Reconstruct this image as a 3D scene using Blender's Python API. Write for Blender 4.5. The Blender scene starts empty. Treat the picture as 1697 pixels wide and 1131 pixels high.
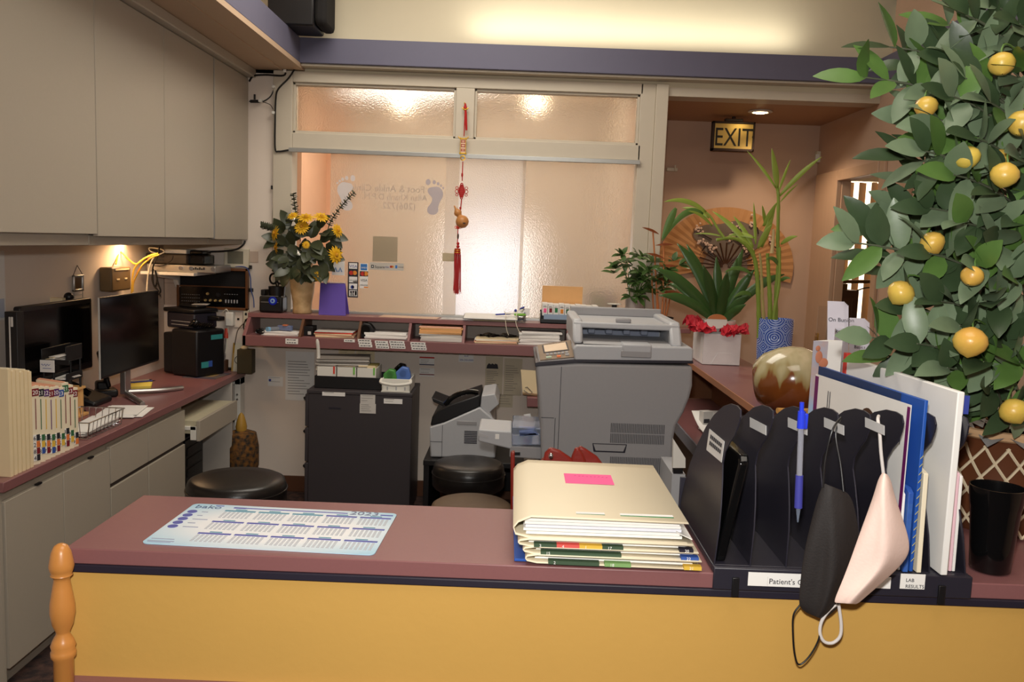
import bpy, bmesh, math, random
from math import sin, cos, pi, radians, sqrt, atan2
from mathutils import Vector, Matrix
SC = bpy.context.scene
COL = SC.collection
V = Vector
# ------------------------------------------------------------------ camera
F, YAW, PITCH, ROLL, EYE = 1440.0, 0.004, -0.113, -0.037, 1.6
CAMR = Matrix.Rotation(YAW, 3, 'Z') @ Matrix.Rotation(PITCH, 3, 'X') @ Matrix.Rotation(ROLL, 3, 'Y')
cam_data = bpy.data.cameras.new('camera'); cam = bpy.data.objects.new('camera', cam_data); COL.objects.link(cam)
cam_data.sensor_width = 36; cam_data.lens = F / 1697 * 36; cam_data.clip_start = 0.02
cm = Matrix((CAMR @ V((1, 0, 0)), CAMR @ V((0, 0, 1)), CAMR @ V((0, -1, 0)))).transposed().to_4x4()
cm.translation = V((0, 0, EYE)); cam.matrix_world = cm
SC.camera = cam
def ray(x, y): return CAMR @ V((x - 848.5, F, 565.5 - y))
def at(x, y, Y):
    d = ray(x, y); return V((0, 0, EYE)) + d * (Y / d.y)
def atz(x, y, Z):
    d = ray(x, y); return V((0, 0, EYE)) + d * ((Z - EYE) / d.z)
def atx(x, y, X):
    d = ray(x, y); return V((0, 0, EYE)) + d * (X / d.x)
# ------------------------------------------------------------------ world, lights, exposure
SC.view_settings.view_transform = 'Standard'; SC.view_settings.look = 'None'
SC.view_settings.exposure = 0.0; SC.view_settings.gamma = 1; SC.view_settings.use_curve_mapping = False
w = bpy.data.worlds.new('world'); SC.world = w; w.use_nodes = True
w.node_tree.nodes['Background'].inputs[0].default_value = (0.9, 0.75, 0.6, 1); w.node_tree.nodes['Background'].inputs[1].default_value = 0.02
def area(name, loc, target, sx, sy, power, color, spread=180):
    l = bpy.data.lights.new(name, 'AREA'); l.shape = 'RECTANGLE'; l.size = sx; l.size_y = sy; l.energy = power; l.color = color; l.spread = radians(spread)
    o = bpy.data.objects.new(name, l); COL.objects.link(o); o.location = loc
    o.rotation_euler = (V(target) - V(loc)).to_track_quat('-Z', 'Y').to_euler(); return o
def spot(name, loc, target, power, color, angle=110, r=.03, blend=.6):
    l = bpy.data.lights.new(name, 'SPOT'); l.energy = power; l.color = color; l.spot_size = radians(angle); l.spot_blend = blend; l.shadow_soft_size = r
    o = bpy.data.objects.new(name, l); COL.objects.link(o); o.location = loc
    o.rotation_euler = (V(target) - V(loc)).to_track_quat('-Z', 'Y').to_euler(); return o
WARM = (1.0, .76, .52); TUNG = (1.0, .62, .32); WHITE = (1.0, .93, .84); DAY = (.86, .93, 1.0)
area('camera_flash', (-.03, .0, 1.74), (0, 3, 1.35), .07, .05, 31, (1, .97, .92))
area('lobby_ceiling_light', (.3, .9, 3.3), (.3, .9, 0), 1.4, 1.4, 27, (1.0, .90, .78))
area('office_ceiling_light', (-.4, 3.9, 3.34), (-.4, 3.9, 0), 1.6, 1.2, 44, (1.0, .92, .80))
area('cove_light', (.62, 5.17, 2.80), (.62, 5.29, 3.1), 1.9, .04, 3.6, (1.0, .94, .80))
area('under_cabinet_light', (-2.10, 4.70, 1.525), (-2.13, 4.72, 0), .03, .42, 3.6, TUNG)
spot('hall_downlight_beam', (1.62, 5.75, 2.49), (1.62, 5.75, 0), 30, WARM, 130, .05)
area('frosted_room_light', (-.6, 6.6, 2.74), (-.5, 6.7, 0), 1.8, .8, 14, (1.0, .97, .93))
area('side_room_daylight', (2.95, 7.9, 1.7), (2.6, 5.6, 1.2), .9, 1.3, 9, (1.0, .88, .70))

# ------------------------------------------------------------------ helpers
def lin(c):
    c = c / 255
    return c / 12.92 if c <= .04045 else ((c + .055) / 1.055) ** 2.4
def rgb(r, g=None, b=None):
    if isinstance(r, str):
        r = r.lstrip('#'); r, g, b = (int(r[i:i + 2], 16) for i in (0, 2, 4))
    return (lin(r), lin(g), lin(b), 1)
MATS = {}
def mat(name, col, rough=.55, metal=0, var=.06, scale=30, bump=0, bscale=None, coat=0, spec=.5, trans=0, alpha=1, ior=1.45, stretch=None, col2=None, sss=0):
    """a procedural material: noise between two near shades, optional bump"""
    if name in MATS: return MATS[name]
    m = bpy.data.materials.new(name); m.use_nodes = True; nt = m.node_tree; N = nt.nodes; b = N['Principled BSDF']
    c = rgb(*col) if not isinstance(col, str) else rgb(col)
    tc = N.new('ShaderNodeTexCoord'); mp = N.new('ShaderNodeMapping'); nt.links.new(tc.outputs['Object'], mp.inputs[0])
    if stretch: mp.inputs['Scale'].default_value = stretch
    no = N.new('ShaderNodeTexNoise'); no.inputs['Scale'].default_value = scale; no.inputs['Detail'].default_value = 4
    nt.links.new(mp.outputs[0], no.inputs['Vector'])
    r = N.new('ShaderNodeMix'); r.data_type = 'RGBA'
    if col2 is None:
        a1 = tuple(min(1, x * (1 - var)) for x in c[:3]) + (1,); a2 = tuple(min(1, x * (1 + var)) for x in c[:3]) + (1,)
    else: a1 = c; a2 = rgb(*col2)
    r.inputs[6].default_value = a1; r.inputs[7].default_value = a2
    if col2 is None: nt.links.new(no.outputs[0], r.inputs[0])
    else:
        rm = N.new('ShaderNodeMapRange'); rm.inputs[1].default_value = .35; rm.inputs[2].default_value = .65
        nt.links.new(no.outputs[0], rm.inputs[0]); nt.links.new(rm.outputs[0], r.inputs[0])
    nt.links.new(r.outputs[2], b.inputs['Base Color'])
    b.inputs['Roughness'].default_value = rough; b.inputs['Metallic'].default_value = metal
    b.inputs['Coat Weight'].default_value = coat; b.inputs['Specular IOR Level'].default_value = spec
    b.inputs['Transmission Weight'].default_value = trans; b.inputs['Alpha'].default_value = alpha; b.inputs['IOR'].default_value = ior
    if sss: b.inputs['Subsurface Weight'].default_value = sss; b.inputs['Subsurface Radius'].default_value = (.02, .02, .02)
    if bump:
        bn = N.new('ShaderNodeTexNoise'); bn.inputs['Scale'].default_value = bscale or scale; bn.inputs['Detail'].default_value = 3
        nt.links.new(mp.outputs[0], bn.inputs['Vector'])
        bp = N.new('ShaderNodeBump'); bp.inputs['Strength'].default_value = bump; bp.inputs['Distance'].default_value = .01
        nt.links.new(bn.outputs[0], bp.inputs['Height']); nt.links.new(bp.outputs[0], b.inputs['Normal'])
    MATS[name] = m; return m
def emit(name, col, strength):
    if name in MATS: return MATS[name]
    m = bpy.data.materials.new(name); m.use_nodes = True; b = m.node_tree.nodes['Principled BSDF']
    b.inputs['Base Color'].default_value = rgb(*col); b.inputs['Emission Color'].default_value = rgb(*col); b.inputs['Emission Strength'].default_value = strength
    MATS[name] = m; return m

class MB:
    def __init__(s): s.v = []; s.f = []; s.m = []
    def add(s, vs, fs, m=0):
        n = len(s.v); s.v += [V(p) for p in vs]; s.f += [tuple(n + i for i in f) for f in fs]; s.m += [m] * len(fs); return s
    def box(s, x0, x1, y0, y1, z0, z1, m=0):
        x0, x1 = sorted((x0, x1)); y0, y1 = sorted((y0, y1)); z0, z1 = sorted((z0, z1))
        vs = [(x, y, z) for x in (x0, x1) for y in (y0, y1) for z in (z0, z1)]
        return s.add(vs, [(0, 1, 3, 2), (4, 6, 7, 5), (0, 4, 5, 1), (2, 3, 7, 6), (0, 2, 6, 4), (1, 5, 7, 3)], m)
    def obox(s, c, size, R=None, m=0):
        R = R or Matrix.Identity(3); c = V(c)
        vs = [c + R @ V((x * size[0] / 2, y * size[1] / 2, z * size[2] / 2)) for x in (-1, 1) for y in (-1, 1) for z in (-1, 1)]
        return s.add(vs, [(0, 1, 3, 2), (4, 6, 7, 5), (0, 4, 5, 1), (2, 3, 7, 6), (0, 2, 6, 4), (1, 5, 7, 3)], m)
    def prism(s, pts, axis, a, b, m=0):
        def q(p, t): return {'x': (t, p[0], p[1]), 'y': (p[0], t, p[1]), 'z': (p[0], p[1], t)}[axis]
        n = len(pts); vs = [q(p, a) for p in pts] + [q(p, b) for p in pts]
        fs = [tuple(range(n)), tuple(range(2 * n - 1, n - 1, -1))] + [(i, (i + 1) % n, n + (i + 1) % n, n + i) for i in range(n)]
        return s.add(vs, fs, m)
    def slab(s, pts, off, m=0):
        """a polygon of 3-D points thickened by the vector off"""
        n = len(pts); off = V(off); vs = [V(p) for p in pts] + [V(p) + off for p in pts]
        return s.add(vs, [tuple(range(n)), tuple(range(2 * n - 1, n - 1, -1))] + [(i, (i + 1) % n, n + (i + 1) % n, n + i) for i in range(n)], m)
    def lathe(s, prof, c=(0, 0, 0), seg=28, m=0, R=None, cap=(True, True)):
        R = R or Matrix.Identity(3); c = V(c); vs = []; fs = []
        for r, z in prof:
            for k in range(seg): vs.append(c + R @ V((r * cos(2 * pi * k / seg), r * sin(2 * pi * k / seg), z)))
        for i in range(len(prof) - 1):
            for k in range(seg): fs.append((i * seg + k, i * seg + (k + 1) % seg, (i + 1) * seg + (k + 1) % seg, (i + 1) * seg + k))
        if cap[0]: fs.append(tuple(range(seg)))
        if cap[1]: fs.append(tuple((len(prof) - 1) * seg + k for k in range(seg)))
        return s.add(vs, fs, m)
    def cyl(s, a, b, r, r2=None, seg=20, m=0):
        a = V(a); b = V(b); R = (b - a).to_track_quat('Z', 'Y').to_matrix()
        return s.lathe([(r, 0), (r2 if r2 is not None else r, (b - a).length)], a, seg, m, R)
    def tube(s, pts, r, seg=8, m=0, closed=False):
        pts = [V(p) for p in pts]; n = len(pts); vs = []; fs = []; up = None
        rs = r if isinstance(r, (list, tuple)) else [r] * n
        for i, p in enumerate(pts):
            t = (pts[(i + 1) % n] - pts[i - 1]) if closed else (pts[min(i + 1, n - 1)] - pts[max(i - 1, 0)])
            t = t.normalized() if t.length > 1e-9 else V((0, 0, 1))
            if up is None: up = t.orthogonal().normalized()
            up = (up - t * up.dot(t)); up = up.normalized() if up.length > 1e-6 else t.orthogonal().normalized()
            w_ = t.cross(up)
            for k in range(seg): vs.append(p + (up * cos(2 * pi * k / seg) + w_ * sin(2 * pi * k / seg)) * rs[i])
        for i in range(n if closed else n - 1):
            for k in range(seg):
                j = (i + 1) % n; fs.append((i * seg + k, i * seg + (k + 1) % seg, j * seg + (k + 1) % seg, j * seg + k))
        if not closed: fs += [tuple(range(seg)), tuple((n - 1) * seg + k for k in range(seg))]
        return s.add(vs, fs, m)
    def ell(s, c, r, m=0, R=None, seg=18, rings=10):
        R = R or Matrix.Identity(3); c = V(c); r = (r, r, r) if isinstance(r, (int, float)) else r
        vs = [c + R @ V((0, 0, -r[2]))]
        for i in range(1, rings):
            a = -pi / 2 + pi * i / rings
            for k in range(seg): vs.append(c + R @ V((r[0] * cos(a) * cos(2 * pi * k / seg), r[1] * cos(a) * sin(2 * pi * k / seg), r[2] * sin(a))))
        vs.append(c + R @ V((0, 0, r[2]))); fs = []
        for k in range(seg):
            fs.append((0, 1 + (k + 1) % seg, 1 + k)); fs.append((len(vs) - 1, 1 + (rings - 2) * seg + k, 1 + (rings - 2) * seg + (k + 1) % seg))
            for i in range(rings - 2): fs.append((1 + i * seg + k, 1 + i * seg + (k + 1) % seg, 1 + (i + 1) * seg + (k + 1) % seg, 1 + (i + 1) * seg + k))
        return s.add(vs, fs, m)
    def grid(s, rows, m=0):
        nr, nc = len(rows), len(rows[0]); vs = [p for r in rows for p in r]
        return s.add(vs, [(i * nc + j, i * nc + j + 1, (i + 1) * nc + j + 1, (i + 1) * nc + j) for i in range(nr - 1) for j in range(nc - 1)], m)
    def leaf(s, base, d, nrm, L, W, droop=.3, fold=.25, m=0, n=7, shape=None, roll=0):
        """a leaf blade: spine leaves BASE along D, bends away from NRM by droop, halves folded up"""
        d = V(d).normalized(); nrm = V(nrm); nrm = nrm - d * nrm.dot(d); nrm = nrm.normalized() if nrm.length > 1e-6 else d.orthogonal().normalized()
        side = d.cross(nrm); rows = []; p = V(base)
        for i in range(n + 1):
            t = i / n; wd = W / 2 * (shape(t) if shape else max(.03, sin(pi * min(1, t ** .8)) ** .8))
            a = droop * t; dd = d * cos(a) - nrm * sin(a); nn = nrm * cos(a) + d * sin(a)
            if i: p = p + dd * (L / n)
            rows.append([p - side * wd + nn * wd * fold, p, p + side * wd + nn * wd * fold])
        return s.grid(rows, m)
    def build(s, name, mats, parent=None, bevel=0, smooth=35, solid=0, seg=2, sub=0):
        mats = mats if isinstance(mats, (list, tuple)) else [mats]
        if parent is None:
            xs = [p.x for p in s.v]; ys = [p.y for p in s.v]; zs = [p.z for p in s.v]
            off = V(((min(xs) + max(xs)) / 2, (min(ys) + max(ys)) / 2, min(zs)))
        else: off = wloc(parent)
        me = bpy.data.meshes.new(name); me.from_pydata([p - off for p in s.v], [], s.f)
        for m_ in mats: me.materials.append(m_)
        me.polygons.foreach_set('material_index', s.m)
        bm = bmesh.new(); bm.from_mesh(me); bmesh.ops.recalc_face_normals(bm, faces=bm.faces); bm.to_mesh(me); bm.free()
        if smooth:
            me.polygons.foreach_set('use_smooth', [True] * len(me.polygons)); me.set_sharp_from_angle(angle=radians(smooth))
        o = bpy.data.objects.new(name, me); COL.objects.link(o)
        if parent is None: o.location = off
        else: o.parent = parent
        if bevel:
            b = o.modifiers.new('bevel', 'BEVEL'); b.width = bevel; b.segments = seg; b.limit_method = 'ANGLE'; b.angle_limit = radians(40)
        if solid:
            b = o.modifiers.new('solid', 'SOLIDIFY'); b.thickness = solid; b.offset = 0
        if sub:
            b = o.modifiers.new('sub', 'SUBSURF'); b.levels = sub; b.render_levels = sub
        return o
def wloc(o): return V(o.location) + (wloc(o.parent) if o.parent else V((0, 0, 0)))
def tag(o, label, cat, group=None, kind=None):
    o['label'] = label; o['category'] = cat
    if group: o['group'] = group
    if kind: o['kind'] = kind
    return o
def thing(name, label, cat, loc, group=None):
    o = bpy.data.objects.new(name, None); COL.objects.link(o); o.location = loc; o.empty_display_size = .05
    return tag(o, label, cat, group)
def struct(o):
    o['kind'] = 'structure'; return o
def copy_tree(o, parent=None):
    c = o.copy(); COL.objects.link(c)
    if parent is not None: c.parent = parent
    for ch in list(o.children): copy_tree(ch, c)
    return c
UPR = (radians(90), 0, 0)                                     # writing that faces the lobby
def text(s, name, parent, loc, size, m, rot=UPR, align='LEFT', mirror=False, ext=.0004, sx=1):
    cu = bpy.data.curves.new(name, 'FONT'); cu.body = s; cu.size = size; cu.align_x = align; cu.extrude = ext; cu.resolution_u = 3
    tmp = bpy.data.objects.new('tmp', cu); me = bpy.data.meshes.new_from_object(tmp); bpy.data.objects.remove(tmp); bpy.data.curves.remove(cu)
    me.materials.clear(); me.materials.append(m); o = bpy.data.objects.new(name, me); COL.objects.link(o); o.parent = parent
    o.location = V(loc) - wloc(parent); o.rotation_euler = rot; o.scale.x = (-1 if mirror else 1) * sx
    return o
def RZ(a): return Matrix.Rotation(a, 3, 'Z')
def RX(a): return Matrix.Rotation(a, 3, 'X')
def RY(a): return Matrix.Rotation(a, 3, 'Y')
def bez(a, b, c, n=10):
    a, b, c = V(a), V(b), V(c); return [a * (1 - t) ** 2 + b * 2 * t * (1 - t) + c * t * t for t in (i / n for i in range(n + 1))]
def smoothpath(pts, n=6):
    """Catmull-Rom through the points"""
    P = [V(p) for p in pts]; P = [P[0] * 2 - P[1]] + P + [P[-1] * 2 - P[-2]]; out = []
    for i in range(1, len(P) - 2):
        for k in range(n):
            t = k / n; out.append(.5 * ((2 * P[i]) + (P[i + 1] - P[i - 1]) * t + (2 * P[i - 1] - 5 * P[i] + 4 * P[i + 1] - P[i + 2]) * t * t + (3 * P[i] - P[i - 1] - 3 * P[i + 1] + P[i + 2]) * t ** 3))
    return out + [P[-2]]
def rrect(x0, x1, y0, y1, r, n=5):
    out = []
    for cx, cy, a in ((x1 - r, y1 - r, 0), (x0 + r, y1 - r, 90), (x0 + r, y0 + r, 180), (x1 - r, y0 + r, 270)):
        for k in range(n + 1): out.append((cx + r * cos(radians(a + 90 * k / n)), cy + r * sin(radians(a + 90 * k / n))))
    return out

# ------------------------------------------------------------------ materials
M_wall = mat('painted wall', (230, 217, 204), .75, var=.03, scale=6, bump=.03, bscale=300)
M_upper = mat('cream upper wall', (218, 208, 182), .7, var=.03, scale=5, bump=.03, bscale=250)
M_hall = mat('hall wall paint', (196, 166, 144), .75, var=.03, scale=6)
M_peach = mat('peach wall paint', (226, 182, 150), .7, var=.04, scale=5)
M_beam = mat('slate blue paint', (98, 97, 118), .5, var=.04, scale=12)
M_trim = mat('off white woodwork', (200, 190, 172), .45, var=.03, scale=15)
M_cab = mat('greige laminate', (172, 163, 148), .38, var=.025, scale=120)
M_capsd = mat('cabinet edge seam', (60, 50, 46), .6)
M_mar = mat('maroon laminate', (132, 88, 88), .34, var=.05, scale=160)
M_mard = mat('maroon laminate edge', (120, 72, 78), .4, var=.05, scale=160)
M_yel = mat('ochre painted panel', (203, 160, 84), .42, var=.05, scale=4, bump=.04, bscale=60)
M_ink = mat('dark navy trim', (34, 30, 44), .5, var=.1)
M_black = mat('black plastic', (20, 19, 21), .4, var=.08)
M_gloss = mat('glossy black plastic', (12, 12, 13), .12, var=.05)
M_screen = mat('dark monitor glass', (9, 8, 9), .16)
M_org = mat('charcoal plastic', (40, 38, 48), .38, var=.05, scale=60, bump=.02, bscale=400)
M_vinyl = mat('black vinyl', (24, 21, 20), .33, var=.1, bump=.04, bscale=160)
M_brownv = mat('brown vinyl', (92, 74, 56), .5, var=.08, bump=.04, bscale=160)
M_filec = mat('charcoal steel', (58, 53, 56), .45, var=.05, scale=200)
M_paper = mat('white paper', (238, 236, 232), .8, var=.02)
M_paperg = mat('grey printed paper', (206, 202, 196), .8, var=.05)
M_manila = mat('manila card', (232, 212, 172), .7, var=.03)
M_cream = mat('cream card folder', (236, 224, 196), .62, var=.02, scale=10)
M_buff = mat('buff envelope', (222, 170, 112), .7, var=.05)
M_pinkc = mat('pink salmon card', (232, 178, 150), .7, var=.04)
M_silver = mat('brushed silver', (190, 190, 188), .3, .9, var=.05)
M_chrome = mat('chrome', (215, 215, 215), .12, 1)
M_alu = mat('aluminium track', (176, 176, 172), .35, .7)
M_grey = mat('light grey plastic', (176, 176, 178), .45, var=.03)
M_print = mat('printer grey plastic', (150, 149, 151), .45, var=.03, scale=80)
M_print2 = mat('printer pale grey plastic', (178, 180, 184), .42, var=.03, scale=80)
M_white = mat('white plastic', (228, 226, 218), .4, var=.02)
M_ivory = mat('ivory plastic', (214, 206, 184), .45, var=.03)
M_oak = mat('honey oak', (196, 132, 66), .33, var=.18, scale=9, stretch=(1, 1, .12), coat=.3)
M_wood = mat('walnut veneer', (104, 62, 30), .4, var=.25, scale=14, stretch=(.15, 1, 1))
M_dwood = mat('dark stained wood', (72, 44, 26), .5, var=.25, scale=18, stretch=(1, 1, .2))
M_pinew = mat('pale pine', (214, 166, 104), .45, var=.12, scale=12, stretch=(1, .15, 1))
M_copper = mat('copper wire', (214, 136, 84), .35, .5)
M_brass = mat('brass', (196, 160, 84), .3, .9)
M_red = mat('red cord', (176, 26, 24), .6, var=.12, scale=200)
M_redl = mat('red leather', (122, 32, 22), .38, var=.12, bump=.05, bscale=120)
M_inkt = mat('printed ink', (46, 44, 50), .7)
M_bluet = mat('blue ink', (52, 66, 150), .6)
M_greenp = mat('green label ink', (44, 128, 76), .6)
M_pinkp = mat('pink paper', (248, 98, 158), .7, var=.02)
M_blue = mat('royal blue card', (36, 84, 170), .45, var=.06)
M_navyf = mat('navy card', (34, 58, 104), .5)
M_purple = mat('purple card', (96, 74, 170), .5, var=.04)
M_violet = mat('dark magenta card', (110, 24, 96), .5)
M_leafd = mat('dark green leaf', (52, 78, 40), .42, var=.25, scale=14, bump=.05, bscale=80)
M_leafm = mat('mid green leaf', (88, 122, 58), .42, var=.22, scale=14)
M_leafy = mat('yellow green leaf', (142, 162, 66), .45, var=.16, scale=14)
M_petal = mat('yellow petal', (226, 176, 28), .6, var=.12, scale=60)
M_cabl = mat('black cable', (26, 24, 24), .5)
M_cablb = mat('blue cable', (70, 90, 150), .5)
M_cably = mat('yellow cable', (214, 172, 60), .5)
M_cablw = mat('white cable', (224, 216, 196), .5)
M_cablg = mat('grey brown cable', (96, 84, 74), .5)
M_carpet = mat('dark patterned carpet', (44, 34, 34), .95, scale=26, col2=(84, 60, 52), bump=.3, bscale=200)
M_ceil = mat('ceiling paint', (216, 200, 176), .8)
# ------------------------------------------------------------------ frosted glass
def frosted(name, tint, rough=.20, bump=.5, bscale=140, translucent=.22):
    m = bpy.data.materials.new(name); m.use_nodes = True; nt = m.node_tree; N = nt.nodes; L = nt.links
    b = N['Principled BSDF']; out = N['Material Output']
    b.inputs['Base Color'].default_value = rgb(*tint); b.inputs['Transmission Weight'].default_value = 1; b.inputs['Roughness'].default_value = rough; b.inputs['IOR'].default_value = 1.4
    tc = N.new('ShaderNodeTexCoord'); no = N.new('ShaderNodeTexNoise'); no.inputs['Scale'].default_value = bscale; no.inputs['Detail'].default_value = 2
    L.new(tc.outputs['Object'], no.inputs['Vector'])
    bp = N.new('ShaderNodeBump'); bp.inputs['Strength'].default_value = bump; bp.inputs['Distance'].default_value = .004
    L.new(no.outputs[0], bp.inputs['Height']); L.new(bp.outputs[0], b.inputs['Normal'])
    tr = N.new('ShaderNodeBsdfTranslucent'); tr.inputs[0].default_value = rgb(*tint)
    mx = N.new('ShaderNodeMixShader'); mx.inputs[0].default_value = translucent
    L.new(b.outputs[0], mx.inputs[1]); L.new(tr.outputs[0], mx.inputs[2]); L.new(mx.outputs[0], out.inputs[0])
    return m
M_frost = frosted('pebbled frosted glass', (248, 240, 228))
M_frost3 = frosted('pebbled transom glass', (248, 240, 228), .13, .28)
M_frost2 = frosted('clear pebbled frosted glass', (250, 248, 246), .34, .7)

# ------------------------------------------------------------------ setting
YB = 5.3                                                            # office back wall
def S(name, m, mats, bevel=0, smooth=0, parent=None):
    o = m.build(name, mats, parent, bevel, smooth)
    return struct(o) if parent is None else o
b = MB(); b.box(-2.4, 3.6, -2.6, 8.3, -.12, 0); S('floor', b, M_carpet)
b = MB(); b.box(-2.4, 3.6, -2.6, 5.5, 3.4, 3.5); S('ceiling', b, M_ceil)
b = MB(); b.box(-2.3, -2.16, -2.6, 8.2, 0, 3.4); S('wall_left', b, M_wall)
b = MB(); b.box(-2.3, 2.4, -2.7, -2.55, 0, 3.4); S('wall_front', b, M_wall)
b = MB()
b.box(-2.16, -1.49, YB, YB + .14, 0, 2.6); b.box(-1.49, .84, YB, YB + .14, 0, 1.10)
S('wall_back', b, M_wall)
b = MB(); b.box(-2.16, 2.2, YB, YB + .14, 2.545, 3.4); S('wall_upper', b, M_upper)
# right wall with a doorway at y 5.22..5.80
b = MB(); b.box(2.1, 2.16, -2.6, 5.16, 0, 3.4, 0); b.box(2.1, 2.16, 5.80, 6.4, 0, 2.6, 0); b.box(2.1, 2.16, 5.16, 5.80, 2.08, 2.6, 0)
S('wall_right', b, M_hall)
b = MB(); b.box(.84, 2.1, 6.3, 6.4, 0, 2.6); S('wall_hall', b, M_hall)
b = MB(); b.box(.76, .84, YB + .14, 6.4, 0, 2.6); S('wall_divider', b, M_hall)
b = MB(); b.box(.84, 2.1, YB + .14, 6.3, 2.5, 2.56); S('ceiling_hall', b, mat('hall ceiling paint', (176, 138, 106), .55, var=.03))
b = MB(); b.box(.845, 2.1, YB - .02, YB + .14, 2.495, 2.545); S('trim_1', b, M_trim)
# the frosted room
b = MB(); b.box(-2.3, .84, 8.0, 8.1, 0, 2.9); S('wall_office', b, mat('pale office wall', (214, 204, 192), .7, var=.03))
b = MB(); b.box(-2.16, -1.55, 7.9, 7.99, 0, 2.8); S('wall_office_peach', b, M_peach)
b = MB(); b.box(-2.3, .84, YB + .14, 8.1, 2.8, 2.9); S('ceiling_office', b, M_ceil)
b = MB(); b.box(.76, .84, 6.4, 8.1, 0, 2.9); S('wall_office_right', b, mat('pale office wall', (214, 204, 192)))
b = MB(); b.box(-1.83, -1.75, 7.0, 7.9, 0, 2.8); S('trim_2', b, M_peach)
# side room with blinds
b = MB(); b.box(2.22, 3.9, 8.15, 8.25, 0, 2.8, 0); b.box(3.8, 3.9, 4.6, 8.25, 0, 2.8); b.box(2.16, 3.8, 4.5, 4.6, 0, 2.8); b.box(2.1, 2.22, 6.4, 8.25, 0, 2.8); S('wall_side_room', b, M_wall)
b = MB(); b.box(2.16, 3.9, 4.5, 8.25, 2.8, 2.9); S('ceiling_side_room', b, M_ceil)
# beams and soffit
b = MB(); b.box(-1.35, 2.05, 5.18, YB, 2.592, 2.735, 0); b.box(-1.31, 2.1, 5.20, YB, 2.578, 2.592, 1); S('beam_back', b, [M_beam, M_trim], .004)
b = MB(); b.box(-1.36, -1.31, -2.5, 5.2, 2.592, 2.735); S('beam_left', b, M_beam, .004)
b = MB(); b.box(2.05, 2.1, -2.5, 5.25, 2.592, 2.735); S('beam_right', b, M_beam, .004)
b = MB(); b.box(-2.16, -1.31, -2.5, YB, 2.565, 2.592, 0); b.box(-1.45, -1.435, -2.5, YB, 2.559, 2.565, 0); b.box(-2.16, -1.36, -2.5, YB, 2.70, 2.73, 0); S('soffit', b, mat('soffit paint', (186, 160, 134), .6, var=.03))
b = MB(); b.box(-1.66, -1.60, 2.1, YB, 2.515, 2.565); S('trim_3', b, M_cab, .006)
# skirting
M_skirt = mat('brown vinyl skirting', (92, 56, 34), .5, var=.1)
b = MB(); b.box(-1.5, .84, YB - .012, YB, 0, .10); S('baseboard_back', b, M_skirt, .003)
# ------------------------------------------------------------------ window wall
wf = MB()
wf.box(-1.49, -1.375, YB - .03, YB + .10, 1.10, 2.56)                 # left jamb board
wf.box(-1.375, .70, YB - .03, YB + .10, 2.497, 2.56)                  # head
wf.box(-1.375, .70, YB - .03, YB + .10, 2.112, 2.203)                 # bar under the transoms
wf.box(-.405, -.295, YB - .03, YB + .10, 2.203, 2.497)                # mullion
wf.box(.685, .775, YB - .03, YB + .10, 0, 2.56); wf.box(.775, .848, YB - .045, YB + .14, 0, 2.56)   # right post
win = struct(wf.build('window_1', M_trim, None, .004, 0))
st = MB()
for x0, x1 in ((-1.375, -.405), (-.295, .685)):
    t = .014
    st.box(x0, x0 + t, YB - .012, YB + .05, 2.203, 2.497); st.box(x1 - t, x1, YB - .012, YB + .05, 2.203, 2.497)
    st.box(x0, x1, YB - .012, YB + .05, 2.203, 2.203 + t); st.box(x0, x1, YB - .012, YB + .05, 2.497 - t, 2.497)
st.build('glazing_bead', M_trim, win, .002, 0)
for x0, x1 in ((-1.361, -.419), (-.281, .671)):
    g = MB(); g.box(x0, x1, YB + .010, YB + .016, 2.217, 2.483); g.build('transom_pane', M_frost3, win, 0, 0)
tr = MB(); tr.box(-1.39, .70, YB - .045, YB + .03, 2.092, 2.112); tr.box(-1.39, .70, YB - .05, YB - .045, 2.088, 2.112)
tr.build('sliding_track', M_alu, win, .001, 0)
tr = MB(); tr.box(-1.375, .685, YB - .03, YB + .05, 1.131, 1.145); tr.build('bottom_track', M_alu, win, .001, 0)
Y_P = {}
panes = []
for i, (x0, x1, y, m) in enumerate(((-1.148, -.375, .0, M_frost), (-.455, .025, .012, M_frost2), (.005, .675, .024, M_frost))):
    g = MB(); g.box(x0, x1, YB + y, YB + y + .006, 1.145, 2.092); panes.append(g.build('sliding_pane', m, win, 0, 0))
pull = MB(); p0 = at(733, 433, YB - .004); pull.box(p0.x, p0.x + .075, YB - .006, YB - .001, p0.z, p0.z + .05)
pull.build('finger_pull', mat('tan pull plate', (188, 172, 140), .5), win, .001)
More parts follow.
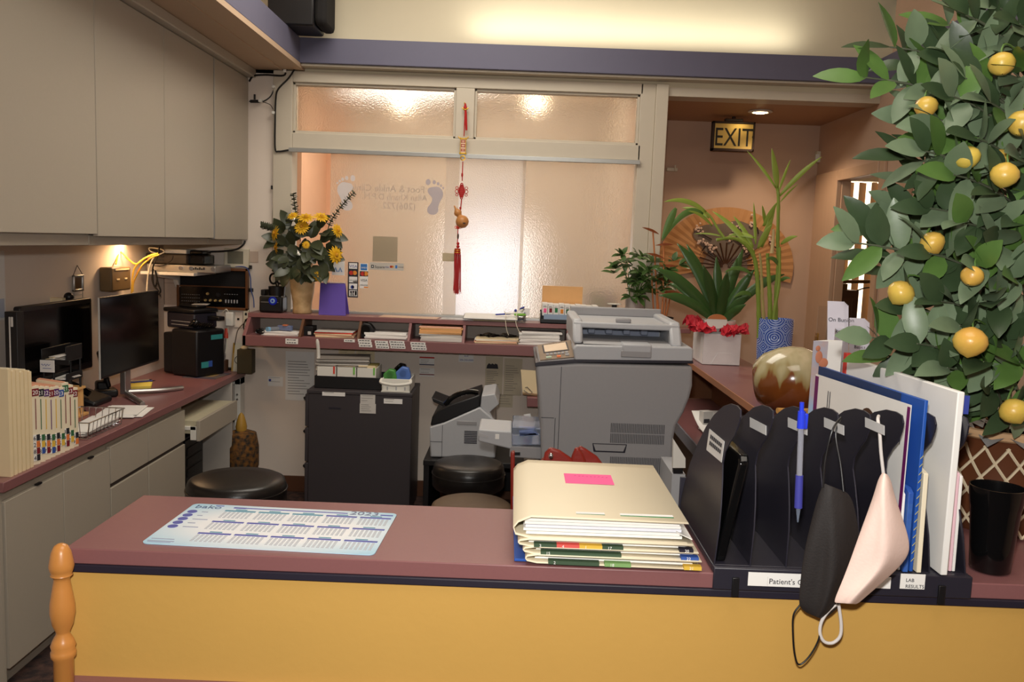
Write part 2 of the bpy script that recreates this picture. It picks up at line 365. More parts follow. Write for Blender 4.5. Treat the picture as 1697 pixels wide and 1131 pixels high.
# vinyl on the glass: mirrored lettering and two footprints
M_vin = mat('grey lavender vinyl', (190, 182, 190), .6, var=.02, alpha=.62); M_vinl = mat('pale letter vinyl', (186, 170, 158), .6, var=.02)
yv = YB - .0012
for s_, px, py, sz in (('Foot & Ankle Clinic', 704, 320, .056), ('Allan Khanh D.P.M.', 708, 333.5, .050), ('(206)722', 689, 348, .056)):
    p = at(px, py, yv); text(s_, 'vinyl_lettering', panes[0], p, sz, M_vinl, mirror=True, ext=.0003)
def foot(px, py, h, flip):
    """sole and five toes"""
    c = at(px, py, yv); m_ = MB()
    sole = [(-.05, .42), (.18, .44), (.34, .30), (.36, .08), (.26, -.12), (.20, -.30), (.20, -.48), (.08, -.60), (-.10, -.60), (-.21, -.50), (-.20, -.34), (-.08, -.18), (-.04, 0), (-.14, .12), (-.22, .26), (-.17, .38)]
    P = smoothpath([(x, z, 0) for x, z in sole + sole[:1]], 3)[:-1]
    m_.slab([V((c.x + flip * q.x * h, yv - .0008, c.z + q.y * h)) for q in P], (0, .0012, 0))
    for tx, tz, r in ((-.21, .60, .115), (.02, .60, .08), (.17, .55, .065), (.28, .48, .052), (.37, .40, .042)):
        m_.slab([V((c.x + flip * h * (tx + r * .8 * cos(a)), yv - .0008, c.z + h * (tz + r * sin(a)))) for a in (2 * pi * k / 14 for k in range(14))], (0, .0012, 0))
    return m_
foot(575, 322, .16, -1).build('footprint', mat('pale footprint vinyl', (230, 224, 224), .6, alpha=.7), panes[0])
foot(718, 329, .16, 1).build('footprint', M_vin, panes[0])
p = at(617, 433, yv); g = MB(); q = at(659, 393, yv); g.box(p.x, q.x, YB + .007, YB + .008, p.z, q.z); tag(g.build('notice', mat('grey green notice', (196, 194, 178), .8, alpha=.6)), 'grey green blank square notice taped behind the frosted pane', 'notice')
# lamps and window of the frosted room
for px in (668, 888):
    c = at(px, 167, 6.9); m_ = MB(); m_.lathe([(.085, .02), (.085, 0), (.065, -.005)], c, 24, cap=(True, False))
    t = thing('ceiling_lamp', 'glowing round ceiling lamp seen through the %s transom pane' % ('left' if px < 700 else 'right'), 'ceiling lamp', c, 'lamps behind the frosted glass')
    m_.build('rim', M_white, t); m_ = MB(); m_.ell(c, (.062, .062, .05)); m_.build('bulb', emit('tungsten bulb glow', (255, 234, 204), 150), t)
    m_ = MB(); m_.cyl(c + V((0, 0, .02)), (c.x, c.y, 2.8), .03); m_.build('stem', M_white, t)
g = MB(); g.box(-.62, .12, 7.99, 7.998, .75, 1.75); w2 = struct(g.build('window_2', emit('daylit window', (240, 242, 250), 2.0)))
g = MB()
for x in (-.66, .12): g.box(x, x + .04, 7.96, 8.0, .71, 1.79)
for z in (.71, 1.75): g.box(-.66, .16, 7.96, 8.0, z, z + .04)
g.build('window_frame', M_trim, w2, .003)
# side door way, blinds
g = MB(); g.box(2.07, 2.1, 5.80, 6.22, 0, 2.15, 0); g.box(2.07, 2.1, 5.16, 5.80, 2.08, 2.15, 0); g.box(2.08, 2.1, 5.09, 5.16, 0, 2.16, 0); g.box(2.075, 2.1, 4.74, 4.86, 0, 2.16, 0)
g.box(2.10, 2.16, 5.79, 5.80, 0, 2.08, 0); g.box(2.10, 2.16, 5.16, 5.17, 0, 2.08, 0)
d1 = struct(g.build('door_1', mat('tan door casing', (190, 158, 132), .5, var=.06, scale=30, stretch=(1, 1, .1)), None, .004, 0))
g = MB(); q = at(1370, 553, 5.9); g.box(2.062, 2.07, 5.92, 5.97, .99, 1.06); g.box(2.055, 2.062, 5.935, 5.955, 1.01, 1.04); g.build('strike_plate', M_brass, d1, .002)
g = MB(); g.box(2.5, 3.6, 8.13, 8.15, .9, 2.3); w3 = struct(g.build('window_3', emit('sunlit side window', (255, 236, 206), 2.2)))
g = MB(); g.box(2.46, 3.64, 8.10, 8.15, 2.3, 2.36); g.box(2.46, 3.64, 8.10, 8.15, .84, .9); g.box(3.22, 3.26, 8.10, 8.15, .9, 2.3); g.build('window_frame', M_trim, w3, .003)
t = thing('vertical_blind', 'tan vertical blind hanging in the side room window', 'blind', (2.9, 7.6, 2.26)); M_bl = mat('tan blind fabric', (180, 146, 108), .7, var=.06, trans=0)
g = MB(); g.box(2.5, 3.7, 7.57, 7.63, 2.23, 2.29); g.build('head_rail', M_trim, t, .003)
for i in range(6):
    g = MB(); x = 2.62 + i * .105; g.obox((x, 7.6, 1.52), (.088, .004, 1.40), RZ(.55)); g.build('slat', M_bl, t)
# ------------------------------------------------------------------ ceiling and wall fittings
c = atz(1260, 184, 2.5)
t = thing('recessed_downlight', 'small lit recessed downlight in the hall ceiling near the exit sign', 'downlight', (c.x, c.y, 2.5))
g = MB(); g.lathe([(.035, .0), (.075, -.002), (.078, -.008), (.05, -.012), (.048, -.002)], (c.x, c.y, 2.5), 32, cap=(False, False)); g.build('trim_ring', M_white, t)
g = MB(); g.lathe([(.047, -.006), (.03, -.016), (.004, -.02)], (c.x, c.y, 2.5), 24); g.build('lens', emit('downlight glow', (255, 226, 160), 22), t)
# EXIT sign hangs from the hall ceiling
p0 = at(1179, 249, 6.0); p1 = at(1252, 207, 6.0); yx = 6.0
t = thing('exit_sign', 'black framed exit sign hanging from the hall ceiling', 'sign', ((p0.x + p1.x) / 2, yx, p0.z))
xa, xb, za, zb = p0.x, p1.x, p0.z, p0.z + .195
g = MB(); g.box(xa, xb, yx, yx + .05, za, za + .016); g.box(xa, xb, yx, yx + .05, zb - .014, zb); g.box(xa, xa + .016, yx, yx + .05, za, zb); g.box(xb - .012, xb, yx, yx + .05, za, zb); g.box(xa, xb, yx + .03, yx + .05, za, zb)
g.build('frame', mat('dark bronze frame', (48, 28, 22), .4), t, .002)
g = MB(); g.box(xa + .014, xb - .01, yx + .010, yx + .03, za + .014, zb - .012)
g.build('face', mat('brushed gold face', (226, 196, 120), .32, .55, var=.05), t)
text('EXIT', 'lettering', t, ((xa + xb) / 2 + .003, yx + .008, za + .034), .172, mat('dark exit letters', (26, 22, 20), .5), align='CENTER', ext=.001, sx=.74)
zc = (za + zb) / 2
for s_ in (-1, 1):
    g = MB(); x = (xa + xb) / 2 + s_ * .135; g.slab([(x - .008, yx + .007, zc), (x, yx + .007, zc + .018), (x + .008, yx + .007, zc), (x, yx + .007, zc - .018)], (0, .003, 0)); g.build('arrow', mat('dark exit letters', (26, 22, 20)), t)
g = MB(); g.box((xa + xb) / 2 - .06, (xa + xb) / 2 + .06, yx + .005, yx + .045, zb, zb + .02); g.cyl(((xa + xb) / 2, yx + .025, zb + .02), ((xa + xb) / 2, yx + .025, 2.5), .012); g.build('canopy_bracket', mat('dark bronze frame', (48, 28, 22)), t, .003)
# folding paper fan on the hall wall
c = at(1203, 428, 6.27); R_ = .49
t = thing('wall_fan', 'large tan folding paper fan with painted blossoms on the hall wall', 'fan', (c.x, 6.27, c.z - .12))
NF = 30; a0, a1 = radians(-14), radians(194); rows = []
for k in range(NF * 2 + 1):
    a = a0 + (a1 - a0) * k / (NF * 2); y = 6.281 if k % 2 else 6.2775
    rows.append([V((c.x + r * cos(a), y, c.z - .06 + r * sin(a) * .86)) for r in (.16, .27, .38, R_)])
g = MB(); g.grid(rows); g.build('leaf', mat('tan fan paper', (190, 140, 92), .75, var=.1, scale=5), t, 0, 0)
g = MB()
for k in range(NF // 2):
    a = a0 + (a1 - a0) * (k + .5) / (NF // 2); g.tube([(c.x + .02 * cos(a), 6.272, c.z - .06 + .02 * sin(a)), (c.x + .20 * cos(a), 6.272, c.z - .06 + .17 * sin(a))], .006, 5)
g.build('rib', M_dwood, t)
random.seed(4); g = MB(); g3 = MB()
g3.prism([(c.x + .25 * cos(a) * (1 + .14 * sin(3 * a)) + .02, c.z + .13 + .13 * sin(a) * (1 + .1 * cos(5 * a))) for a in (2 * pi * k / 30 for k in range(30))], 'y', 6.2715, 6.273)
g3.build('painted_pool', mat('slate wash', (118, 104, 92), .8, var=.25, scale=9), t)
for px, py in ((1157, 380), (1163, 400), (1180, 412), (1222, 378), (1245, 371), (1275, 400), (1235, 412), (1210, 390)):
    q = at(px, py, 6.26)
    for _ in range(11): g.ell(q + V((random.gauss(0, .022), 0, random.gauss(0, .018))), (.009, .003, .009), seg=6, rings=4)
    g2 = MB(); g2.tube([q, q + V((random.uniform(-.05, .05), .004, -.03)), q + V((random.uniform(.0, .12), .004, -.07))], .004, 5); g2.build('painted_branch', mat('dark branch paint', (44, 28, 24), .7), t)
g.build('painted_blossom', mat('pale blossom paint', (214, 184, 166), .7), t)
# small wall fittings
def plate(name, label, cat, px0, py0, px1, py1, Y, depth, m, bevel=.003, group=None):
    a, b_ = at(px0, py1, Y), at(px1, py0, Y); g = MB(); g.box(a.x, b_.x, Y - depth, Y, a.z, b_.z)
    return tag(g.build(name, m, None, bevel), label, cat, group)
th = plate('thermostat', 'small white thermostat high on the cream upper wall', 'thermostat', 1483, 10, 1504, 46, YB, .03, M_ivory)
g = MB(); a, b_ = at(1486, 23, YB - .031), at(1500, 12, YB - .031); g.box(a.x, b_.x, YB - .0315, YB - .029, a.z, b_.z); g.build('display', mat('grey display', (120, 124, 112), .3), th)
sn = plate('motion_sensor', 'small ivory sensor box high in the hall corner above the door casing', 'sensor', 1349, 252, 1361, 270, 6.3, .05, M_ivory)
g = MB(); a, b_ = at(1351, 266, 6.25), at(1358, 256, 6.25); g.box(a.x, b_.x, 6.2485, 6.25, a.z, b_.z); g.build('lens', M_white, sn)
hk = plate('wall_rail', 'short cream rail fixed to the hall wall beside the white post', 'rail', 1104, 279, 1122, 284, 6.3, .03, M_ivory)
g = MB(); a = at(1121, 281, 6.26); g.cyl((a.x - .01, 6.26, a.z - .012), (a.x - .01, 6.26, a.z + .03), .006); g.build('end_stop', M_ivory, hk)
# loudspeaker on the soffit
a, b_ = at(457, 66, 5.0), at(553, 40, 5.0)
t = thing('loudspeaker', 'black loudspeaker box sitting in the corner on the blue beam', 'speaker', ((a.x + b_.x) / 2, 5.02, 2.735))
g = MB(); g.box(a.x - .02, a.x + .235, 4.90, 5.16, 2.735, 3.12); g.build('cabinet', M_black, t, .012)
g = MB(); g.prism(rrect(4.905, 5.155, 2.745, 3.11, .04), 'x', a.x + .235, a.x + .30); g.build('grille', mat('speaker cloth', (24, 22, 22), .9, bump=.3, bscale=600), t, .02)
g = MB(); g.cyl((a.x + .215, 4.898, 2.93), (a.x + .255, 4.898, 2.93), .03); g.build('pivot', M_gloss, t)
# cables round the window corner
def cable(name, label, pix, Y, r, m, group=None, dz=None, n=6):
    P = [at(p[0], p[1], p[2] if len(p) > 2 else Y) for p in pix]
    g = MB(); g.tube(smoothpath(P, n), r, 6); return tag(g.build(name, m, None, 0, 60), label, 'cable', group)
cable('cable', 'thick black cable looping from the cabinet top to the blue beam corner', [(413, 135, 5.27), (420, 126), (440, 124), (470, 125), (476, 114), (505, 110), (508, 92)], 5.265, .006, M_cabl)
cable('cable', 'black cable running down beside the window frame to the track', [(490, 112), (478, 130), (461, 148), (457, 165), (456, 200), (456, 246), (462, 251), (478, 249)], 5.26, .0055, M_cabl)
cable('cable', 'thin grey cable running straight down the wall left of the vase', [(475, 118), (462, 132), (457, 150), (456, 190), (455, 260), (454, 310), (452, 360), (452, 400), (452, 436), (458, 452), (474, 466), (484, 474)], 5.283, .003, M_cablg)
cable('cable', 'grey cable branching to a black joiner on the wall', [(413, 168), (424, 168), (436, 168), (448, 160), (455, 146)], 5.28, .0035, M_cabl)
cable('cable', 'thin brown cable curving from the joiner down to the frame edge', [(436, 169), (448, 174), (455, 186)], 5.28, .0025, M_cablg)
for i, (px, py, lab) in enumerate(((453, 311, 'black cable clip on the wall above the flowers'), (452, 434, 'black cable clip on the wall behind the flowers'), (414, 443, 'black cable clip over the blue cable under the white keypad'), (416, 481, 'black cable clip holding the blue cable beside the wooden intercom'))):
    a = at(px, py, 5.29); g = MB(); g.box(a.x - .012, a.x + .012, 5.276, 5.30, a.z - .011, a.z + .011); tag(g.build('cable_clip', M_cabl, None, .002), lab, 'cable clip', 'black cable clips')
for px, py, lab in ((455, 145, 'upper white cable clip beside the window head'), (455, 188, 'lower white cable clip beside the window head'), (433, 168, 'white cable clip by the black joiner'), (474, 119, 'white cable clip under the beam corner')):
    a = at(px, py, 5.285); g = MB(); g.box(a.x - .009, a.x + .009, 5.252, 5.30, a.z - .008, a.z + .008); tag(g.build('cable_clip', M_white, None, .002), lab, 'cable clip', 'white cable clips')
g = MB(); g.cyl(at(415, 168, 5.285), at(432, 168, 5.285), .009); a = at(422, 165, 5.285); g.cyl(a, a + V((0, 0, .03)), .006); tag(g.build('cable_joiner', M_cabl), 'black cable joiner on the wall beside the cabinet edge', 'joiner')
# ------------------------------------------------------------------ left worktop and units
XF = -1.66
g = MB(); g.box(-2.16, XF, 2.765, YB, .72, .755); wt = tag(g.build('worktop', M_mar, None, .003), 'long maroon laminate worktop along the left wall under the cabinets', 'worktop')
def drawer(parent, y0, y1, z0, z1, name='drawer', x=XF - .012):
    g = MB(); g.box(x - .018, x, y0 + .002, y1 - .002, z0, z1); return g.build(name, M_cab, parent, .0015)
def lip(parent, y0, y1, z, name='finger_groove'):
    g = MB(); g.box(XF - .07, XF - .016, y0, y1, z, z + .014); g.build(name, M_capsd, parent)
t = thing('base_cabinet', 'greige base cabinet with two tall doors at the near end of the worktop', 'cabinet', (-1.92, 3.16, 0), 'base cabinets under the left worktop')
g = MB(); g.box(-2.14, XF - .032, 2.785, 3.533, .1, .719); g.box(-2.14, XF - .085, 2.79, 3.533, 0, .1); g.box(-2.14, XF - .02, 2.768, 2.785, 0, .719); g.build('carcass', M_cab, t)
for y0, y1 in ((2.787, 3.159), (3.161, 3.533)): drawer(t, y0, y1, .1, .682, 'door')
for y in (2.98, 3.36): g = MB(); g.box(XF - .02, XF - .008, y, y + .03, .684, .69); g.build('catch', M_black, t)
t = thing('base_cabinet', 'greige base cabinet with four drawers between the tall doors and knee space', 'cabinet', (-1.92, 3.94, 0), 'base cabinets under the left worktop')
g = MB(); g.box(-2.14, XF - .032, 3.535, 4.355, .1, .719); g.box(-2.14, XF - .085, 3.535, 4.35, 0, .1); g.build('carcass', M_cab, t)
for y0, y1 in ((3.537, 3.909), (3.911, 4.353)):
    drawer(t, y0, y1, .532, .69); drawer(t, y0, y1, .10, .512)
g = MB(); g.box(XF - .033, XF - .022, 3.54, 4.35, .512, .532); g.build('finger_groove', M_capsd, t)
t = thing('keyboard_drawer', 'greige keyboard drawer pulled open under the far end of the worktop', 'drawer', (-1.78, 4.75, .5))
KX = -1.60; ka = atx(322, 703, KX); kb = atx(322, 738, KX); kc = atx(393, 664, KX); kz1, kz0 = (ka.z + kc.z) / 2, kb.z
g = MB(); ka.y = max(ka.y, 4.362); g.box(KX - .018, KX, ka.y, kc.y, kz0, kz1); g.build('drawer_front', M_cab, t, .002)
g = MB(); g.box(-2.1, KX - .018, ka.y + .01, kc.y - .01, kz1 - .02, kz1 - .003); g.box(-2.1, KX - .018, ka.y + .01, ka.y + .025, kz1 - .07, kz1 - .02); g.box(-2.1, KX - .018, kc.y - .025, kc.y - .01, kz1 - .07, kz1 - .02); g.build('tray', mat('pale drawer interior', (196, 188, 160), .5), t)
g = MB(); g.box(-2.1, KX - .02, ka.y, ka.y + .01, kz1 - .05, kz1 - .03); g.box(KX - .05, KX - .019, ka.y, ka.y + .012, kz0 + .005, kz1 - .03); g.build('runner', M_white, t, .002)
t = thing('end_panel', 'white laminate panel with screw heads supporting the far worktop end', 'panel', (-1.68, 5.2, 0))
g = MB(); g.box(-1.695, -1.66, 5.20, 5.285, 0, .719); g.box(-2.1, -1.66, 5.2, 5.285, .68, .719); g.build('stile', M_white, t, .002)
g = MB()
for z in (.62, .59, .30, .27): g.cyl((-1.678, 5.2, z), (-1.678, 5.194, z), .006, seg=10)
g.build('screw', M_silver, t)
g = MB(); g.box(-2.1, -1.66, 5.04, 5.06, 0, .719); tag(g.build('knee_space_panel', mat('pale grey panel', (178, 172, 164), .5), None, .002), 'pale grey panel standing under the far end of the worktop', 'panel')
t = thing('computer_tower', 'dark computer tower standing in the knee space under the worktop', 'computer', (-1.85, 4.72, 0))
g = MB(); g.box(-1.98, -1.80, 4.45, 4.92, .02, .46); g.build('case', M_org, t, .008)
g = MB(); g.box(-1.80, -1.788, 4.66, 4.92, .03, .45)
for z in (.36, .30, .24): g.box(-1.788, -1.784, 4.68, 4.90, z, z + .045)
g.build('bezel', M_black, t, .003)
g = MB(); g.ell((-1.784, 4.88, .17), (.004, .012, .012)); g.build('power_button', M_silver, t)
g = MB(); a = at(330, 747, 4.44); g.box(-1.90, -1.86, 4.445, 4.45, .38, .415); g.build('label_sticker', M_paper, t)
# gourd bag under the worktop
c = at(398, 760, 5.10)
t = thing('patterned_bag', 'small dark patterned bag with orange flowers under the worktop end', 'bag', (c.x - .01, 5.12, .12))
g = MB(); g.lathe([(.075, .0), (.10, .08), (.10, .20), (.085, .28), (.03, .30)], (c.x, 5.13, .12), 22); g.build('body', mat('dark floral cloth', (34, 34, 30), .8, scale=40, col2=(128, 84, 34), stretch=(1, 1, 1)), t)
g = MB(); g.lathe([(.03, 0), (.034, .03), (.028, .06), (.016, .10), (.004, .115)], (c.x, 5.12, .41), 16); g.build('gourd_knob', mat('mustard knob', (176, 134, 52), .5), t)
# ------------------------------------------------------------------ wall cabinets
def wallcab(label, y0, y1, doors, zb):
    t = thing('wall_cabinet', label, 'cabinet', (-1.9, (y0 + y1) / 2, 1.515), 'tall wall cabinets over the worktop')
    g = MB(); g.box(-2.16, -1.667, y0 + .001, y1 - .001, zb + .004, 2.515); g.build('carcass', M_capsd, t)
    g = MB(); g.box(-2.16, -1.68, y0 + .002, y1 - .002, 1.528, zb + .004); g.build('light_rail', M_cab, t, .002)
    for a, b_ in doors:
        g = MB(); g.box(-1.665, -1.645, a + .0025, b_ - .0025, zb, 2.512); g.build('door', M_cab, t, .002)
    return t
wallcab('greige wall cabinet nearest the lobby, largest door at the picture edge', 2.1, 3.404, ((2.1, 2.75), (2.753, 3.404)), 1.572)
wallcab('greige two door wall cabinet between the nearest and the corner cabinet', 3.404, 4.708, ((3.404, 4.056), (4.056, 4.704)), 1.564)
wallcab('narrow greige single door wall cabinet next to the window wall', 4.708, 5.298, ((4.712, 5.298),), 1.558)
g = MB(); g.box(-1.655, -1.642, 4.704, 4.714, 1.56, 2.512); tag(g.build('cabinet_strip', M_silver, None), 'thin pale metal strip between the last two wall cabinet doors', 'strip')
g = MB(); g.box(-2.12, -1.90, 4.3, 4.95, 1.535, 1.56); t = tag(g.build('light_fitting', M_white, None, .004), 'slim white light fitting glowing under the wall cabinets', 'light fitting')
g = MB(); g.box(-2.0, -1.94, 4.42, 4.85, 1.530, 1.536); g.build('diffuser', emit('warm tube glow', (255, 190, 110), 3), t)
# ------------------------------------------------------------------ pigeonhole ledge on the back wall
ZT = 1.131; YT, YBt = 5.10, 5.0
zl0 = at(405, 573, YBt).z; zl1 = at(405, 556, YBt).z; xl = -1.585; xr = .76
t = thing('pigeonhole_ledge', 'maroon sloping pigeonhole ledge running under the frosted window', 'shelf', ((xl + xr) / 2, 5.15, zl0)); LEDGE = t
g = MB(); g.box(xl, .684, YT, YB, ZT - .026, ZT); g.box(.684, 1.03, YT, 5.25, ZT - .026, ZT); g.build('top_board', M_mar, t, .002)
g = MB(); g.box(xl, xr, YBt + .018, YB, zl1 - .02, zl1); g.build('bottom_board', M_mar, t)
g = MB(); g.box(xl, xr, YBt, YBt + .018, zl0, zl1); LIP = g.build('front_lip', M_mar, t, .002)
prof = [(YT, ZT - .026), (YB, ZT - .026), (YB, zl1 + .0005), (YBt + .004, zl1 + .0005)]
g = MB(); g.prism([(YT, ZT - .026), (YB, ZT - .026), (YB, zl0), (YBt, zl0), (YBt, zl1)], 'x', xl, xl + .02); g.build('side_panel', M_mar, t, .002)
g = MB(); g.prism(prof, 'x', xr - .02, xr); g.build('side_panel', M_mar, t, .002)
for px in (500, 596, 679, 769, 942):
    x = at(px, 545, 5.06).x; g = MB(); g.prism(prof, 'x', x - .008, x + .008); g.build('divider', M_mar if px > 640 else mat('brown stained divider', (98, 62, 36), .5, var=.15), t, .001)
g = MB(); g.box(xl + .02, xr - .02, YB - .012, YB - .001, zl1 + .001, ZT - .027); g.build('back_panel', mat('pale ledge lining', (176, 166, 156), .7), t)
LAB = 'lip_label'
def liplabel(px0, py0, px1, py1, rows=1):
    a, b_ = at(px0, py1, YBt - .001), at(px1, py0, YBt - .001); g = MB()
    g.box(a.x, b_.x, YBt - .0016, YBt, a.z, b_.z); o = g.build(LAB, M_paper, LIP)
    n = 2; g = MB()
    for k in range(rows):
        z = a.z + (b_.z - a.z) * (k + .5) / rows; x = a.x + .008
        while x < b_.x - .012:
            wd = random.uniform(.006, .016); g.box(x, min(x + wd, b_.x - .006), YBt - .0022, YBt - .0015, z - .0022, z + .0022); x += wd + .004
    g.build('label_print', M_inkt, o)
random.seed(3)
liplabel(473, 562, 494, 570, 2); liplabel(570, 563, 588, 567)
for x0, x1, y0 in ((593, 615, 563), (621, 643, 565.5), (645, 670, 565.5), (680, 705, 568)):
    for k in range(3): liplabel(x0 + k, y0 + k * 4.3, x1 + k, y0 + 3.6 + k * 4.3)
# stacks in the pigeonholes
def stack(name, label, cat, px0, px1, pybot, heights, mats, Y0=5.04, dep=.20, jit=.006, group='paper stacks in the pigeonholes', skew=0):
    a, b_ = at(px0, pybot, Y0), at(px1, pybot, Y0); z = zl1 + .0015; g = MB()
    for i, (h, k) in enumerate(heights):
        dx, dy = random.uniform(-jit, jit), random.uniform(0, jit); ang = random.uniform(-.04, .04) + skew * i
        g.obox(((a.x + b_.x) / 2 + dx, Y0 + dep / 2 + dy, z + h / 2), (b_.x - a.x, dep, h), RZ(ang), k); z += h
    return tag(g.build(name, mats, None), label, cat, group), z
stack('paper_stack', 'low white paper stack under blue tubes in the leftmost pigeonhole', 'papers', 432, 494, 556, [(.004, 0)] * 5, [M_paper, M_paperg])
stack('folder_stack', 'stack of cream folders with a bright red folder on top in the ledge', 'folders', 522, 585, 560, [(.008, 0), (.006, 1), (.008, 0), (.008, 2), (.004, 3)], [M_manila, M_pinkc, mat('bright red folder', (214, 62, 44), .6), M_paperg])
stack('envelope_stack', 'stack of white envelopes in the ledge beside the black tape dispenser', 'envelopes', 604, 674, 563, [(.006, 0)] * 6, [M_paper], jit=.012)
stack('envelope_stack', 'tall stack of buff envelopes over grey paper in the ledge', 'envelopes', 696, 766, 567, [(.007, 1)] * 6 + [(.007, 0)] * 5 + [(.005, 2)], [M_buff, M_paperg, M_pinkc], jit=.014)
o_, z_ = stack('paper_stack', 'paper stack under clear plastic in the ledge below the clipboard', 'papers', 787, 858, 571, [(.006, 0), (.005, 1), (.006, 0), (.005, 2), (.006, 0)], [M_manila, M_pinkc, M_paper])
M_clear = mat('clear plastic', (236, 238, 238), .08, trans=1, ior=1.25)
g = MB(); a = at(790, 545, 5.08); rows = [[V((a.x + .02 + i * .027, 5.05 + j * .03, z_ + .012 + .010 * sin(i * 1.7 + j) * (1 if j else .4))) for i in range(9)] for j in range(6)]
g.grid(rows); tag(g.build('plastic_sleeve', M_clear, None, 0, 40, .001), 'crumpled clear plastic sleeve on papers in the ledge', 'plastic sleeve')
stack('paper_ream', 'thick stack of white paper at the right end of the ledge', 'papers', 861, 928, 573, [(.008, 0)] * 9, [M_paper], jit=.008)
# bits in the first pigeonhole
c = at(448, 550, 5.10); z = zl1 + .022
g = MB(); g.cyl((c.x, 5.06, z + .012), (c.x + .05, 5.12, z + .012), .013, m=0); g.cyl((c.x - .005, 5.05, z + .012), (c.x + .005, 5.065, z + .012), .014, m=1)
tag(g.build('marker', [mat('grey barrel', (120, 124, 132), .4), mat('sky blue cap', (120, 170, 206), .4)]), 'fat grey marker with a sky blue cap on the pigeonhole papers', 'marker')
g = MB(); g.obox((c.x + .085, 5.11, z + .018), (.09, .03, .03), RZ(-.3), 0); g.obox((c.x + .09, 5.10, z + .035), (.03, .028, .008), RZ(-.3), 1)
tag(g.build('stapler', [mat('steel blue plastic', (104, 116, 150), .4), mat('orange sticker', (196, 110, 70), .5)], None, .006), 'small steel blue stapler behind the marker in the ledge', 'stapler')
g = MB(); q = V((at(430, 549, 5.03).x, 5.03, zl1 + .022))
g.tube([q + V((.026 * cos(a), .008 * sin(a) + .01, .018 * sin(a))) for a in (2 * pi * k / 16 for k in range(16))], .0018, 5, closed=True); g.ell(q + V((0, .01, 0)), (.024, .002, .016))
tag(g.build('eyeglass_lens', M_gloss), 'dark tinted glasses lens lying at the left end of the ledge', 'glasses')
c = at(510, 548, 5.08); g = MB(); g.box(c.x - .035, c.x + .03, 5.08, 5.18, zl1 + .0015, zl1 + .057); g.box(c.x + .0, c.x + .02, 5.075, 5.08, zl1 + .008, zl1 + .028, 1)
tag(g.build('black_box', [M_black, M_paperg], None, .006), 'small black box beside the brown divider in the ledge', 'box')
c = at(606, 548, 5.05); z0 = zl1 + .0015
t = thing('tape_dispenser', 'black tape dispenser beside the white envelopes in the ledge', 'tape dispenser', (c.x, 5.1, z0))
g = MB(); g.prism([(c.x - .045, z0), (c.x + .04, z0), (c.x + .05, z0 + .05), (c.x + .02, z0 + .085), (c.x - .02, z0 + .09), (c.x - .045, z0 + .05)], 'y', 5.07, 5.13); g.build('body', M_black, t, .006)
g = MB(); g.cyl((c.x - .005, 5.062, z0 + .05), (c.x - .005, 5.138, z0 + .05), .028); g.build('tape_roll', M_gloss, t)
# ------------------------------------------------------------------ reception counter (front)
CZ = 1.04; CF, CB = 1.463, 1.785; CX = -.775
t = thing('reception_counter', 'maroon topped reception counter with an ochre yellow front panel', 'counter', (.2, 1.6, 0))
g = MB(); g.box(CX, 1.5, CF, CB, CZ - .028, CZ); g.build('countertop', M_mar, t, .002)
g = MB(); g.box(CX + .004, 1.5, CF - .004, CF + .02, CZ - .042, CZ - .028); g.build('trim_strip', M_ink, t, .002)
g = MB(); g.box(CX + .006, 1.5, CF + .002, CF + .03, .805, CZ - .042); g.build('front_panel', M_yel, t)
g = MB(); g.box(CX + .006, 1.5, CF - .02, CF + .03, .765, .805); g.build('lower_rail', M_mar, t, .003)
g = MB(); g.box(CX + .006, 1.5, CF + .002, CF + .03, 0, .765); g.build('kick_panel', M_yel, t)
g = MB(); g.box(CX + .006, CX + .03, CF + .03, CB - .02, 0, CZ - .028); g.build('side_panel', M_mar, t)
g = MB(); g.box(CX + .03, .86, CF + .03, 2.2, .715, .745); g.build('work_surface', M_mar, t, .002)
c = at(101, 905, 1.43)
t = thing('turned_post', 'honey oak turned post standing at the left end of the counter', 'post', (c.x, 1.43, 0))
R0 = .0215
prof = [(.0205, 0), (.0205, .80), (.019, .812)]
zz = lambda py: at(101, py, 1.43).z
def rr(px): return px / 1440 * 1.43 / 2
prof = [(rr(33), 0), (rr(33), zz(1092)), (rr(41), zz(1087)), (rr(41), zz(1079)), (rr(37), zz(1076)), (rr(41), zz(1069)), (rr(34), zz(1060)), (rr(22), zz(1050)), (rr(23), zz(1046)), (rr(34), zz(1034)), (rr(41), zz(1015)), (rr(40), zz(1000)), (rr(31), zz(975)), (rr(26), zz(961)), (rr(27), zz(957)), (rr(36), zz(953)), (rr(33), zz(950)), (rr(38), zz(945)), (rr(41), zz(938)), (rr(38), zz(930)), (rr(32), zz(915)), (rr(22), zz(905)), (rr(10), zz(901.5)), (.0005, zz(901))]
g = MB(); g.lathe(prof, (c.x, 1.43, 0), 40); g.build('spindle', M_oak, t, 0, 60)
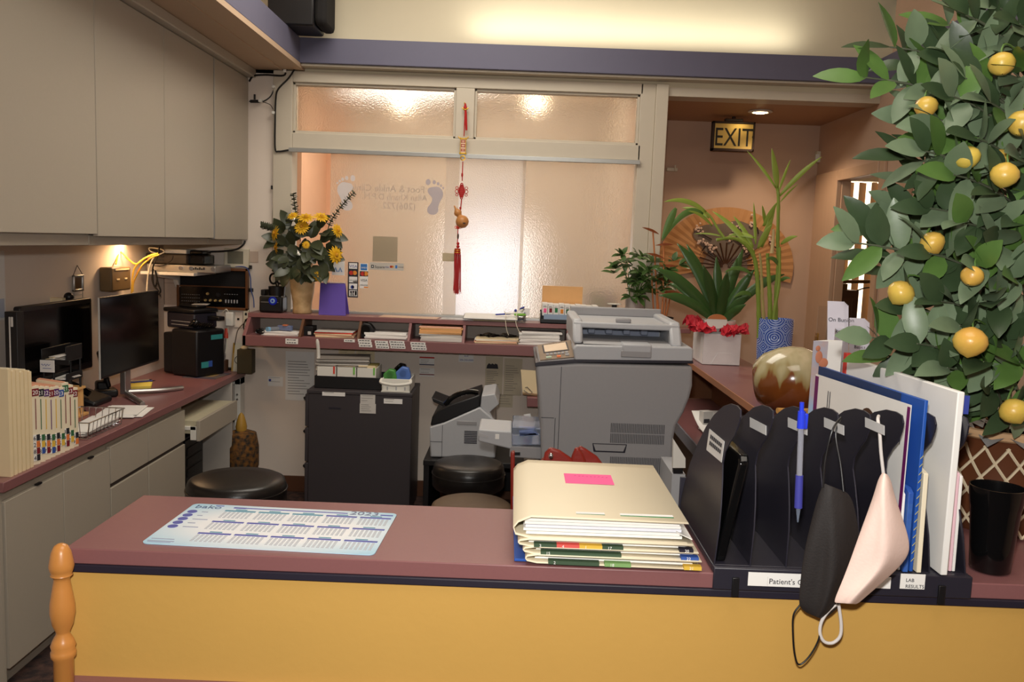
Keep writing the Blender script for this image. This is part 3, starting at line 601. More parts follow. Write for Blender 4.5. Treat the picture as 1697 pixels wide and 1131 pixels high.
# ------------------------------------------------------------------ side counter (right) and its desk
M_edge = mat('wood toned counter edge', (176, 122, 92), .4, var=.06, scale=30)
t = thing('side_counter', 'maroon side counter with wood toned edge and lower desk running to the white post', 'counter', (1.02, 3.5, 0))
g = MB(); g.box(.875, 1.185, CB + .001, 5.0, CZ - .027, CZ, 0); g.box(.871, .875, CB + .001, 5.0, CZ - .028, CZ, 1); g.build('countertop', [M_mar, M_edge], t, .001)
g = MB(); g.box(1.13, 1.17, CB, 5.24, 0, CZ - .028); g.build('outer_panel', M_wood, t)
for y in (4.9, 3.1): g = MB(); g.box(.90, 1.13, y, y + .02, .755, CZ - .028); g.build('divider', M_wood, t)
g = MB(); g.box(.81, 1.13, 2.25, 5.2, .725, .75); g.build('desktop', M_mar, t, .001)
g = MB(); g.box(.803, .81, 2.25, 5.2, .695, .752); g.build('edge_band', mat('blue grey edge band', (122, 122, 132), .45), t, .001)
g = MB(); g.box(.95, .97, 2.25, 5.2, 0, .725); g.build('modesty_panel', M_dwood, t)
A, B, C_, D = atz(1146, 681, .83), atz(1236, 681, .82), atz(1172, 722, .765), atz(1264, 722, .765)
g = MB(); rows = [[A * (1 - u) * (1 - v) + B * u * (1 - v) + C_ * (1 - u) * v + D * u * v - V((0, 0, .02 * sin(pi * v))) for u in (0, .25, .5, .75, 1)] for v in (0, .2, .4, .6, .8, 1)]
g.grid(rows); tag(g.build('paper_sheet', M_paper, None, 0, 40, .001), 'large curled white sheet on the lower desk under the side counter', 'paper')
g = MB(); q = atz(1158, 712, .755); g.obox((q.x + .03, q.y, .80), (.05, .04, .09), RZ(.3), 0); g.obox((q.x + .03, q.y - .021, .80), (.03, .002, .02), RZ(.3), 1)
tag(g.build('paper_carton', [M_paperg, M_inkt], None, .004), 'small grey printed carton below the curled white sheet', 'carton')
# ------------------------------------------------------------------ things on and over the left worktop
WZ = .755
def rot_thing(t, a): t.rotation_euler = (0, 0, a)
def monitor(label, pL, pR, z0, h, X, foot_kind, yaw=0):
    """screen parallel to the left wall between two picture columns"""
    y0 = X / ((pL - 855) / F); y1 = X / ((pR - 855) / F); yc = (y0 + y1) / 2; wd = y1 - y0
    t = thing('computer_monitor', label, 'monitor', (X, yc, WZ), 'computer monitors on the left worktop')
    hd = .03 if foot_kind == 'disc' else .010
    g = MB(); g.prism(rrect(yc - wd / 2, yc + wd / 2, z0, z0 + h, .012), 'x', X - hd, X); g.prism(rrect(yc - wd / 3, yc + wd / 3, z0 + .06, z0 + h - .06, .02), 'x', X - .06, X - hd); g.build('housing', M_black, t, .004)
    bz = .022 if foot_kind == 'disc' else .008
    g = MB(); g.box(X, X + .0012, yc - wd / 2 + bz, yc + wd / 2 - bz, z0 + bz + (.012 if foot_kind == 'disc' else .004), z0 + h - bz); g.build('screen', M_screen, t)
    if foot_kind == 'disc':
        g = MB(); g.lathe([(.13, 0), (.13, .008), (.05, .02), (.03, .03), (.03, z0 - WZ + .08)], (X - .03, yc, WZ), 30); g.build('stand', M_black, t)
    else:
        g = MB(); g.box(X - .05, X - .02, yc - .03, yc + .03, WZ + .012, z0 + .1); g.build('neck', M_silver, t, .004)
        g = MB(); g.tube(smoothpath([(X - .04, yc, WZ + .02), (X + .10, yc - .17, WZ + .014), (X + .16, yc - .25, WZ + .012)]), .012, 8); g.tube(smoothpath([(X - .04, yc, WZ + .02), (X + .10, yc + .12, WZ + .014), (X + .17, yc + .22, WZ + .012)]), .012, 8); g.build('foot', M_silver, t)
        g = MB(); g.box(X - .006, X + .001, yc - wd / 2 - .004, yc - wd / 2, z0, z0 + h); g.build('edge_strip', M_paperg, t)
    return t
zt = at(30, 507, 3.53).z
monitor('black computer monitor with a wide bezel nearest the letter trays', 27, 147, zt - .34, .335, -2.03, 'disc')
zt = at(160, 492, 4.05).z
m2 = monitor('tall thin edged black monitor on a silver forked foot', 160, 259, zt - .385, .385, -1.93, 'fork')
# slim black unit behind the first monitor
a, b_ = at(11, 573, 3.44), at(27, 517, 3.44)
g = MB(); g.box(a.x, a.x + .05, 3.43, 3.48, WZ, b_.z, 0); g.box(a.x + .018, a.x + .024, 3.426, 3.43, WZ + .03, b_.z - .02, 1); g.box(a.x + .026, a.x + .036, 3.425, 3.43, b_.z - .06, b_.z - .02, 1)
tag(g.build('network_box', [M_black, M_paperg], None, .008), 'slim upright black unit with pale strip behind the nearest monitor', 'network box')
# letter trays
# pine sorter box, the trays stand on it
a = atz(137, 688, WZ); PSY = a.y; zt = at(138, 640, a.y).z
t = thing('pine_sorter', 'pale pine desk sorter box standing behind the numbered folders', 'sorter', (-1.9, a.y, WZ))
g = MB(); g.box(-1.99, a.x, a.y - .012, a.y + .012, WZ + .012, zt - .012); g.box(-1.99, -1.975, a.y - .25, a.y - .012, WZ + .012, zt - .012); g.box(-1.99, a.x + .01, a.y - .26, a.y + .014, zt - .012, zt); g.build('carcass', M_pinew, t, .002)
g = MB(); g.box(-1.99, a.x + .02, a.y - .26, a.y + .02, WZ, WZ + .012); g.build('base', M_pinew, t, .002)
g = MB(); g.box(a.x - .012, a.x, a.y - .25, a.y - .012, WZ + .012, zt - .012); g.build('side', M_pinew, t, .002)
y0, y1 = a.y - .25, a.y - .01; TX0, TX1 = -1.985, at(89, 600, y0).x
zB = max(at(60, 637, y0).z, zt + .006); zA = max(at(60, 604, y0).z, zB + .07)
t = thing('letter_tray', 'two tier black letter tray full of papers on the pine sorter', 'letter tray', ((TX0 + TX1) / 2, y0 + .12, zt))
tiers = [zA, zB]
for z in tiers:
    h_ = .065 if z == zA else .03; g = MB(); g.box(TX0, TX1, y0, y1, z - .004, z); g.box(TX0, TX0 + .004, y0, y1, z, z + h_); g.box(TX1 - .004, TX1, y0 + .10, y1, z, z + h_); g.box(TX0, TX1, y1 - .004, y1, z, z + h_); g.box(TX0, TX0 + .12, y0, y0 + .004, z, z + .022); g.build('tray', M_black, t, .002)
for x in (TX0 + .006, TX1 - .006):
    for y in (y0 + .01, y1 - .01):
        g = MB(); g.cyl((x, y, zt), (x, y, zA), .005, seg=8); g.build('post', M_black, t)
def papers(name, label, cat, x0, x1, y0, y1, z, n, mats, jit=.01, th=.0022, group=None, rz=0):
    g = MB()
    for i in range(n): g.obox(((x0 + x1) / 2 + random.uniform(-jit, jit), (y0 + y1) / 2 + random.uniform(-jit, jit), z + th * (i + .5)), (x1 - x0, y1 - y0, th * .92), RZ(rz + random.uniform(-.08, .08)), i % len(mats))
    return tag(g.build(name, mats), label, cat, group)
random.seed(11)
papers('paper_stack', 'loose white papers in the upper tier of the black letter tray', 'papers', TX0 + .04, TX1 - .03, y0 + .02, y1 - .03, zA + .001, 14, [M_paper, M_paperg, M_manila], .012)
papers('paper_stack', 'few sheets in the lower tier of the black letter tray', 'papers', TX0 + .04, TX1 - .03, y0 + .03, y1 - .03, zB + .001, 8, [M_paper, M_paperg], .012)
g = MB(); a = at(46, 572, y1 - .06); g.lathe([(.03, 0), (.034, .012), (.034, .045), (.025, .05)], (a.x, y1 - .05, zA + .034), 20, m=0); tag(g.build('ointment_jar', M_white), 'small white round lidded jar behind the letter tray papers', 'jar')
a, b_ = at(66, 617, y0 - .01), at(89, 598, y0 - .01)
t = tag((lambda g: (g.box(a.x, b_.x, y0 - .008, y0 - .004, a.z, b_.z), g.build('name_card', M_paper))[1])(MB()), 'white name card with dark script on the front of the letter tray', 'card')
g = MB(); z = (a.z + b_.z) / 2
g.tube(smoothpath([(a.x + .006 + i * .0038, y0 - .0092, z + .006 + .0045 * sin(i * 2.1) * (1.4 if i in (0, 5) else .8)) for i in range(11)], 4), .0009, 4); g.box(a.x + .012, b_.x - .012, y0 - .0092, y0 - .0078, z - .010, z - .008); g.build('script', M_bluet, t)
g = MB(); c = at(29, 592, y0 + .04); g.lathe([(.026, .001), (.03, .05), (.027, .05), (.02, .005)], (c.x, y0 + .045, zA + .034), 20); tag(g.build('black_pot', M_black), 'small black round pot standing on the letter tray papers', 'pot')
# upright file folders near the front edge
def folders(px0, px1, py_top, py_bot, n, X, names, tabs, labelf, dep=.14, lean=0):
    ys = [X / ((px - 855) / F) for px in (px0, px1)]; out = []
    for i in range(n):
        y = ys[0] + (ys[1] - ys[0]) * (i + .5) / n; th = (ys[1] - ys[0]) / n * (.84 if tabs else .62)
        px = px0 + (px1 - px0) * (i + .5) / n; top = atx(px, py_top + (random.uniform(-3, 6) if tabs else [0, 3, 1, 5, 2, 4][i]), X).z
        h = top - WZ - .001
        t = thing(names, labelf(i), 'file folder', (X - dep / 2, y, WZ), 'upright file folders at the front of the worktop')
        R = RZ(radians(-24 if tabs else -6)); g = MB()
        c0 = V((X - dep / 2, y, WZ + h / 2)); dx = R @ V((dep / 2, 0, 0)); cx = V((X, y, 0)) - V((dx.x, dx.y, 0))
        g.obox((cx.x, cx.y, WZ + h / 2), (dep, th, h), R, 0)
        for k in range(3): g.obox((cx.x - .004, cx.y + th * (-.25 + .25 * k), WZ + h / 2 + .004), (dep, .001, h), R, 1)
        g.build('cover', [M_cream if tabs else M_manila, M_pinkc if tabs else M_cream], t, .003)
        out.append((t, R, y, th, h))
    return out
random.seed(5)
fl = folders(2, 44, 614, 797, 6, -1.675, 'file_folder', False, lambda i: ['plain cream file folder standing nearest the lobby end', 'second plain cream folder in the upright row', 'third plain cream folder in the upright row', 'fourth plain cream folder in the upright row', 'fifth plain cream folder in the upright row', 'last plain cream folder before the numbered ones'][i])
COLT = [rgb(30, 30, 34), rgb(40, 70, 140), rgb(210, 110, 50), rgb(46, 100, 60), rgb(120, 26, 36), rgb(232, 196, 60)]
MT = [mat('tab black', (38, 38, 44), .6), mat('tab blue', (50, 84, 160), .6), mat('tab orange', (222, 122, 60), .6), mat('tab green', (52, 104, 66), .6), mat('tab maroon', (122, 30, 40), .6), mat('tab yellow', (226, 186, 70), .6), mat('tab violet', (92, 44, 110), .6)]
yrs = ['20', '21', '22', '21', '20', '23', '21', '23', '22']; nums = ['6284', '5186', '8379', '6273', '5231', '5522', '8922', '9227', '6917']
def fold_label(i): return 'upright file folder with year tab %s and number strip %s' % (yrs[i], nums[i])
fl = folders(44, 119, 640, 772, 9, -1.68, 'file_folder', True, fold_label)
for i, (t, R, y, th, h) in enumerate(fl):
    X = -1.68; n_ = R @ V((1, 0, 0)); u_ = R @ V((0, 1, 0)); base = V((X, y, WZ)) + n_ * .001
    rotm = (R @ Matrix(((0, 0, 1), (1, 0, 0), (0, 1, 0)))).to_euler()
    g = MB(); g.obox(base + V((0, 0, h - .022)), (.0015, th * .9, .026), R); g.build('year_tab', MT[(4, 0, 6, 4, 6, 1, 3, 4, 4)[i]], t)
    text(yrs[i], 'year_text', t, base + n_ * .001 + V((0, 0, h - .030)) - u_ * th * .42, .022, M_paper, rotm, ext=.0003)
    g = MB(); g.obox(base + V((0, 0, h - .10)), (.0012, .0025, .11), R); g.build('colour_stripe', MT[(4, 3, 5, 6, 5, 3, 4, 4, 3)[i]], t)
    for k, ch in enumerate(nums[i]):
        z = h - .185 - k * .024; 
        if z < .02: break
        g = MB(); g.obox(base + V((0, 0, z)), (.0014, th * .9, .022), R); g.obox(base + V((0, 0, z)) + u_ * th * .22 + n_ * .0004, (.0014, th * .46, .022), R, 1)
        g.build('number_label', [M_paper, MT[(i * 3 + k * 2) % 6]], t)
        text(ch, 'number_text', t, base + n_ * .0012 + V((0, 0, z - .008)) - u_ * th * .44, .021, M_inkt, rotm, ext=.0003)
# wire basket with papers
q = [atz(*p, WZ) for p in ((122, 752), (190, 722), (201, 690), (130, 688))]
bl, br = q[0], q[1]
x0, x1, y0, y1 = -1.86, -1.69, 3.385, 3.68
t = thing('wire_basket', 'low chrome wire basket holding white papers near the worktop edge', 'basket', ((x0 + x1) / 2, (y0 + y1) / 2, WZ))
g = MB(); zr = WZ + .07
g.tube([(x0 - .01, y0 - .01, zr), (x1 + .01, y0 - .01, zr), (x1 + .01, y1 + .01, zr), (x0 - .01, y1 + .01, zr)], .0028, 6, closed=True); g.build('rim', M_chrome, t)
g = MB()
for i in range(7):
    x = x0 + (x1 - x0) * i / 6; g.tube([(x * 1.0 + (-.01 if i == 0 else .01 if i == 6 else 0), y0 - .01, zr), (x, y0, WZ + .004), (x, y1, WZ + .004), (x, y1 + .01, zr)], .0016, 5)
for i in range(10):
    y = y0 + (y1 - y0) * i / 9; g.tube([(x0 - .01, y, zr), (x0, y, WZ + .004), (x1, y, WZ + .004), (x1 + .01, y, zr)], .0016, 5)
g.build('wire_mesh', M_chrome, t)
papers('paper_stack', 'white printed papers spread in and past the chrome wire basket', 'papers', x0 + .03, x1 - .03, y0 + .02, y1 + .04, WZ + .007, 9, [M_paper, M_paperg], .012, rz=.06)
papers('paper_stack', 'small pile of white sheets overhanging beside the wire basket', 'papers', -1.86, -1.70, 3.80, 4.02, WZ + .001, 6, [M_paper], .02, rz=.2)
g = MB(); g.obox((-1.86, 3.47, WZ + .029), (.10, .12, .002), RZ(.4), 0); g.obox((-1.85, 3.50, WZ + .031), (.008, .10, .004), RZ(.5), 1); tag(g.build('manila_slip', [M_manila, mat('red pencil', (190, 50, 44), .5)]), 'manila slip with a red pencil lying in the wire basket', 'slip')
# cordless phone
c = atz(176, 657, WZ)
t = thing('cordless_phone', 'black cordless phone standing in its charging base on the worktop', 'phone', (c.x, c.y, WZ))
g = MB(); g.obox((c.x, c.y, WZ + .02), (.10, .10, .04), RZ(.6)); g.obox((c.x - .03, c.y + .02, WZ + .05), (.06, .07, .05), RZ(.6)); g.build('base', M_black, t, .012)
R = RZ(.6) @ RY(-.22); g = MB(); g.obox((c.x - .015, c.y + .01, WZ + .135), (.024, .05, .19), R); g.build('handset', M_black, t, .01)
g = MB()
for r in range(4):
    for k in range(3): g.obox(V((c.x - .015, c.y + .01, WZ + .135)) + R @ V((.013, -.014 + .014 * k, -.05 + .018 * r)), (.003, .009, .008), R)
g.build('keypad', M_grey, t); g = MB(); g.obox(V((c.x - .015, c.y + .01, WZ + .135)) + R @ V((.0125, 0, .045)), (.002, .034, .03), R); g.build('display', M_screen, t)
g = MB(); g.obox(V((c.x - .015, c.y + .01, WZ + .135)) + R @ V((.0125, 0, .014)), (.004, .016, .016), R); g.build('nav_button', M_chrome, t, .004)
c2 = atz(140, 670, WZ); t = thing('desk_telephone', 'dark desk telephone between the pine sorter and cordless phone', 'phone', (c2.x, c2.y, WZ))
g = MB(); g.prism([(c2.x - .12, WZ), (c2.x + .09, WZ), (c2.x + .09, WZ + .025), (c2.x - .12, WZ + .09)], 'y', c2.y - .08, c2.y + .10); g.build('body', M_black, t, .01)
g = MB(); g.tube(smoothpath([(c2.x + .05, c2.y - .05, WZ + .06), (c2.x - .02, c2.y - .055, WZ + .10), (c2.x - .11, c2.y - .05, WZ + .115)]), .016, 8); g.build('handset', M_gloss, t)
# sticky notes and pens
c = atz(230, 640, WZ); t = tag((lambda g: (g.obox((c.x, c.y, WZ + .006), (.13, .18, .012), RZ(.35)), g.build('note_pad', mat('yellow note paper', (222, 206, 96), .8)))[1])(MB()), 'yellow note pad lying before the forked monitor foot', 'note pad')
for k, (dx, m_, lab) in enumerate(((0, M_bluet, 'blue ballpoint pen lying on the yellow note pad'), (-.03, M_silver, 'silver pen lying on the yellow note pad'))):
    g = MB(); a = V((c.x - .06 + dx, c.y - .01 + .03 * k, WZ + .017)); b_ = a + V((.10, .09, .0)); g.cyl(a, b_, .004, seg=10, m=0); g.cyl(b_, b_ + (b_ - a) * .12, .0035, .001, seg=10, m=1); tag(g.build('pen', [m_, M_black]), lab, 'pen', 'pens on the note pad')
# mouse and pad, tablet
c = atz(343, 623, WZ)
g = MB(); g.obox((c.x, c.y, WZ + .0015), (.20, .22, .003), RZ(-.1), 0); g.obox((c.x + .01, c.y, WZ + .0032), (.10, .09, .0006), RZ(-.1), 1); tag(g.build('mouse_pad', [mat('blue grey picture pad', (66, 66, 92), .6, col2=(110, 96, 80), scale=14), mat('tan picture', (150, 124, 80), .6)]), 'blue and tan picture mouse pad at the far end of the worktop', 'mouse pad')
c = atz(333, 624, WZ)
t = thing('computer_mouse', 'black computer mouse on the picture mouse pad', 'mouse', (c.x, c.y, WZ + .003))
g = MB(); g.ell((c.x, c.y, WZ + .006), (.034, .058, .032), R=RZ(-.9)); g.build('body', M_black, t); g = MB(); R = RZ(-.9); g.obox(V((c.x, c.y, WZ + .034)) + R @ V((0, -.03, -.004)), (.006, .016, .008), R); g.build('wheel', M_grey, t)
c = atz(383, 610, WZ); g = MB(); g.obox((c.x - .005, c.y + .02, WZ + .008), (.15, .24, .014), RZ(-.1)); tag(g.build('laptop', M_black, None, .005), 'closed black laptop lying at the far end of the worktop', 'laptop')
# black multifunction printer, set diagonally in the corner
a = at(326, 628, 4.93); ztop = at(326, 549, a.y).z; zt1 = at(320, 517, a.y + .05).z
WL, WR = .20, .22; ax0, ay0 = a.x, a.y
t = thing('inkjet_printer', 'bulky black multifunction printer with teal stickers in the worktop corner', 'printer', (ax0, ay0, WZ))
g = MB(); g.box(ax0 - WL, ax0, ay0, ay0 + WR, WZ + .003, ztop); g.build('body', M_black, t, .012)
g = MB(); g.box(ax0 - WL - .10, ax0 - WL - .005, ay0 + .03, ay0 + WR - .02, WZ + .003, ztop - .03); g.build('paper_cassette', M_black, t, .01)
g = MB(); g.box(ax0 - WL - .08, ax0 - .06, ay0 + .04, ay0 + WR, ztop, zt1 - .012); g.build('scanner_unit', M_org, t, .01)
g = MB(); g.box(ax0 - WL - .10, ax0 - .05, ay0 + .03, ay0 + WR, zt1 - .012, zt1 + .012); g.box(ax0 - WL - .05, ax0 - .10, ay0 + .10, ay0 + WR - .04, zt1 + .012, zt1 + .03); g.build('lid', M_black, t, .008)
g = MB(); g.box(ax0 - .06, ax0 + .03, ay0 + .14, ay0 + WR - .03, zt1 - .055, zt1 - .03); g.build('output_tray', M_black, t, .004)
g = MB()
for z in (ztop + .02, ztop + .04): g.box(ax0 - WL - .04, ax0 - .09, ay0 + .037, ay0 + .0405, z, z + .003)
g.build('trim_line', M_grey, t)
M_teal = mat('teal sticker', (54, 142, 142), .5)
g = MB(); g.box(ax0, ax0 + .001, ay0 + .11, ay0 + .20, ztop - .06, ztop - .032); g.build('teal_sticker', M_teal, t)
g = MB(); g.box(ax0, ax0 + .001, ay0 + .035, ay0 + .09, WZ + .055, WZ + .09); g.build('teal_sticker', M_teal, t)
g = MB(); g.box(ax0, ax0 + .0012, ay0 + .09, ay0 + .12, WZ + .057, WZ + .092); g.build('blue_badge', mat('tab blue', (50, 84, 160)), t)
g = MB(); c = V((ax0 - .0, ay0 + .06, ztop + .025))
g.tube([c + V((.05 * (k / 70 - .5) * 2.2 + .012 * cos(k * .9), .05 * (k / 70 - .5) * .6 + .012 * sin(k * .9), .012 * sin(k * .9 + 1.2) + .01 * (1 - k / 70))) for k in range(71)], .004, 6)
g.ell(c + V((-.03, 0, .012)), (.026, .022, .026)); tag(g.build('coiled_cord', M_gloss), 'coiled black telephone cord heaped on the inkjet printer corner', 'cord')
g = MB(); q = V((ax0, ay0, 0)) + RZ(-.45) @ V((-.15, .18, 0)); g.obox((q.x, q.y, zt1 + .031), (.09, .10, .002), RZ(.2)); tag(g.build('paper_slip', M_paperg), 'grey paper slip lying on the inkjet printer lid', 'paper')
t.rotation_euler = (0, 0, -.45)
# corner odds and ends
c = atz(374, 601, WZ); t = thing('screwdriver', 'red handled screwdriver standing behind the inkjet printer', 'screwdriver', (c.x, 5.24, WZ))
c = at(373, 560, 5.24); g = MB(); g.cyl((c.x - .004, 5.24, WZ + .06), (c.x + .0, 5.26, c.z + .01), .006, m=0, seg=10); g.build('shaft', M_chrome, t); g = MB(); g.cyl((c.x, 5.258, c.z - .005), (c.x, 5.264, c.z + .055), .013, .010, seg=12); g.build('handle', mat('red plastic handle', (178, 60, 40), .4), t)
g = MB(); g.cyl((c.x - .004, 5.24, WZ), (c.x - .004, 5.24, WZ + .07), .022, .024); g.build('cup', M_dwood, t)
a, b_ = at(386, 600, 5.26), at(405, 570, 5.26)
g = MB(); g.slab([(a.x, 5.24, WZ), (b_.x, 5.24, WZ), (b_.x, 5.285, b_.z), (a.x, 5.285, b_.z)], (0, .004, 0), 0); g.slab([(a.x - .006, 5.243, WZ), (a.x + .006, 5.238, WZ), (a.x + .006, 5.283, b_.z), (a.x - .006, 5.285, b_.z)], (0, .003, 0), 1)
q = V(((a.x + b_.x) / 2, 5.258, WZ + .07)); g.tube([q + V((.022 * cos(k * .52), .004 * sin(k * .52) - .006, .022 * sin(k * .52))) for k in range(12)], .002, 4, 2, True)
tag(g.build('booklet', [M_ivory, mat('mustard spine', (180, 140, 50), .6), M_inkt]), 'cream booklet with a mustard spine leaning in the back corner', 'booklet')
a, b_ = at(396, 600, 5.2), at(421, 579, 5.2); g = MB(); g.box(a.x, b_.x, 5.16, 5.23, WZ, b_.z); g.ell(((a.x + b_.x) / 2 - .01, 5.19, b_.z + .008), (.022, .02, .012), 1); tag(g.build('olive_box', [mat('olive brown card', (70, 62, 40), .7), M_manila], None, .004), 'small olive box with a cream blob on top under the ledge end', 'box')
# ------------------------------------------------------------------ wall things over the worktop
def wallbox(name, label, cat, px0, py0, px1, py1, depth, m, bevel=.003, Y=YB):
    py0, py1 = min(py0, py1), max(py0, py1); a, b_ = at(px0, py1, Y - depth), at(px1, py0, Y - depth); t = thing(name, label, cat, ((a.x + b_.x) / 2, Y, a.z)); g = MB(); g.box(a.x, b_.x, Y - depth, Y - .0005, a.z, b_.z)
    return t, g, a, b_
t, g, a, b_ = wallbox('intercom_panel', 'wood framed black radio intercom panel on the wall above the printer', 'intercom', 293, 511, 411, 446, .03, M_wood)
g = MB(); f_ = .016
g.box(a.x, b_.x, YB - .035, YB, b_.z - f_, b_.z); g.box(a.x, b_.x, YB - .035, YB, a.z, a.z + f_); g.box(a.x, a.x + f_, YB - .035, YB, a.z, b_.z); g.box(b_.x - f_, b_.x, YB - .035, YB, a.z, b_.z); g.build('frame', M_wood, t, .003)
zm = a.z + (b_.z - a.z) * .56
g = MB(); g.box(a.x + f_, b_.x - f_, YB - .02, YB - .001, zm, b_.z - f_); g.build('speaker_grille', mat('speaker cloth', (24, 22, 22)), t)
g = MB(); g.box(a.x + f_, b_.x - f_, YB - .022, YB - .001, a.z + f_, zm - .006); g.build('control_plate', M_gloss, t)
g = MB(); g.box(a.x + f_, b_.x - f_, YB - .03, YB - .02, zm - .006, zm); g.build('divider_bar', M_wood, t)
def knobs(pts, r, m, name):
    for p in pts:
        g = MB(); q = V(p); g.cyl(q, q - V((0, .014, 0)), r, r * .8, seg=10); g.build(name, m, t)
W_ = b_.x - a.x; zl = a.z + .055; zu = a.z + .095
knobs([(a.x + W_ * k, YB - .022, zl) for k in (.40, .47, .54, .61)], .008, mat('brass toned dial', (200, 170, 110), .4), 'dial'); knobs([(a.x + W_ * .43, YB - .022, zu)], .009, mat('brass toned dial', (200, 170, 110)), 'dial'); knobs([(a.x + W_ * .58, YB - .022, zu - .004)], .015, M_black, 'tuner_knob')
for k in range(5):
    g = MB(); x = a.x + W_ * (.68 + .04 * k); g.box(x, x + .006, YB - .03, YB - .022, zl - .012, zl + .008); g.build('toggle', M_grey, t)
g = MB()
for r in range(3):
    for k in range(9): g.box(a.x + W_ * (.06 + .03 * k), a.x + W_ * (.06 + .03 * k) + .007, YB - .0228, YB - .0215, zl - .01 + .02 * r, zl - .008 + .02 * r)
for k in range(6): g.box(a.x + W_ * (.66 + .035 * k), a.x + W_ * (.66 + .035 * k) + .008, YB - .0228, YB - .0215, zu, zu + .002)
g.build('panel_print', M_grey, t)
t, g, a, b_ = wallbox('keypad', 'white alarm keypad with a grey screen on the wall over the intercom', 'keypad', 371, 443, 412, 413, .03, M_ivory)
g.build('case', M_ivory, t, .004); g = MB(); q, r_ = at(377, 437, YB - .031), at(403, 417, YB - .031); g.box(q.x, r_.x, YB - .0315, YB - .029, q.z, r_.z); g.build('screen', mat('grey green screen', (112, 112, 98), .2), t)
g = MB(); q, r_ = at(412, 435, YB - .004), at(428, 417, YB - .004); g.box(q.x, r_.x, YB - .004, YB - .0005, q.z, r_.z); tag(g.build('blank_plate', mat('painted blank plate', (198, 178, 162), .6), None, .001), 'blank painted cover plate beside the white keypad', 'plate')
t, g, a, b_ = wallbox('access_panel', 'pale flush access panel on the wall left of the intercom', 'panel', 272, 505, 293, 455, .006, M_wall)
g.build('door', mat('painted blank plate', (198, 178, 162)), t, .001); g = MB(); g.box(a.x, b_.x, YB - .0066, YB - .0055, b_.z - .055, b_.z - .053); g.box(a.x, a.x + .004, YB - .0066, YB - .0055, a.z, b_.z); g.build('seam', mat('grey seam', (120, 106, 98), .7), t)
# corner shelf with network gear
sy0, sy1 = 4.92, 5.28; zs = at(300, 451, 5.0).z
xa, xb = at(230, 451, 5.0).x, at(330, 451, 5.0).x
t = thing('corner_shelf', 'small white bracket shelf of network gear under the corner cabinet', 'shelf', ((xa + xb) / 2, 5.1, zs - .02))
g = MB(); g.box(max(xa, -2.14), xb, sy0, sy1, zs - .018, zs); g.build('board', M_white, t, .003)
g = MB(); g.prism([(sy1, zs - .018), (sy0 + .05, zs - .018), (sy0 + .10, zs - .035), (sy1 - .04, zs - .06), (sy1, zs - .11)], 'x', xa + .10, xa + .13); g.build('bracket', M_white, t, .003)
t = thing('video_recorder', 'flat silver recorder box with round buttons on the corner shelf', 'recorder', ((xa + xb) / 2, 5.08, zs))
x0, x1 = at(243, 445, 4.97).x, at(357, 445, 4.97).x
g = MB(); g.box(max(x0, -2.14), x1, 4.97, 5.24, zs, zs + .042); g.build('case', M_silver, t, .004)
for px in (300, 317, 353):
    c = at(px, 436, 4.969); g = MB(); g.cyl((c.x, 4.97, zs + .024), (c.x, 4.964, zs + .024), .012, seg=16); g.build('dial', M_chrome, t)
g = MB()
for k in range(6): c = at(321 + 3.4 * k, 437, 4.969); g.box(c.x - .004, c.x + .004, 4.966, 4.97, zs + .018, zs + .018 + .008 + .006 * (k % 2))
g.build('button_cluster', M_black, t)
t = thing('network_router', 'dark brown router with ventilation holes stacked on the silver recorder', 'router', ((xa + xb) / 2 - .05, 5.05, zs + .042))
x0, x1 = max(at(223, 422, 5.0).x, -2.14), at(311, 422, 5.0).x
g = MB(); g.box(x0, x1, 4.99, 5.2, zs + .043, zs + .103); g.build('case', mat('dark brown plastic', (56, 46, 36), .45), t, .008)
g = MB()
for r in range(2):
    for k in range(5): g.box(x0 + .03 + .016 * k, x0 + .042 + .016 * k, 4.987, 4.99, zs + .06 + .018 * r, zs + .07 + .018 * r)
g.build('vent_hole', M_black, t)
x0, x1 = at(274, 411, 5.05).x, at(310, 411, 5.05).x
g = MB(); g.box(x0, x1, 5.04, 5.2, zs + .104, zs + .128); tag(g.build('modem', M_white, None, .004), 'small white modem on top of the brown router', 'modem')
x0, x1 = at(311, 425, 5.05).x, at(341, 425, 5.05).x
g = MB(); g.box(x0, x1, 5.02, 5.2, zs + .043, zs + .100); g.box(x0 + .01, x1 - .02, 5.05, 5.2, zs + .1, zs + .126); tag(g.build('power_adapter', M_gloss, None, .008), 'glossy black power block beside the brown router', 'adapter')
def cord(label, pix, Y, r, m, name='cable', grp='loose cables by the corner shelf'): return cable(name, label, pix, Y, r, m, grp)
cord('yellow cable arching over the brown wall speaker to the shelf', [(192, 438, 4.62), (197, 418), (203, 420), (215, 432), (226, 438), (238, 430), (250, 424), (262, 420)], 4.72, .0045, M_cably)
cord('upper yellow cable hanging down from the router past the shelf', [(262, 420), (248, 424), (232, 434), (222, 447), (219, 465), (218, 486)], 4.72, .0045, M_cably)
cord('second yellow cable bundled from the router toward the monitor', [(264, 422), (250, 428), (236, 440), (227, 455), (221, 470), (220, 484)], 4.72, .0045, M_cably)
cord('red cable hanging between the yellow ones below the router', [(252, 424), (240, 436), (231, 446), (226, 456), (221, 470)], 4.72, .004, mat('dull red cable', (150, 70, 50), .5))
cord('white cable hanging straight down in front of the silver recorder', [(257, 423), (250, 436), (246, 452), (244, 470), (243, 486)], 4.91, .0045, M_cablw)
cord('white cable looped over the top of the router', [(258, 424), (272, 418), (266, 413), (248, 411), (250, 417), (262, 421)], 4.95, .004, M_cablw)
cord('black cable dropping from the cabinet bottom across the recorder', [(264, 409), (262, 422), (257, 434), (253, 446), (254, 470), (262, 482), (266, 492)], 4.90, .005, M_cabl)
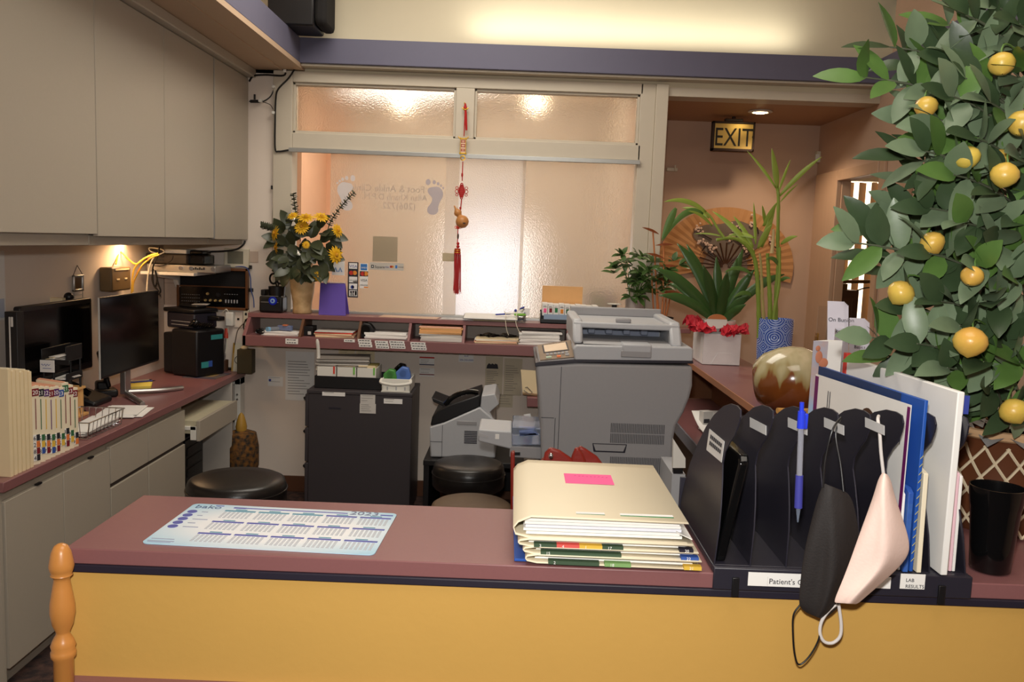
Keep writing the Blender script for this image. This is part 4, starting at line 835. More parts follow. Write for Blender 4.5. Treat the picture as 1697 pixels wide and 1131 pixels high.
cord('black looped cable bundle hanging under the corner shelf', [(254, 446), (252, 462), (257, 476), (260, 462), (257, 448), (262, 470), (266, 483), (258, 492)], 4.905, .005, M_cabl)
cord('black cable drooping over the recorder front', [(287, 424), (284, 432), (272, 440), (256, 441)], 4.955, .003, M_cabl)
cord('thick black cable running under the corner cabinet to the keypad', [(332, 417), (360, 417), (390, 414), (403, 406), (406, 399)], 5.22, .0055, M_cabl)
cord('blue cable running from the shelf down the wall to the ledge', [(345, 440, 5.2), (370, 443), (400, 442), (410, 446), (415, 460), (416, 480), (420, 495), (421, 510)], 5.27, .0035, M_cablb)
# speaker and ornament on the left wall
XW = -2.16
def wallx(px, py, X=XW): return atx(px, py, X)
a, b_ = wallx(186, 484, -2.09), wallx(217, 442, -2.09)
t = thing('wall_speaker', 'brown plastic speaker box fixed to the lit wall under the cabinets', 'speaker', (-2.12, (a.y + b_.y) / 2, a.z))
g = MB(); g.box(-2.158, -2.09, a.y, b_.y, a.z, b_.z); g.build('case', mat('olive brown plastic', (112, 92, 62), .45), t, .008)
g = MB()
for k in range(2): g.box(-2.09, -2.086, a.y + .05 + .09 * k, a.y + .08 + .09 * k, (a.z + b_.z) / 2 - .004, (a.z + b_.z) / 2 + .004)
g.box(-2.09, -2.085, a.y + .03, b_.y - .03, b_.z - .016, b_.z - .008); g.build('slot', M_manila, t)
a, b_ = wallx(118, 484), wallx(134, 455); ym = (a.y + b_.y) / 2
t = thing('hanging_ornament', 'small framed glass ornament hanging by a cord on the left wall', 'ornament', (-2.15, ym, a.z))
g = MB()
for z0, z1, y0, y1 in ((a.z, b_.z, a.y, a.y + .012), (a.z, b_.z, b_.y - .012, b_.y), (a.z, a.z + .012, a.y, b_.y), (b_.z - .012, b_.z, a.y, b_.y)): g.box(-2.156, -2.144, y0, y1, z0, z1)
g.build('frame', M_silver, t, .003); g = MB(); g.box(-2.155, -2.15, a.y + .012, b_.y - .012, a.z + .012, b_.z - .012); g.build('panel', mat('bronze panel', (96, 70, 40), .3, .4), t)
c = wallx(125, 440); g = MB(); g.tube([(-2.15, a.y + .004, b_.z), (-2.153, ym, c.z), (-2.15, b_.y - .004, b_.z)], .002, 5); g.build('cord', M_cablg, t)
g = MB(); z_ = wallx(125, 495).z; g.tube([(-2.15, a.y + .006, a.z), (-2.15, a.y + .006, z_), (-2.15, b_.y - .006, z_), (-2.15, b_.y - .006, a.z)], .002, 5); g.tube([(-2.15, a.y + .006, (a.z + z_) / 2), (-2.15, b_.y - .006, (a.z + z_) / 2)], .002, 5); g.build('chain', M_silver, t)
a, b_ = wallx(-6, 532), wallx(5, 416); g = MB(); g.box(-2.158, -2.155, a.y, b_.y, a.z, b_.z, 0); g.box(-2.155, -2.1545, a.y, b_.y - .01, a.z + .01, a.z + .09, 1); tag(g.build('wall_notice', [M_paper, mat('pale blue print', (190, 202, 222), .8)]), 'white notice taped to the left wall at the picture edge', 'notice')
c = at(112, 497, 4.05); g = MB(); g.obox((c.x, 4.06, c.z - .03), (.07, .05, .07), RZ(.3)); g.ell((c.x, 4.06, c.z + .012), (.022, .02, .022)); tag(g.build('webcam', M_black, None, .01), 'black webcam perched behind the top edge of the nearest monitor', 'webcam')
c = at(93, 497, 4.02); g = MB(); g.box(c.x - .04, c.x + .04, 4.0, 4.03, c.z - .03, c.z + .01); tag(g.build('cream_card', M_manila, None, .002), 'cream card peeking over the top of the nearest monitor', 'card')
# sockets and adapters under the intercom
t, g, a, b_ = wallbox('plug_adapter', 'white inline power adapter plugged into the wall under the intercom', 'adapter', 373, 541, 386, 518, .05, M_white)
g.build('case', M_white, t, .006); g = MB(); g.tube(smoothpath([at(379, 519, 5.26), at(375, 513, 5.25), at(370, 518, 5.26)]), .004, 6); g.tube(smoothpath([at(378, 541, 5.26), at(377, 556, 5.26), at(376, 572, 5.25), at(374, 586, 5.24)]), .003, 6); g.build('lead', M_cablw, t)
t, g, a, b_ = wallbox('power_socket', 'ivory multi outlet socket strip beside the ledge end', 'socket', 403, 549, 412, 514, .03, M_ivory)
g.build('plate', M_ivory, t, .003); g = MB()
for k in range(3):
    z = a.z + (b_.z - a.z) * (.2 + .3 * k); g.box((a.x + b_.x) / 2 - .006, (a.x + b_.x) / 2 + .006, YB - .032, YB - .03, z - .008, z + .008)
g.build('outlet_slot', M_black, t)
t, g, a, b_ = wallbox('phone_jack', 'white phone jack plate on the wall under the intercom corner', 'socket', 388, 543, 402, 517, .008, M_white)
g.build('plate', M_wall, t, .002); g = MB(); c = at(395, 529, YB - .01); g.box(c.x - .006, c.x + .006, YB - .014, YB - .008, c.z - .006, c.z + .006); g.build('jack', M_gloss, t)
cord('grey cable looping from the ivory socket down to the worktop', [(408, 533), (400, 540), (394, 548), (391, 560), (389, 572)], 5.24, .003, M_cablg, grp='cables under the intercom')
cord('black cable looping from the ivory socket behind the ledge end', [(410, 528), (405, 535), (404, 545), (409, 549), (412, 542)], 5.25, .004, M_cabl, grp='cables under the intercom')
# ------------------------------------------------------------------ file pedestal, stools, fax, floor things
FX0, FX1, FY0, FY1, FH = -1.185, -.574, 4.86, 5.245, .726
t = thing('file_cabinet', 'charcoal steel file pedestal standing under the pigeonhole ledge', 'file cabinet', ((FX0 + FX1) / 2, 5.05, 0))
g = MB(); g.box(FX0 + .022, FX1, FY0, FY1, .02, FH - .02); g.build('body', M_filec, t, .004)
g = MB(); g.box(FX0 + .012, FX1 + .002, FY0 - .002, FY1, FH - .02, FH); g.build('top', M_filec, t, .003)
for z0, z1 in ((.03, .30), (.31, .505), (.515, .70)):
    g = MB(); g.box(FX0 + .002, FX0 + .022, FY0 + .004, FY1 - .004, z0, z1); d = g.build('drawer', M_filec, t, .003)
    g = MB(); g.prism([(FX0 + .002, z1 - .02), (FX0 - .022, z1 - .028), (FX0 - .022, z1 - .038), (FX0 + .002, z1 - .06)], 'y', FY0 + .06, FY1 - .06); g.build('handle', M_black, d, .003)
def flat(name, label, cat, px0, py0, px1, py1, Y, m, rows=(), lines=0, parent=None, group=None, seed=1, head=0, cols=1):
    """thin sheet on a plane facing the lobby with printed lines"""
    a, b_ = at(px0, py1, Y), at(px1, py0, Y); g = MB(); g.box(a.x, b_.x, Y - .0012, Y, a.z, b_.z)
    o = g.build(name, m, parent)
    if parent is None: tag(o, label, cat, group)
    if lines:
        rnd = random.Random(seed); g = MB(); H_ = b_.z - a.z; W_ = b_.x - a.x
        for c_ in range(cols):
            for k in range(lines):
                z = b_.z - H_ * (.10 + head + (.82 - head) * k / max(1, lines)); x0 = a.x + W_ * (.08 + c_ / cols * .9); x1 = x0 + W_ * .84 / cols * rnd.uniform(.45, .95)
                g.box(x0, x1, Y - .0018, Y - .0011, z - max(.0016, H_ * .010), z)
        g.build('print', mat('faded print', (112, 106, 104), .7), o)
    return o, a, b_
t, a, b_ = flat('pedestal_label', 'long white label at the top left of the file pedestal side', 'label', 534, 651, 572, 656, FY0 - .001, M_paper, lines=1, group='labels on the file pedestal')
flat('pedestal_label', 'upper cream typed card on the file pedestal side', 'label', 597, 655, 622, 669, FY0 - .001, M_paperg, lines=3, group='labels on the file pedestal', seed=2)
flat('pedestal_label', 'lower cream typed card on the file pedestal side', 'label', 596, 670, 623, 685, FY0 - .001, M_paperg, lines=4, group='labels on the file pedestal', seed=3)
flat('pedestal_label', 'white strip label at the right of the file pedestal side', 'label', 636, 662, 667, 669, FY0 - .001, M_paper, lines=2, group='labels on the file pedestal', seed=4)
a, b_ = at(545, 678, FY0), at(565, 676, FY0); g = MB(); g.box(a.x, b_.x, FY0 - .001, FY0, a.z, b_.z); g.build('nameplate', M_org, bpy.data.objects['file_cabinet'])
# black tray of white card boxes
Yt = 4.93; a, b_ = at(521, 640, Yt), at(632, 640, Yt)
t = thing('card_tray', 'black tray holding three white card boxes on the file pedestal', 'tray', ((a.x + b_.x) / 2, Yt + .1, FH))
x0, x1, y0, y1 = a.x, b_.x, Yt, Yt + .24
g = MB(); g.box(x0, x1, y0, y1, FH, FH + .006); h = .072
for bx in ((x0, x1, y0, y0 + .005), (x0, x1, y1 - .005, y1), (x0, x0 + .005, y0, y1), (x1 - .005, x1, y0, y1)): g.box(*bx, FH, FH + h)
g.build('tray', M_black, t, .003)
for i in range(3):
    xa = x0 + .012 + i * (x1 - x0 - .04) / 3; xb = xa + (x1 - x0 - .04) / 3 - .004; zt = FH + .125
    t = thing('card_box', ['white card box with a red slip at the left of the black tray', 'middle white card box in the black tray', 'right white card box with green edged folders in the black tray'][i], 'box', ((xa + xb) / 2, y0 + .1, FH + .006), 'white boxes in the black tray')
    g = MB()
    for bx in ((xa, xb, y0 + .008, y0 + .011), (xa, xb, y1 - .04, y1 - .037), (xa, xa + .003, y0 + .008, y1 - .04), (xb - .003, xb, y0 + .008, y1 - .04)): g.box(*bx, FH + .007, zt)
    g.box(xa, xb, y0 + .008, y1 - .04, FH + .007, FH + .01); g.build('carton', M_white, t, .001)
    g = MB(); rnd = random.Random(i)
    for k in range(9): y = y0 + .02 + k * .018; g.obox(((xa + xb) / 2, y, FH + .075), (xb - xa - .012, .006, .115 + rnd.uniform(-.004, .012)), RX(rnd.uniform(-.05, .05)), rnd.choice((0, 1, 2)) if i < 2 else rnd.choice((0, 3)))
    g.build('cards', [M_manila, M_paperg, M_pinkc, mat('olive card', (120, 110, 60), .7)], t)
    g = MB(); g.box(xb - .018, xb - .008, y0 + .006, y0 + .0075, FH + .085, FH + .128); g.build('index_flag', [mat('bright red folder', (214, 62, 44)), mat('green flag', (120, 190, 80), .6), mat('green flag', (120, 190, 80), .6)][i], t)
g = MB(); zt = FH + .135
for i in range(5): g.obox((x0 + .15, y0 + .07 + .004 * i, zt + .010 * i), (.30, .12, .0045), RX(.12) @ RZ(.03 * i), i % 2)
tag(g.build('grey_folder', [mat('grey folder card', (128, 122, 116), .7), M_paperg]), 'sloping grey folders lying across the white card boxes', 'folder')
g = MB(); c = at(527, 600, 4.96); g.tube(smoothpath([(c.x, 4.96, FH + .10), (c.x + .002, 4.96, FH + .2), (c.x - .004, 4.95, FH + .28)]), [.012] + [.010] * 11 + [.006]); tag(g.build('toothbrush_handle', M_white), 'white rod handle sticking up at the left of the card boxes', 'handle')
# white caddy with tape dispensers
Yc = 4.875; a, b_ = at(631, 655, Yc), at(680, 655, Yc); x0, x1, y0, y1 = a.x, b_.x - .004, Yc, 5.12
t = thing('plastic_caddy', 'white plastic caddy with a front handle on the file pedestal edge', 'caddy', ((x0 + x1) / 2, 5.0, FH))
g = MB(); g.box(x0, x1, y0, y1, FH, FH + .006); h = .075
for bx in ((x0, x1, y0 + .02, y0 + .025), (x0, x1, y1 - .005, y1), (x0, x0 + .005, y0 + .02, y1), (x1 - .005, x1, y0 + .02, y1)): g.box(*bx, FH, FH + h)
g.box(x0 + (x1 - x0) * .5 - .002, x0 + (x1 - x0) * .5 + .002, y0 + .02, y1, FH, FH + h - .01)
g.build('bin', M_white, t, .004)
g = MB(); g.tube(smoothpath([(x0, y0 + .03, FH + .07), (x0 + .003, y0 - .002, FH + .055), ((x0 + x1) / 2, y0 - .012, FH + .045), (x1 - .003, y0 - .002, FH + .055), (x1, y0 + .03, FH + .07)]), .009); g.build('handle', M_white, t)
g = MB()
for k in range(3): xx = x0 + .03 + k * .05; g.box(xx, xx + .008, y0 + .0185, y0 + .0205, FH + .01, FH + .03)
g.build('drain_slot', M_grey, t)
def tape(label, px, py, Y, m, r, w_):
    c = at(px, py, Y); t = thing('tape_dispenser', label, 'tape dispenser', (c.x, Y, FH + .01))
    g = MB(); R = RX(pi / 2); zb = FH + .008
    g.prism([(c.x - r * 1.15, zb), (c.x + r * 1.15, zb), (c.x + r * 1.15, c.z - r * .2), (c.x + r * .8, c.z + r * .8), (c.x - r * .2, c.z + r), (c.x - r * 1.15, c.z + r * .1)], 'y', Y, Y + w_); g.build('case', m, t, .006)
    g = MB(); g.cyl((c.x, Y - .004, c.z), (c.x, Y + w_ + .004, c.z), r * .5); g.build('tape_roll', M_clear, t)
tape('green tape dispenser in the left half of the white caddy', 646, 622, 4.95, mat('green plastic', (74, 140, 66), .35), .034, .05)
tape('blue tape dispenser in the right half of the white caddy', 668, 619, 4.96, mat('cornflower plastic', (84, 118, 188), .35), .038, .04)
tape('black tape dispenser at the back of the white caddy', 664, 612, 5.06, M_gloss, .034, .04)
# notices on the wall below the ledge
YN = YB - .0015
flat('price_list', 'tall white printed list taped to the wall left of the file pedestal', 'notice', 473, 584, 521, 663, YN, M_paper, lines=13, head=.1, cols=1, seed=5)
flat('wall_card', 'small white card on the wall left of the printed list', 'card', 444, 625, 469, 640, YN, M_paper, lines=2, seed=6)
g = MB(); a = at(447, 629, YN - .002); g.box(a.x - .006, a.x + .008, YN - .002, YN - .001, a.z - .012, a.z + .002); g.build('logo', M_bluet, bpy.data.objects['wall_card'])
flat('wall_note', 'yellowed note on the wall behind the card boxes', 'note', 561, 580, 588, 597, YN, M_manila, lines=5, seed=7)
flat('wall_note', 'second yellowed note to the right behind the card boxes', 'note', 590, 583, 621, 599, YN, M_manila, lines=5, seed=8)
o, a, b_ = flat('business_card', 'white business card with a red and blue banner on the wall', 'card', 695, 591, 720, 605, YN, M_paper, lines=3, head=.3, seed=9)
g = MB(); g.box(a.x, b_.x, YN - .002, YN - .0011, b_.z - .014, b_.z - .004, 0); g.box(a.x, b_.x, YN - .002, YN - .0011, a.z, a.z + .006, 1); g.build('banner', [mat('red banner', (190, 60, 50), .6), mat('navy banner', (40, 44, 84), .6)], o)
o, a, b_ = flat('business_card', 'white business card with a dark red line below the bannered card', 'card', 695, 611, 720, 624, YN, M_paper, lines=2, seed=10)
g = MB(); g.box(a.x, b_.x, YN - .002, YN - .0011, a.z + .010, a.z + .016); g.build('line', mat('tab maroon', (122, 30, 40)), o)
o, a, b_ = flat('number_card', 'small white card with a printed phone number under the ledge', 'card', 760, 586, 785, 600, YN, M_paper)
text('206-243-0000', 'lettering', o, (a.x + .006, YN - .0016, a.z + .008), .015, M_bluet); text('BLUE', 'lettering', o, (a.x + .034, YN - .0016, a.z + .034), .011, M_bluet)
o, a, b_ = flat('licence_sheet', 'aged cream licence sheet taped to the wall above the fax machine', 'notice', 803, 592, 834, 654, YN, mat('aged cream paper', (206, 194, 170), .8, var=.05, scale=10), lines=11, head=.28, seed=12)
g = MB()
for k in range(3): x = a.x + .02 + .02 * k; g.prism([(x - .014, b_.z - .075), (x + .02, b_.z - .075), (x + .014, b_.z - .048), (x, b_.z - .042), (x - .010, b_.z - .055)], 'y', YN - .002 - .0002 * k, YN - .0011)
g.build('emblem', M_inkt, o)
flat('licence_sheet', 'second aged cream sheet with signature right of the licence sheet', 'notice', 834, 595, 866, 655, YN, mat('aged cream paper', (206, 194, 170)), lines=12, head=.1, seed=13)
flat('wall_slip', 'small slip taped to the wall below the aged sheets', 'note', 826, 655, 850, 675, YN, mat('aged cream paper', (206, 194, 170)), lines=4, seed=14)
# stools
def stool(label, x, y, r, zt, th, m, rings=True):
    t = thing('round_stool', label, 'stool', (x, y, 0), 'round stools behind the counter')
    g = MB(); e = .03
    g.lathe([(r * .93, zt - th), (r * .99, zt - th + .012), (r, zt - th * .55), (r * .985, zt - th * .30), (r * .95, zt - .010), (r * .86, zt - .001), (r * .5, zt + .004), (.002, zt + .005)], (x, y, 0), 48, cap=(True, False)); g.build('seat', m, t, 0, 60)
    g = MB(); g.tube([(x + (r * 1.0) * cos(a), y + r * 1.0 * sin(a), zt - th * .42) for a in (2 * pi * k / 48 for k in range(48))], .003, 6, closed=True); g.build('piping', m, t)
    g = MB(); g.lathe([(.028, .10), (.028, zt - th - .02), (.09, zt - th - .001)], (x, y, 0), 20); g.build('column', M_chrome, t)
    for k in range(5):
        a = 2 * pi * k / 5 + .3; g = MB(); g.tube([(x, y, .11), (x + .22 * cos(a), y + .22 * sin(a), .065)], [.022, .014]); lg = g.build('leg', M_black, t)
        g = MB(); c = V((x + .22 * cos(a), y + .22 * sin(a), .0)); R = RZ(a); g.cyl(c + R @ V((0, -.018, .027)), c + R @ V((0, .018, .027)), .026); g.cyl(c + V((0, 0, .03)), c + V((0, 0, .07)), .007); g.build('caster', M_black, lg)
    return t
stool('round black vinyl stool beside the worktop drawers', -1.105, 3.42, .198, .615, .105, M_vinyl)
stool('thick round black stool in front of the fax machine', -.205, 4.15, .178, .525, .125, M_vinyl)
stool('low round brown stool just behind the reception counter', -.15, 3.36, .165, .565, .09, M_brownv)
# fax machine on a dark stand
YFx = 4.5
def fp(px, py): q = at(px, py, YFx); return (q.x, q.z)
zb = fp(770, 761)[1]
t = thing('fax_stand', 'low dark stand under the fax machine', 'stand', (-.2, 4.7, 0))
xa, xb = fp(703, 770)[0], fp(868, 770)[0]
g = MB(); g.box(xa, xb, YFx - .06, 5.2, zb - .03, zb); g.build('top', M_black, t, .004)
for x in (xa + .002, xb - .032):
    g = MB(); g.box(x, x + .03, YFx - .05, 5.18, 0, zb - .03); g.build('side_panel', M_dwood if False else M_black, t, .003)
g = MB(); g.box(xa + .032, xb - .032, 5.14, 5.16, .1, zb - .03); g.build('back_panel', M_black, t)
t = thing('fax_machine', 'pale grey laser fax machine with a black control top and handset', 'fax machine', (fp(770, 761)[0], 4.68, zb))
side = [fp(713, 760), fp(712, 732), fp(712, 708), fp(736, 701), fp(795, 675), fp(820, 697), fp(821, 760)]
side = [(p[0], max(p[1], zb + .002)) for p in side]
g = MB(); g.prism(side, 'y', YFx, YFx + .36); g.build('body', M_print2, t, .008)
top = [fp(713, 706), fp(716, 692), fp(724, 682), fp(745, 672), fp(795, 655), fp(796, 674), fp(737, 700)]
g = MB(); g.prism(top, 'y', YFx + .004, YFx + .355); g.build('control_top', M_black, t, .006)
g = MB(); g.prism([fp(796, 676), fp(798, 657), fp(820, 654), fp(827, 671), fp(812, 684), fp(818, 697)], 'y', YFx + .01, YFx + .35); g.build('paper_guide', M_print2, t, .004)
g = MB(); P = [fp(736, 676), fp(748, 664), fp(765, 656), fp(780, 654), fp(792, 656)]; g.tube(smoothpath([(p[0], YFx + .05, p[1] + .006) for p in P]), .014, 8); g.build('handset', M_gloss, t)
g = MB(); g.slab([(fp(712, 665)[0], YFx + .10, fp(712, 665)[1]), (fp(715, 670)[0], YFx + .10, fp(715, 672)[1]), (fp(752, 690)[0], YFx + .10, fp(752, 689)[1]), (fp(756, 682)[0], YFx + .10, fp(756, 682)[1])], (0, .22, 0)); g.build('document_flap', M_black, t, .003)
g = MB(); a, b_ = fp(757, 704), fp(790, 699); g.box(a[0], b_[0], YFx - .002, YFx + .004, a[1], b_[1]); g.build('grip_recess', M_print, t, .002)
g = MB(); a, b_ = fp(769, 735), fp(791, 714)
for k in range(8): z = a[1] + (b_[1] - a[1]) * k / 8; g.box(a[0], b_[0], YFx - .0015, YFx + .004, z, z + (b_[1] - a[1]) * .07)
g.build('vent_slat', M_org, t)
g = MB(); a = fp(733, 720); g.box(a[0] - .001, a[0] + .001, YFx - .001, YFx + .002, zb + .004, fp(733, 705)[1]); a, b_ = fp(713, 732), fp(733, 732); g.box(a[0], b_[0], YFx - .001, YFx + .002, a[1] - .001, a[1] + .001); g.build('seam', M_org, t)
g = MB()
for r in range(2):
    for k in range(5): q = fp(757 + 7 * k, 668 + r * 5 - 2.6 * k); g.ell((q[0], YFx + .12 + .05 * r, q[1] + .012), (.009, .009, .005), 0)
g.build('keypad', M_grey, t)
# ------------------------------------------------------------------ big grey office printer
YP = 3.35
def pp(px, py, Y=YP): q = at(px, py, Y); return (q.x, q.z)
t = thing('office_printer', 'big grey floor standing office printer with document feeder', 'printer', (.4, 3.6, 0)); PR = t
body = [(pp(893, 604)[0], .03), pp(897, 760), pp(895, 690), pp(891, 640), pp(888, 606), pp(958, 602), pp(1148, 607), pp(1148, 640), pp(1143, 660), pp(1133, 685), pp(1121, 706), pp(1117, 725), pp(1115, 760), (pp(1113, 790)[0], .03)]
g = MB(); g.prism(body, 'y', YP, YP + .52); g.build('body', M_print, t, .012, seg=3)
g = MB(); g.prism([pp(887, 608), pp(887, 602), pp(893, 600), pp(958, 595), pp(1148, 598), pp(1149, 603), pp(958, 601), pp(893, 607)], 'y', YP - .004, YP + .525); g.build('dark_groove', M_org, t, .002)
g = MB(); sc = [pp(952, 598), pp(950, 578), pp(955, 572), pp(1146, 576), pp(1149, 581), pp(1148, 600)]
g.prism(sc, 'y', YP - .004, YP + .525); g.build('scanner_deck', M_print2, t, .006)
# feeder: back shell, side cheeks, top cover
zD = pp(1050, 574)[1]; zT = pp(1050, 528, YP + .2)[1]; xl_, xr_ = pp(952, 560)[0], pp(1138, 560)[0]
g = MB(); g.box(xl_, xr_, YP + .30, YP + .50, zD, zT - .02); g.build('feeder_housing', M_print2, t, .01)
g = MB(); ck = [(YP + .02, zD), (YP + .52, zD), (YP + .52, zT), (YP + .10, zT), (YP + .04, zT - .06)]
g.prism(ck, 'x', xl_ - .004, xl_ + .035); g.build('feeder_cheek', M_print2, t, .01)
g = MB(); g.prism(ck, 'x', xr_ - .055, xr_ - .01); g.build('feeder_cheek', M_print2, t, .01)
g = MB(); g.box(xl_, xr_ - .012, YP + .08, YP + .16, zT - .035, zT - .012); g.box(xl_, xr_ - .012, YP + .14, YP + .52, zT - .03, zT - .018); g.build('feeder_cover', M_print2, t, .006)
g = MB(); g.box(xl_ + .01, xr_ - .02, YP + .5, YP + .52, zT - .02, zT + .02); g.build('rear_rail', M_print, t, .006)
g = MB(); g.box(xl_ + .17, xl_ + .23, YP + .10, YP + .13, zT - .013, zT + .006); g.build('input_guide', M_print, t, .006)
xm0, xm1 = xl_ + .045, xr_ - .06
g = MB(); g.box(xm0, xm1, YP + .285, YP + .30, zD + .005, zT - .04); g.build('mechanism_plate', mat('smoke blue plastic', (132, 140, 160), .3), t)
zr = zD + .055
g = MB(); g.cyl((xm0, YP + .25, zr), (xm1, YP + .25, zr), .006, seg=12); g.build('roller_shaft', M_chrome, t)
for k in range(9):
    x = xm0 + (xm1 - xm0) * (k + .5) / 9; g = MB(); g.cyl((x - .012, YP + .25, zr), (x + .012, YP + .25, zr), .014 if k % 2 else .010, seg=16); g.build('roller', M_black if k % 3 == 1 else M_chrome, t, .002)
for k in (1, 3, 5, 7):
    x = xm0 + (xm1 - xm0) * (k + .1) / 9; g = MB(); g.box(x - .014, x + .014, YP + .235, YP + .29, zr - .035, zr - .004); g.build('roller_bracket', mat('smoke blue plastic', (132, 140, 160)), t, .003)
g = MB(); g.prism([(YP + .02, zD), (YP + .28, zD), (YP + .28, zD + .012), (YP + .05, zD + .006)], 'x', xm0 - .008, xm1 + .008); g.build('output_bed', M_grey, t)
a, b_ = pp(1030, 590), pp(1080, 577); g = MB(); g.box(a[0], b_[0], YP - .012, YP + .16, a[1] + .012, b_[1] + .014); g.build('output_stop', M_print2, t, .008)
a, b_ = pp(1029, 592, YP - .01), pp(1080, 583, YP - .01); g = MB(); g.box(a[0], b_[0], YP - .012, YP - .004, a[1], b_[1]); g.build('paper_lip', M_print, t, .003)
# control panel wedge on the left
cp = [pp(893, 601), pp(886, 594), pp(886, 584), pp(899, 577), pp(952, 571), pp(955, 597)]
zc0 = pp(886, 588)[1]
P0, P1, P2, P3 = at(893, 600, YP - .0), at(958, 594, YP - .0), at(948, 564, YP + .20), at(888, 573, YP + .20)
g = MB(); g.slab([P0, P1, P2, P3], (0, .02, -.05)); g.build('control_console', M_print, t, .008)
def bil(u, v, e=.001):
    p = P0 * (1 - u) * (1 - v) + P1 * u * (1 - v) + P2 * u * v + P3 * (1 - u) * v; n = (P1 - P0).cross(P3 - P0).normalized(); return p + n * e
def patch(name, u0, u1, v0, v1, m, e=.002):
    g = MB(); n = (P1 - P0).cross(P3 - P0).normalized(); g.slab([bil(u0, v0), bil(u1, v0), bil(u1, v1), bil(u0, v1)], n * e); return g.build(name, m, t)
patch('console_plate', .04, .96, .04, .97, mat('bronze console plate', (134, 116, 98), .4, .3), .003)
patch('console_screen', .20, .80, .46, .86, mat('cream lcd', (222, 198, 170), .25), .005); patch('screen_rim', .16, .84, .42, .90, M_org, .0035)
for k in range(6): patch('console_button', .22 + .10 * k, .29 + .10 * k, .26, .36, M_print, .006)
patch('console_button', .2, .34, .10, .18, mat('pale green key', (170, 190, 170), .5), .006); patch('console_button', .48, .58, .10, .18, mat('orange key', (222, 120, 70), .5), .006); patch('console_button', .7, .8, .14, .22, M_print, .006)
# details on the side facing the lobby
def pbox(name, px0, py0, px1, py1, m, d0=-.002, d1=.004, bev=.001):
    a, b_ = pp(px0, py1), pp(px1, py0); g = MB(); g.box(a[0], b_[0], YP + d0, YP + d1, a[1], b_[1]); return g.build(name, m, t, bev)
def grille(px0, py0, px1, py1, n, rows):
    a, b_ = pp(px0, py1), pp(px1, py0); g = MB(); H_ = (b_[1] - a[1]) / rows
    for r in range(rows):
        for k in range(n): x = a[0] + (b_[0] - a[0]) * k / n; g.box(x, x + (b_[0] - a[0]) / n * .5, YP - .0015, YP + .004, a[1] + H_ * r + H_ * .05, a[1] + H_ * (r + 1) - H_ * .05)
    return g.build('vent_slots', mat('vent shadow plastic', (74, 72, 76), .6), t)
grille(1011, 704, 1103, 735, 34, 2); grille(1010, 759, 1101, 785, 34, 1)
g = MB(); a, b_ = pp(981, 749), pp(1039, 737)
g.prism([(a[0], b_[1]), (b_[0], b_[1]), (b_[0] - .006, a[1]), (a[0] + .006, a[1])], 'y', YP - .002, YP + .003); hr = g.build('grip_recess', M_org, t, .001)
g = MB(); g.prism([(a[0] + .004, b_[1] - .003), (b_[0] - .004, b_[1] - .003), (b_[0] - .014, a[1] + .006), (a[0] + .014, a[1] + .006)], 'y', YP - .004, YP - .0015); g.build('grip_face', M_print, hr)
g = MB(); a = pp(930, 620); g.box(a[0] - .001, a[0] + .001, YP - .0012, YP + .002, .1, pp(930, 608)[1]); a, b_ = pp(897, 690), pp(918, 693); g.box(a[0], b_[0], YP - .0012, YP + .002, b_[1] - .001, b_[1] + .001); a = pp(919, 720); g.box(a[0] - .001, a[0] + .001, YP - .0012, YP + .002, .1, b_[1]); g.build('panel_seam', M_org, t)
# bypass tray jutting out to the left
Yt = YP + .06
T = lambda px, py: at(px, py, Yt)
g = MB(); g.slab([T(793, 712), T(848, 716), T(850, 746), T(792, 732)], (0, .22, 0)); g.build('bypass_tray', M_print2, t, .006)
q = T(824, 724); g = MB(); g.box(q.x - .008, q.x + .008, Yt - .002, Yt + .001, q.z - .01, q.z + .01); g.build('tray_sticker', M_paper, t)
q = T(800, 722); g = MB(); g.slab([T(793, 717), T(810, 723), T(809, 727), T(793, 723)], (0, -.002, 0)); g.build('tray_slot', M_grey, t)
M_smoke = mat('clear smoke plastic', (176, 190, 214), .12, trans=.75, ior=1.2)
g = MB(); g.slab([T(849, 708), T(898, 711), T(898, 738), T(848, 739)], (0, .24, 0)); g.build('clear_tray_cover', M_smoke, t, .004)
g = MB(); g.slab([T(845, 740), T(898, 742), T(898, 762), T(844, 758)], (0, .24, 0)); g.build('tray_base', M_print, t, .004)
g = MB(); g.slab([T(860, 716), T(886, 715), T(893, 722), T(861, 724)], (0, .05, 0)); g.build('blue_guide', mat('periwinkle plastic', (128, 148, 206), .35), t, .003)
g = MB(); g.slab([T(849, 750), T(862, 750), T(862, 755), T(849, 755)], (0, -.003, 0)); g.build('tray_latch', M_black, t)
# paper and pink flag beside the tray
g = MB(); Yq = YP + .34
Q = lambda px, py: at(px, py, Yq)
g.slab([Q(868, 688), Q(879, 686), Q(883, 709), Q(876, 709)], (0, .004, 0), 0); g.slab([Q(866, 698), Q(877, 696), Q(878, 702), Q(868, 706)], (0, -.003, 0), 1)
tag(g.build('paper_flag', [M_paper, M_pinkp]), 'white paper slip with a pink flag standing left of the big printer', 'slip')
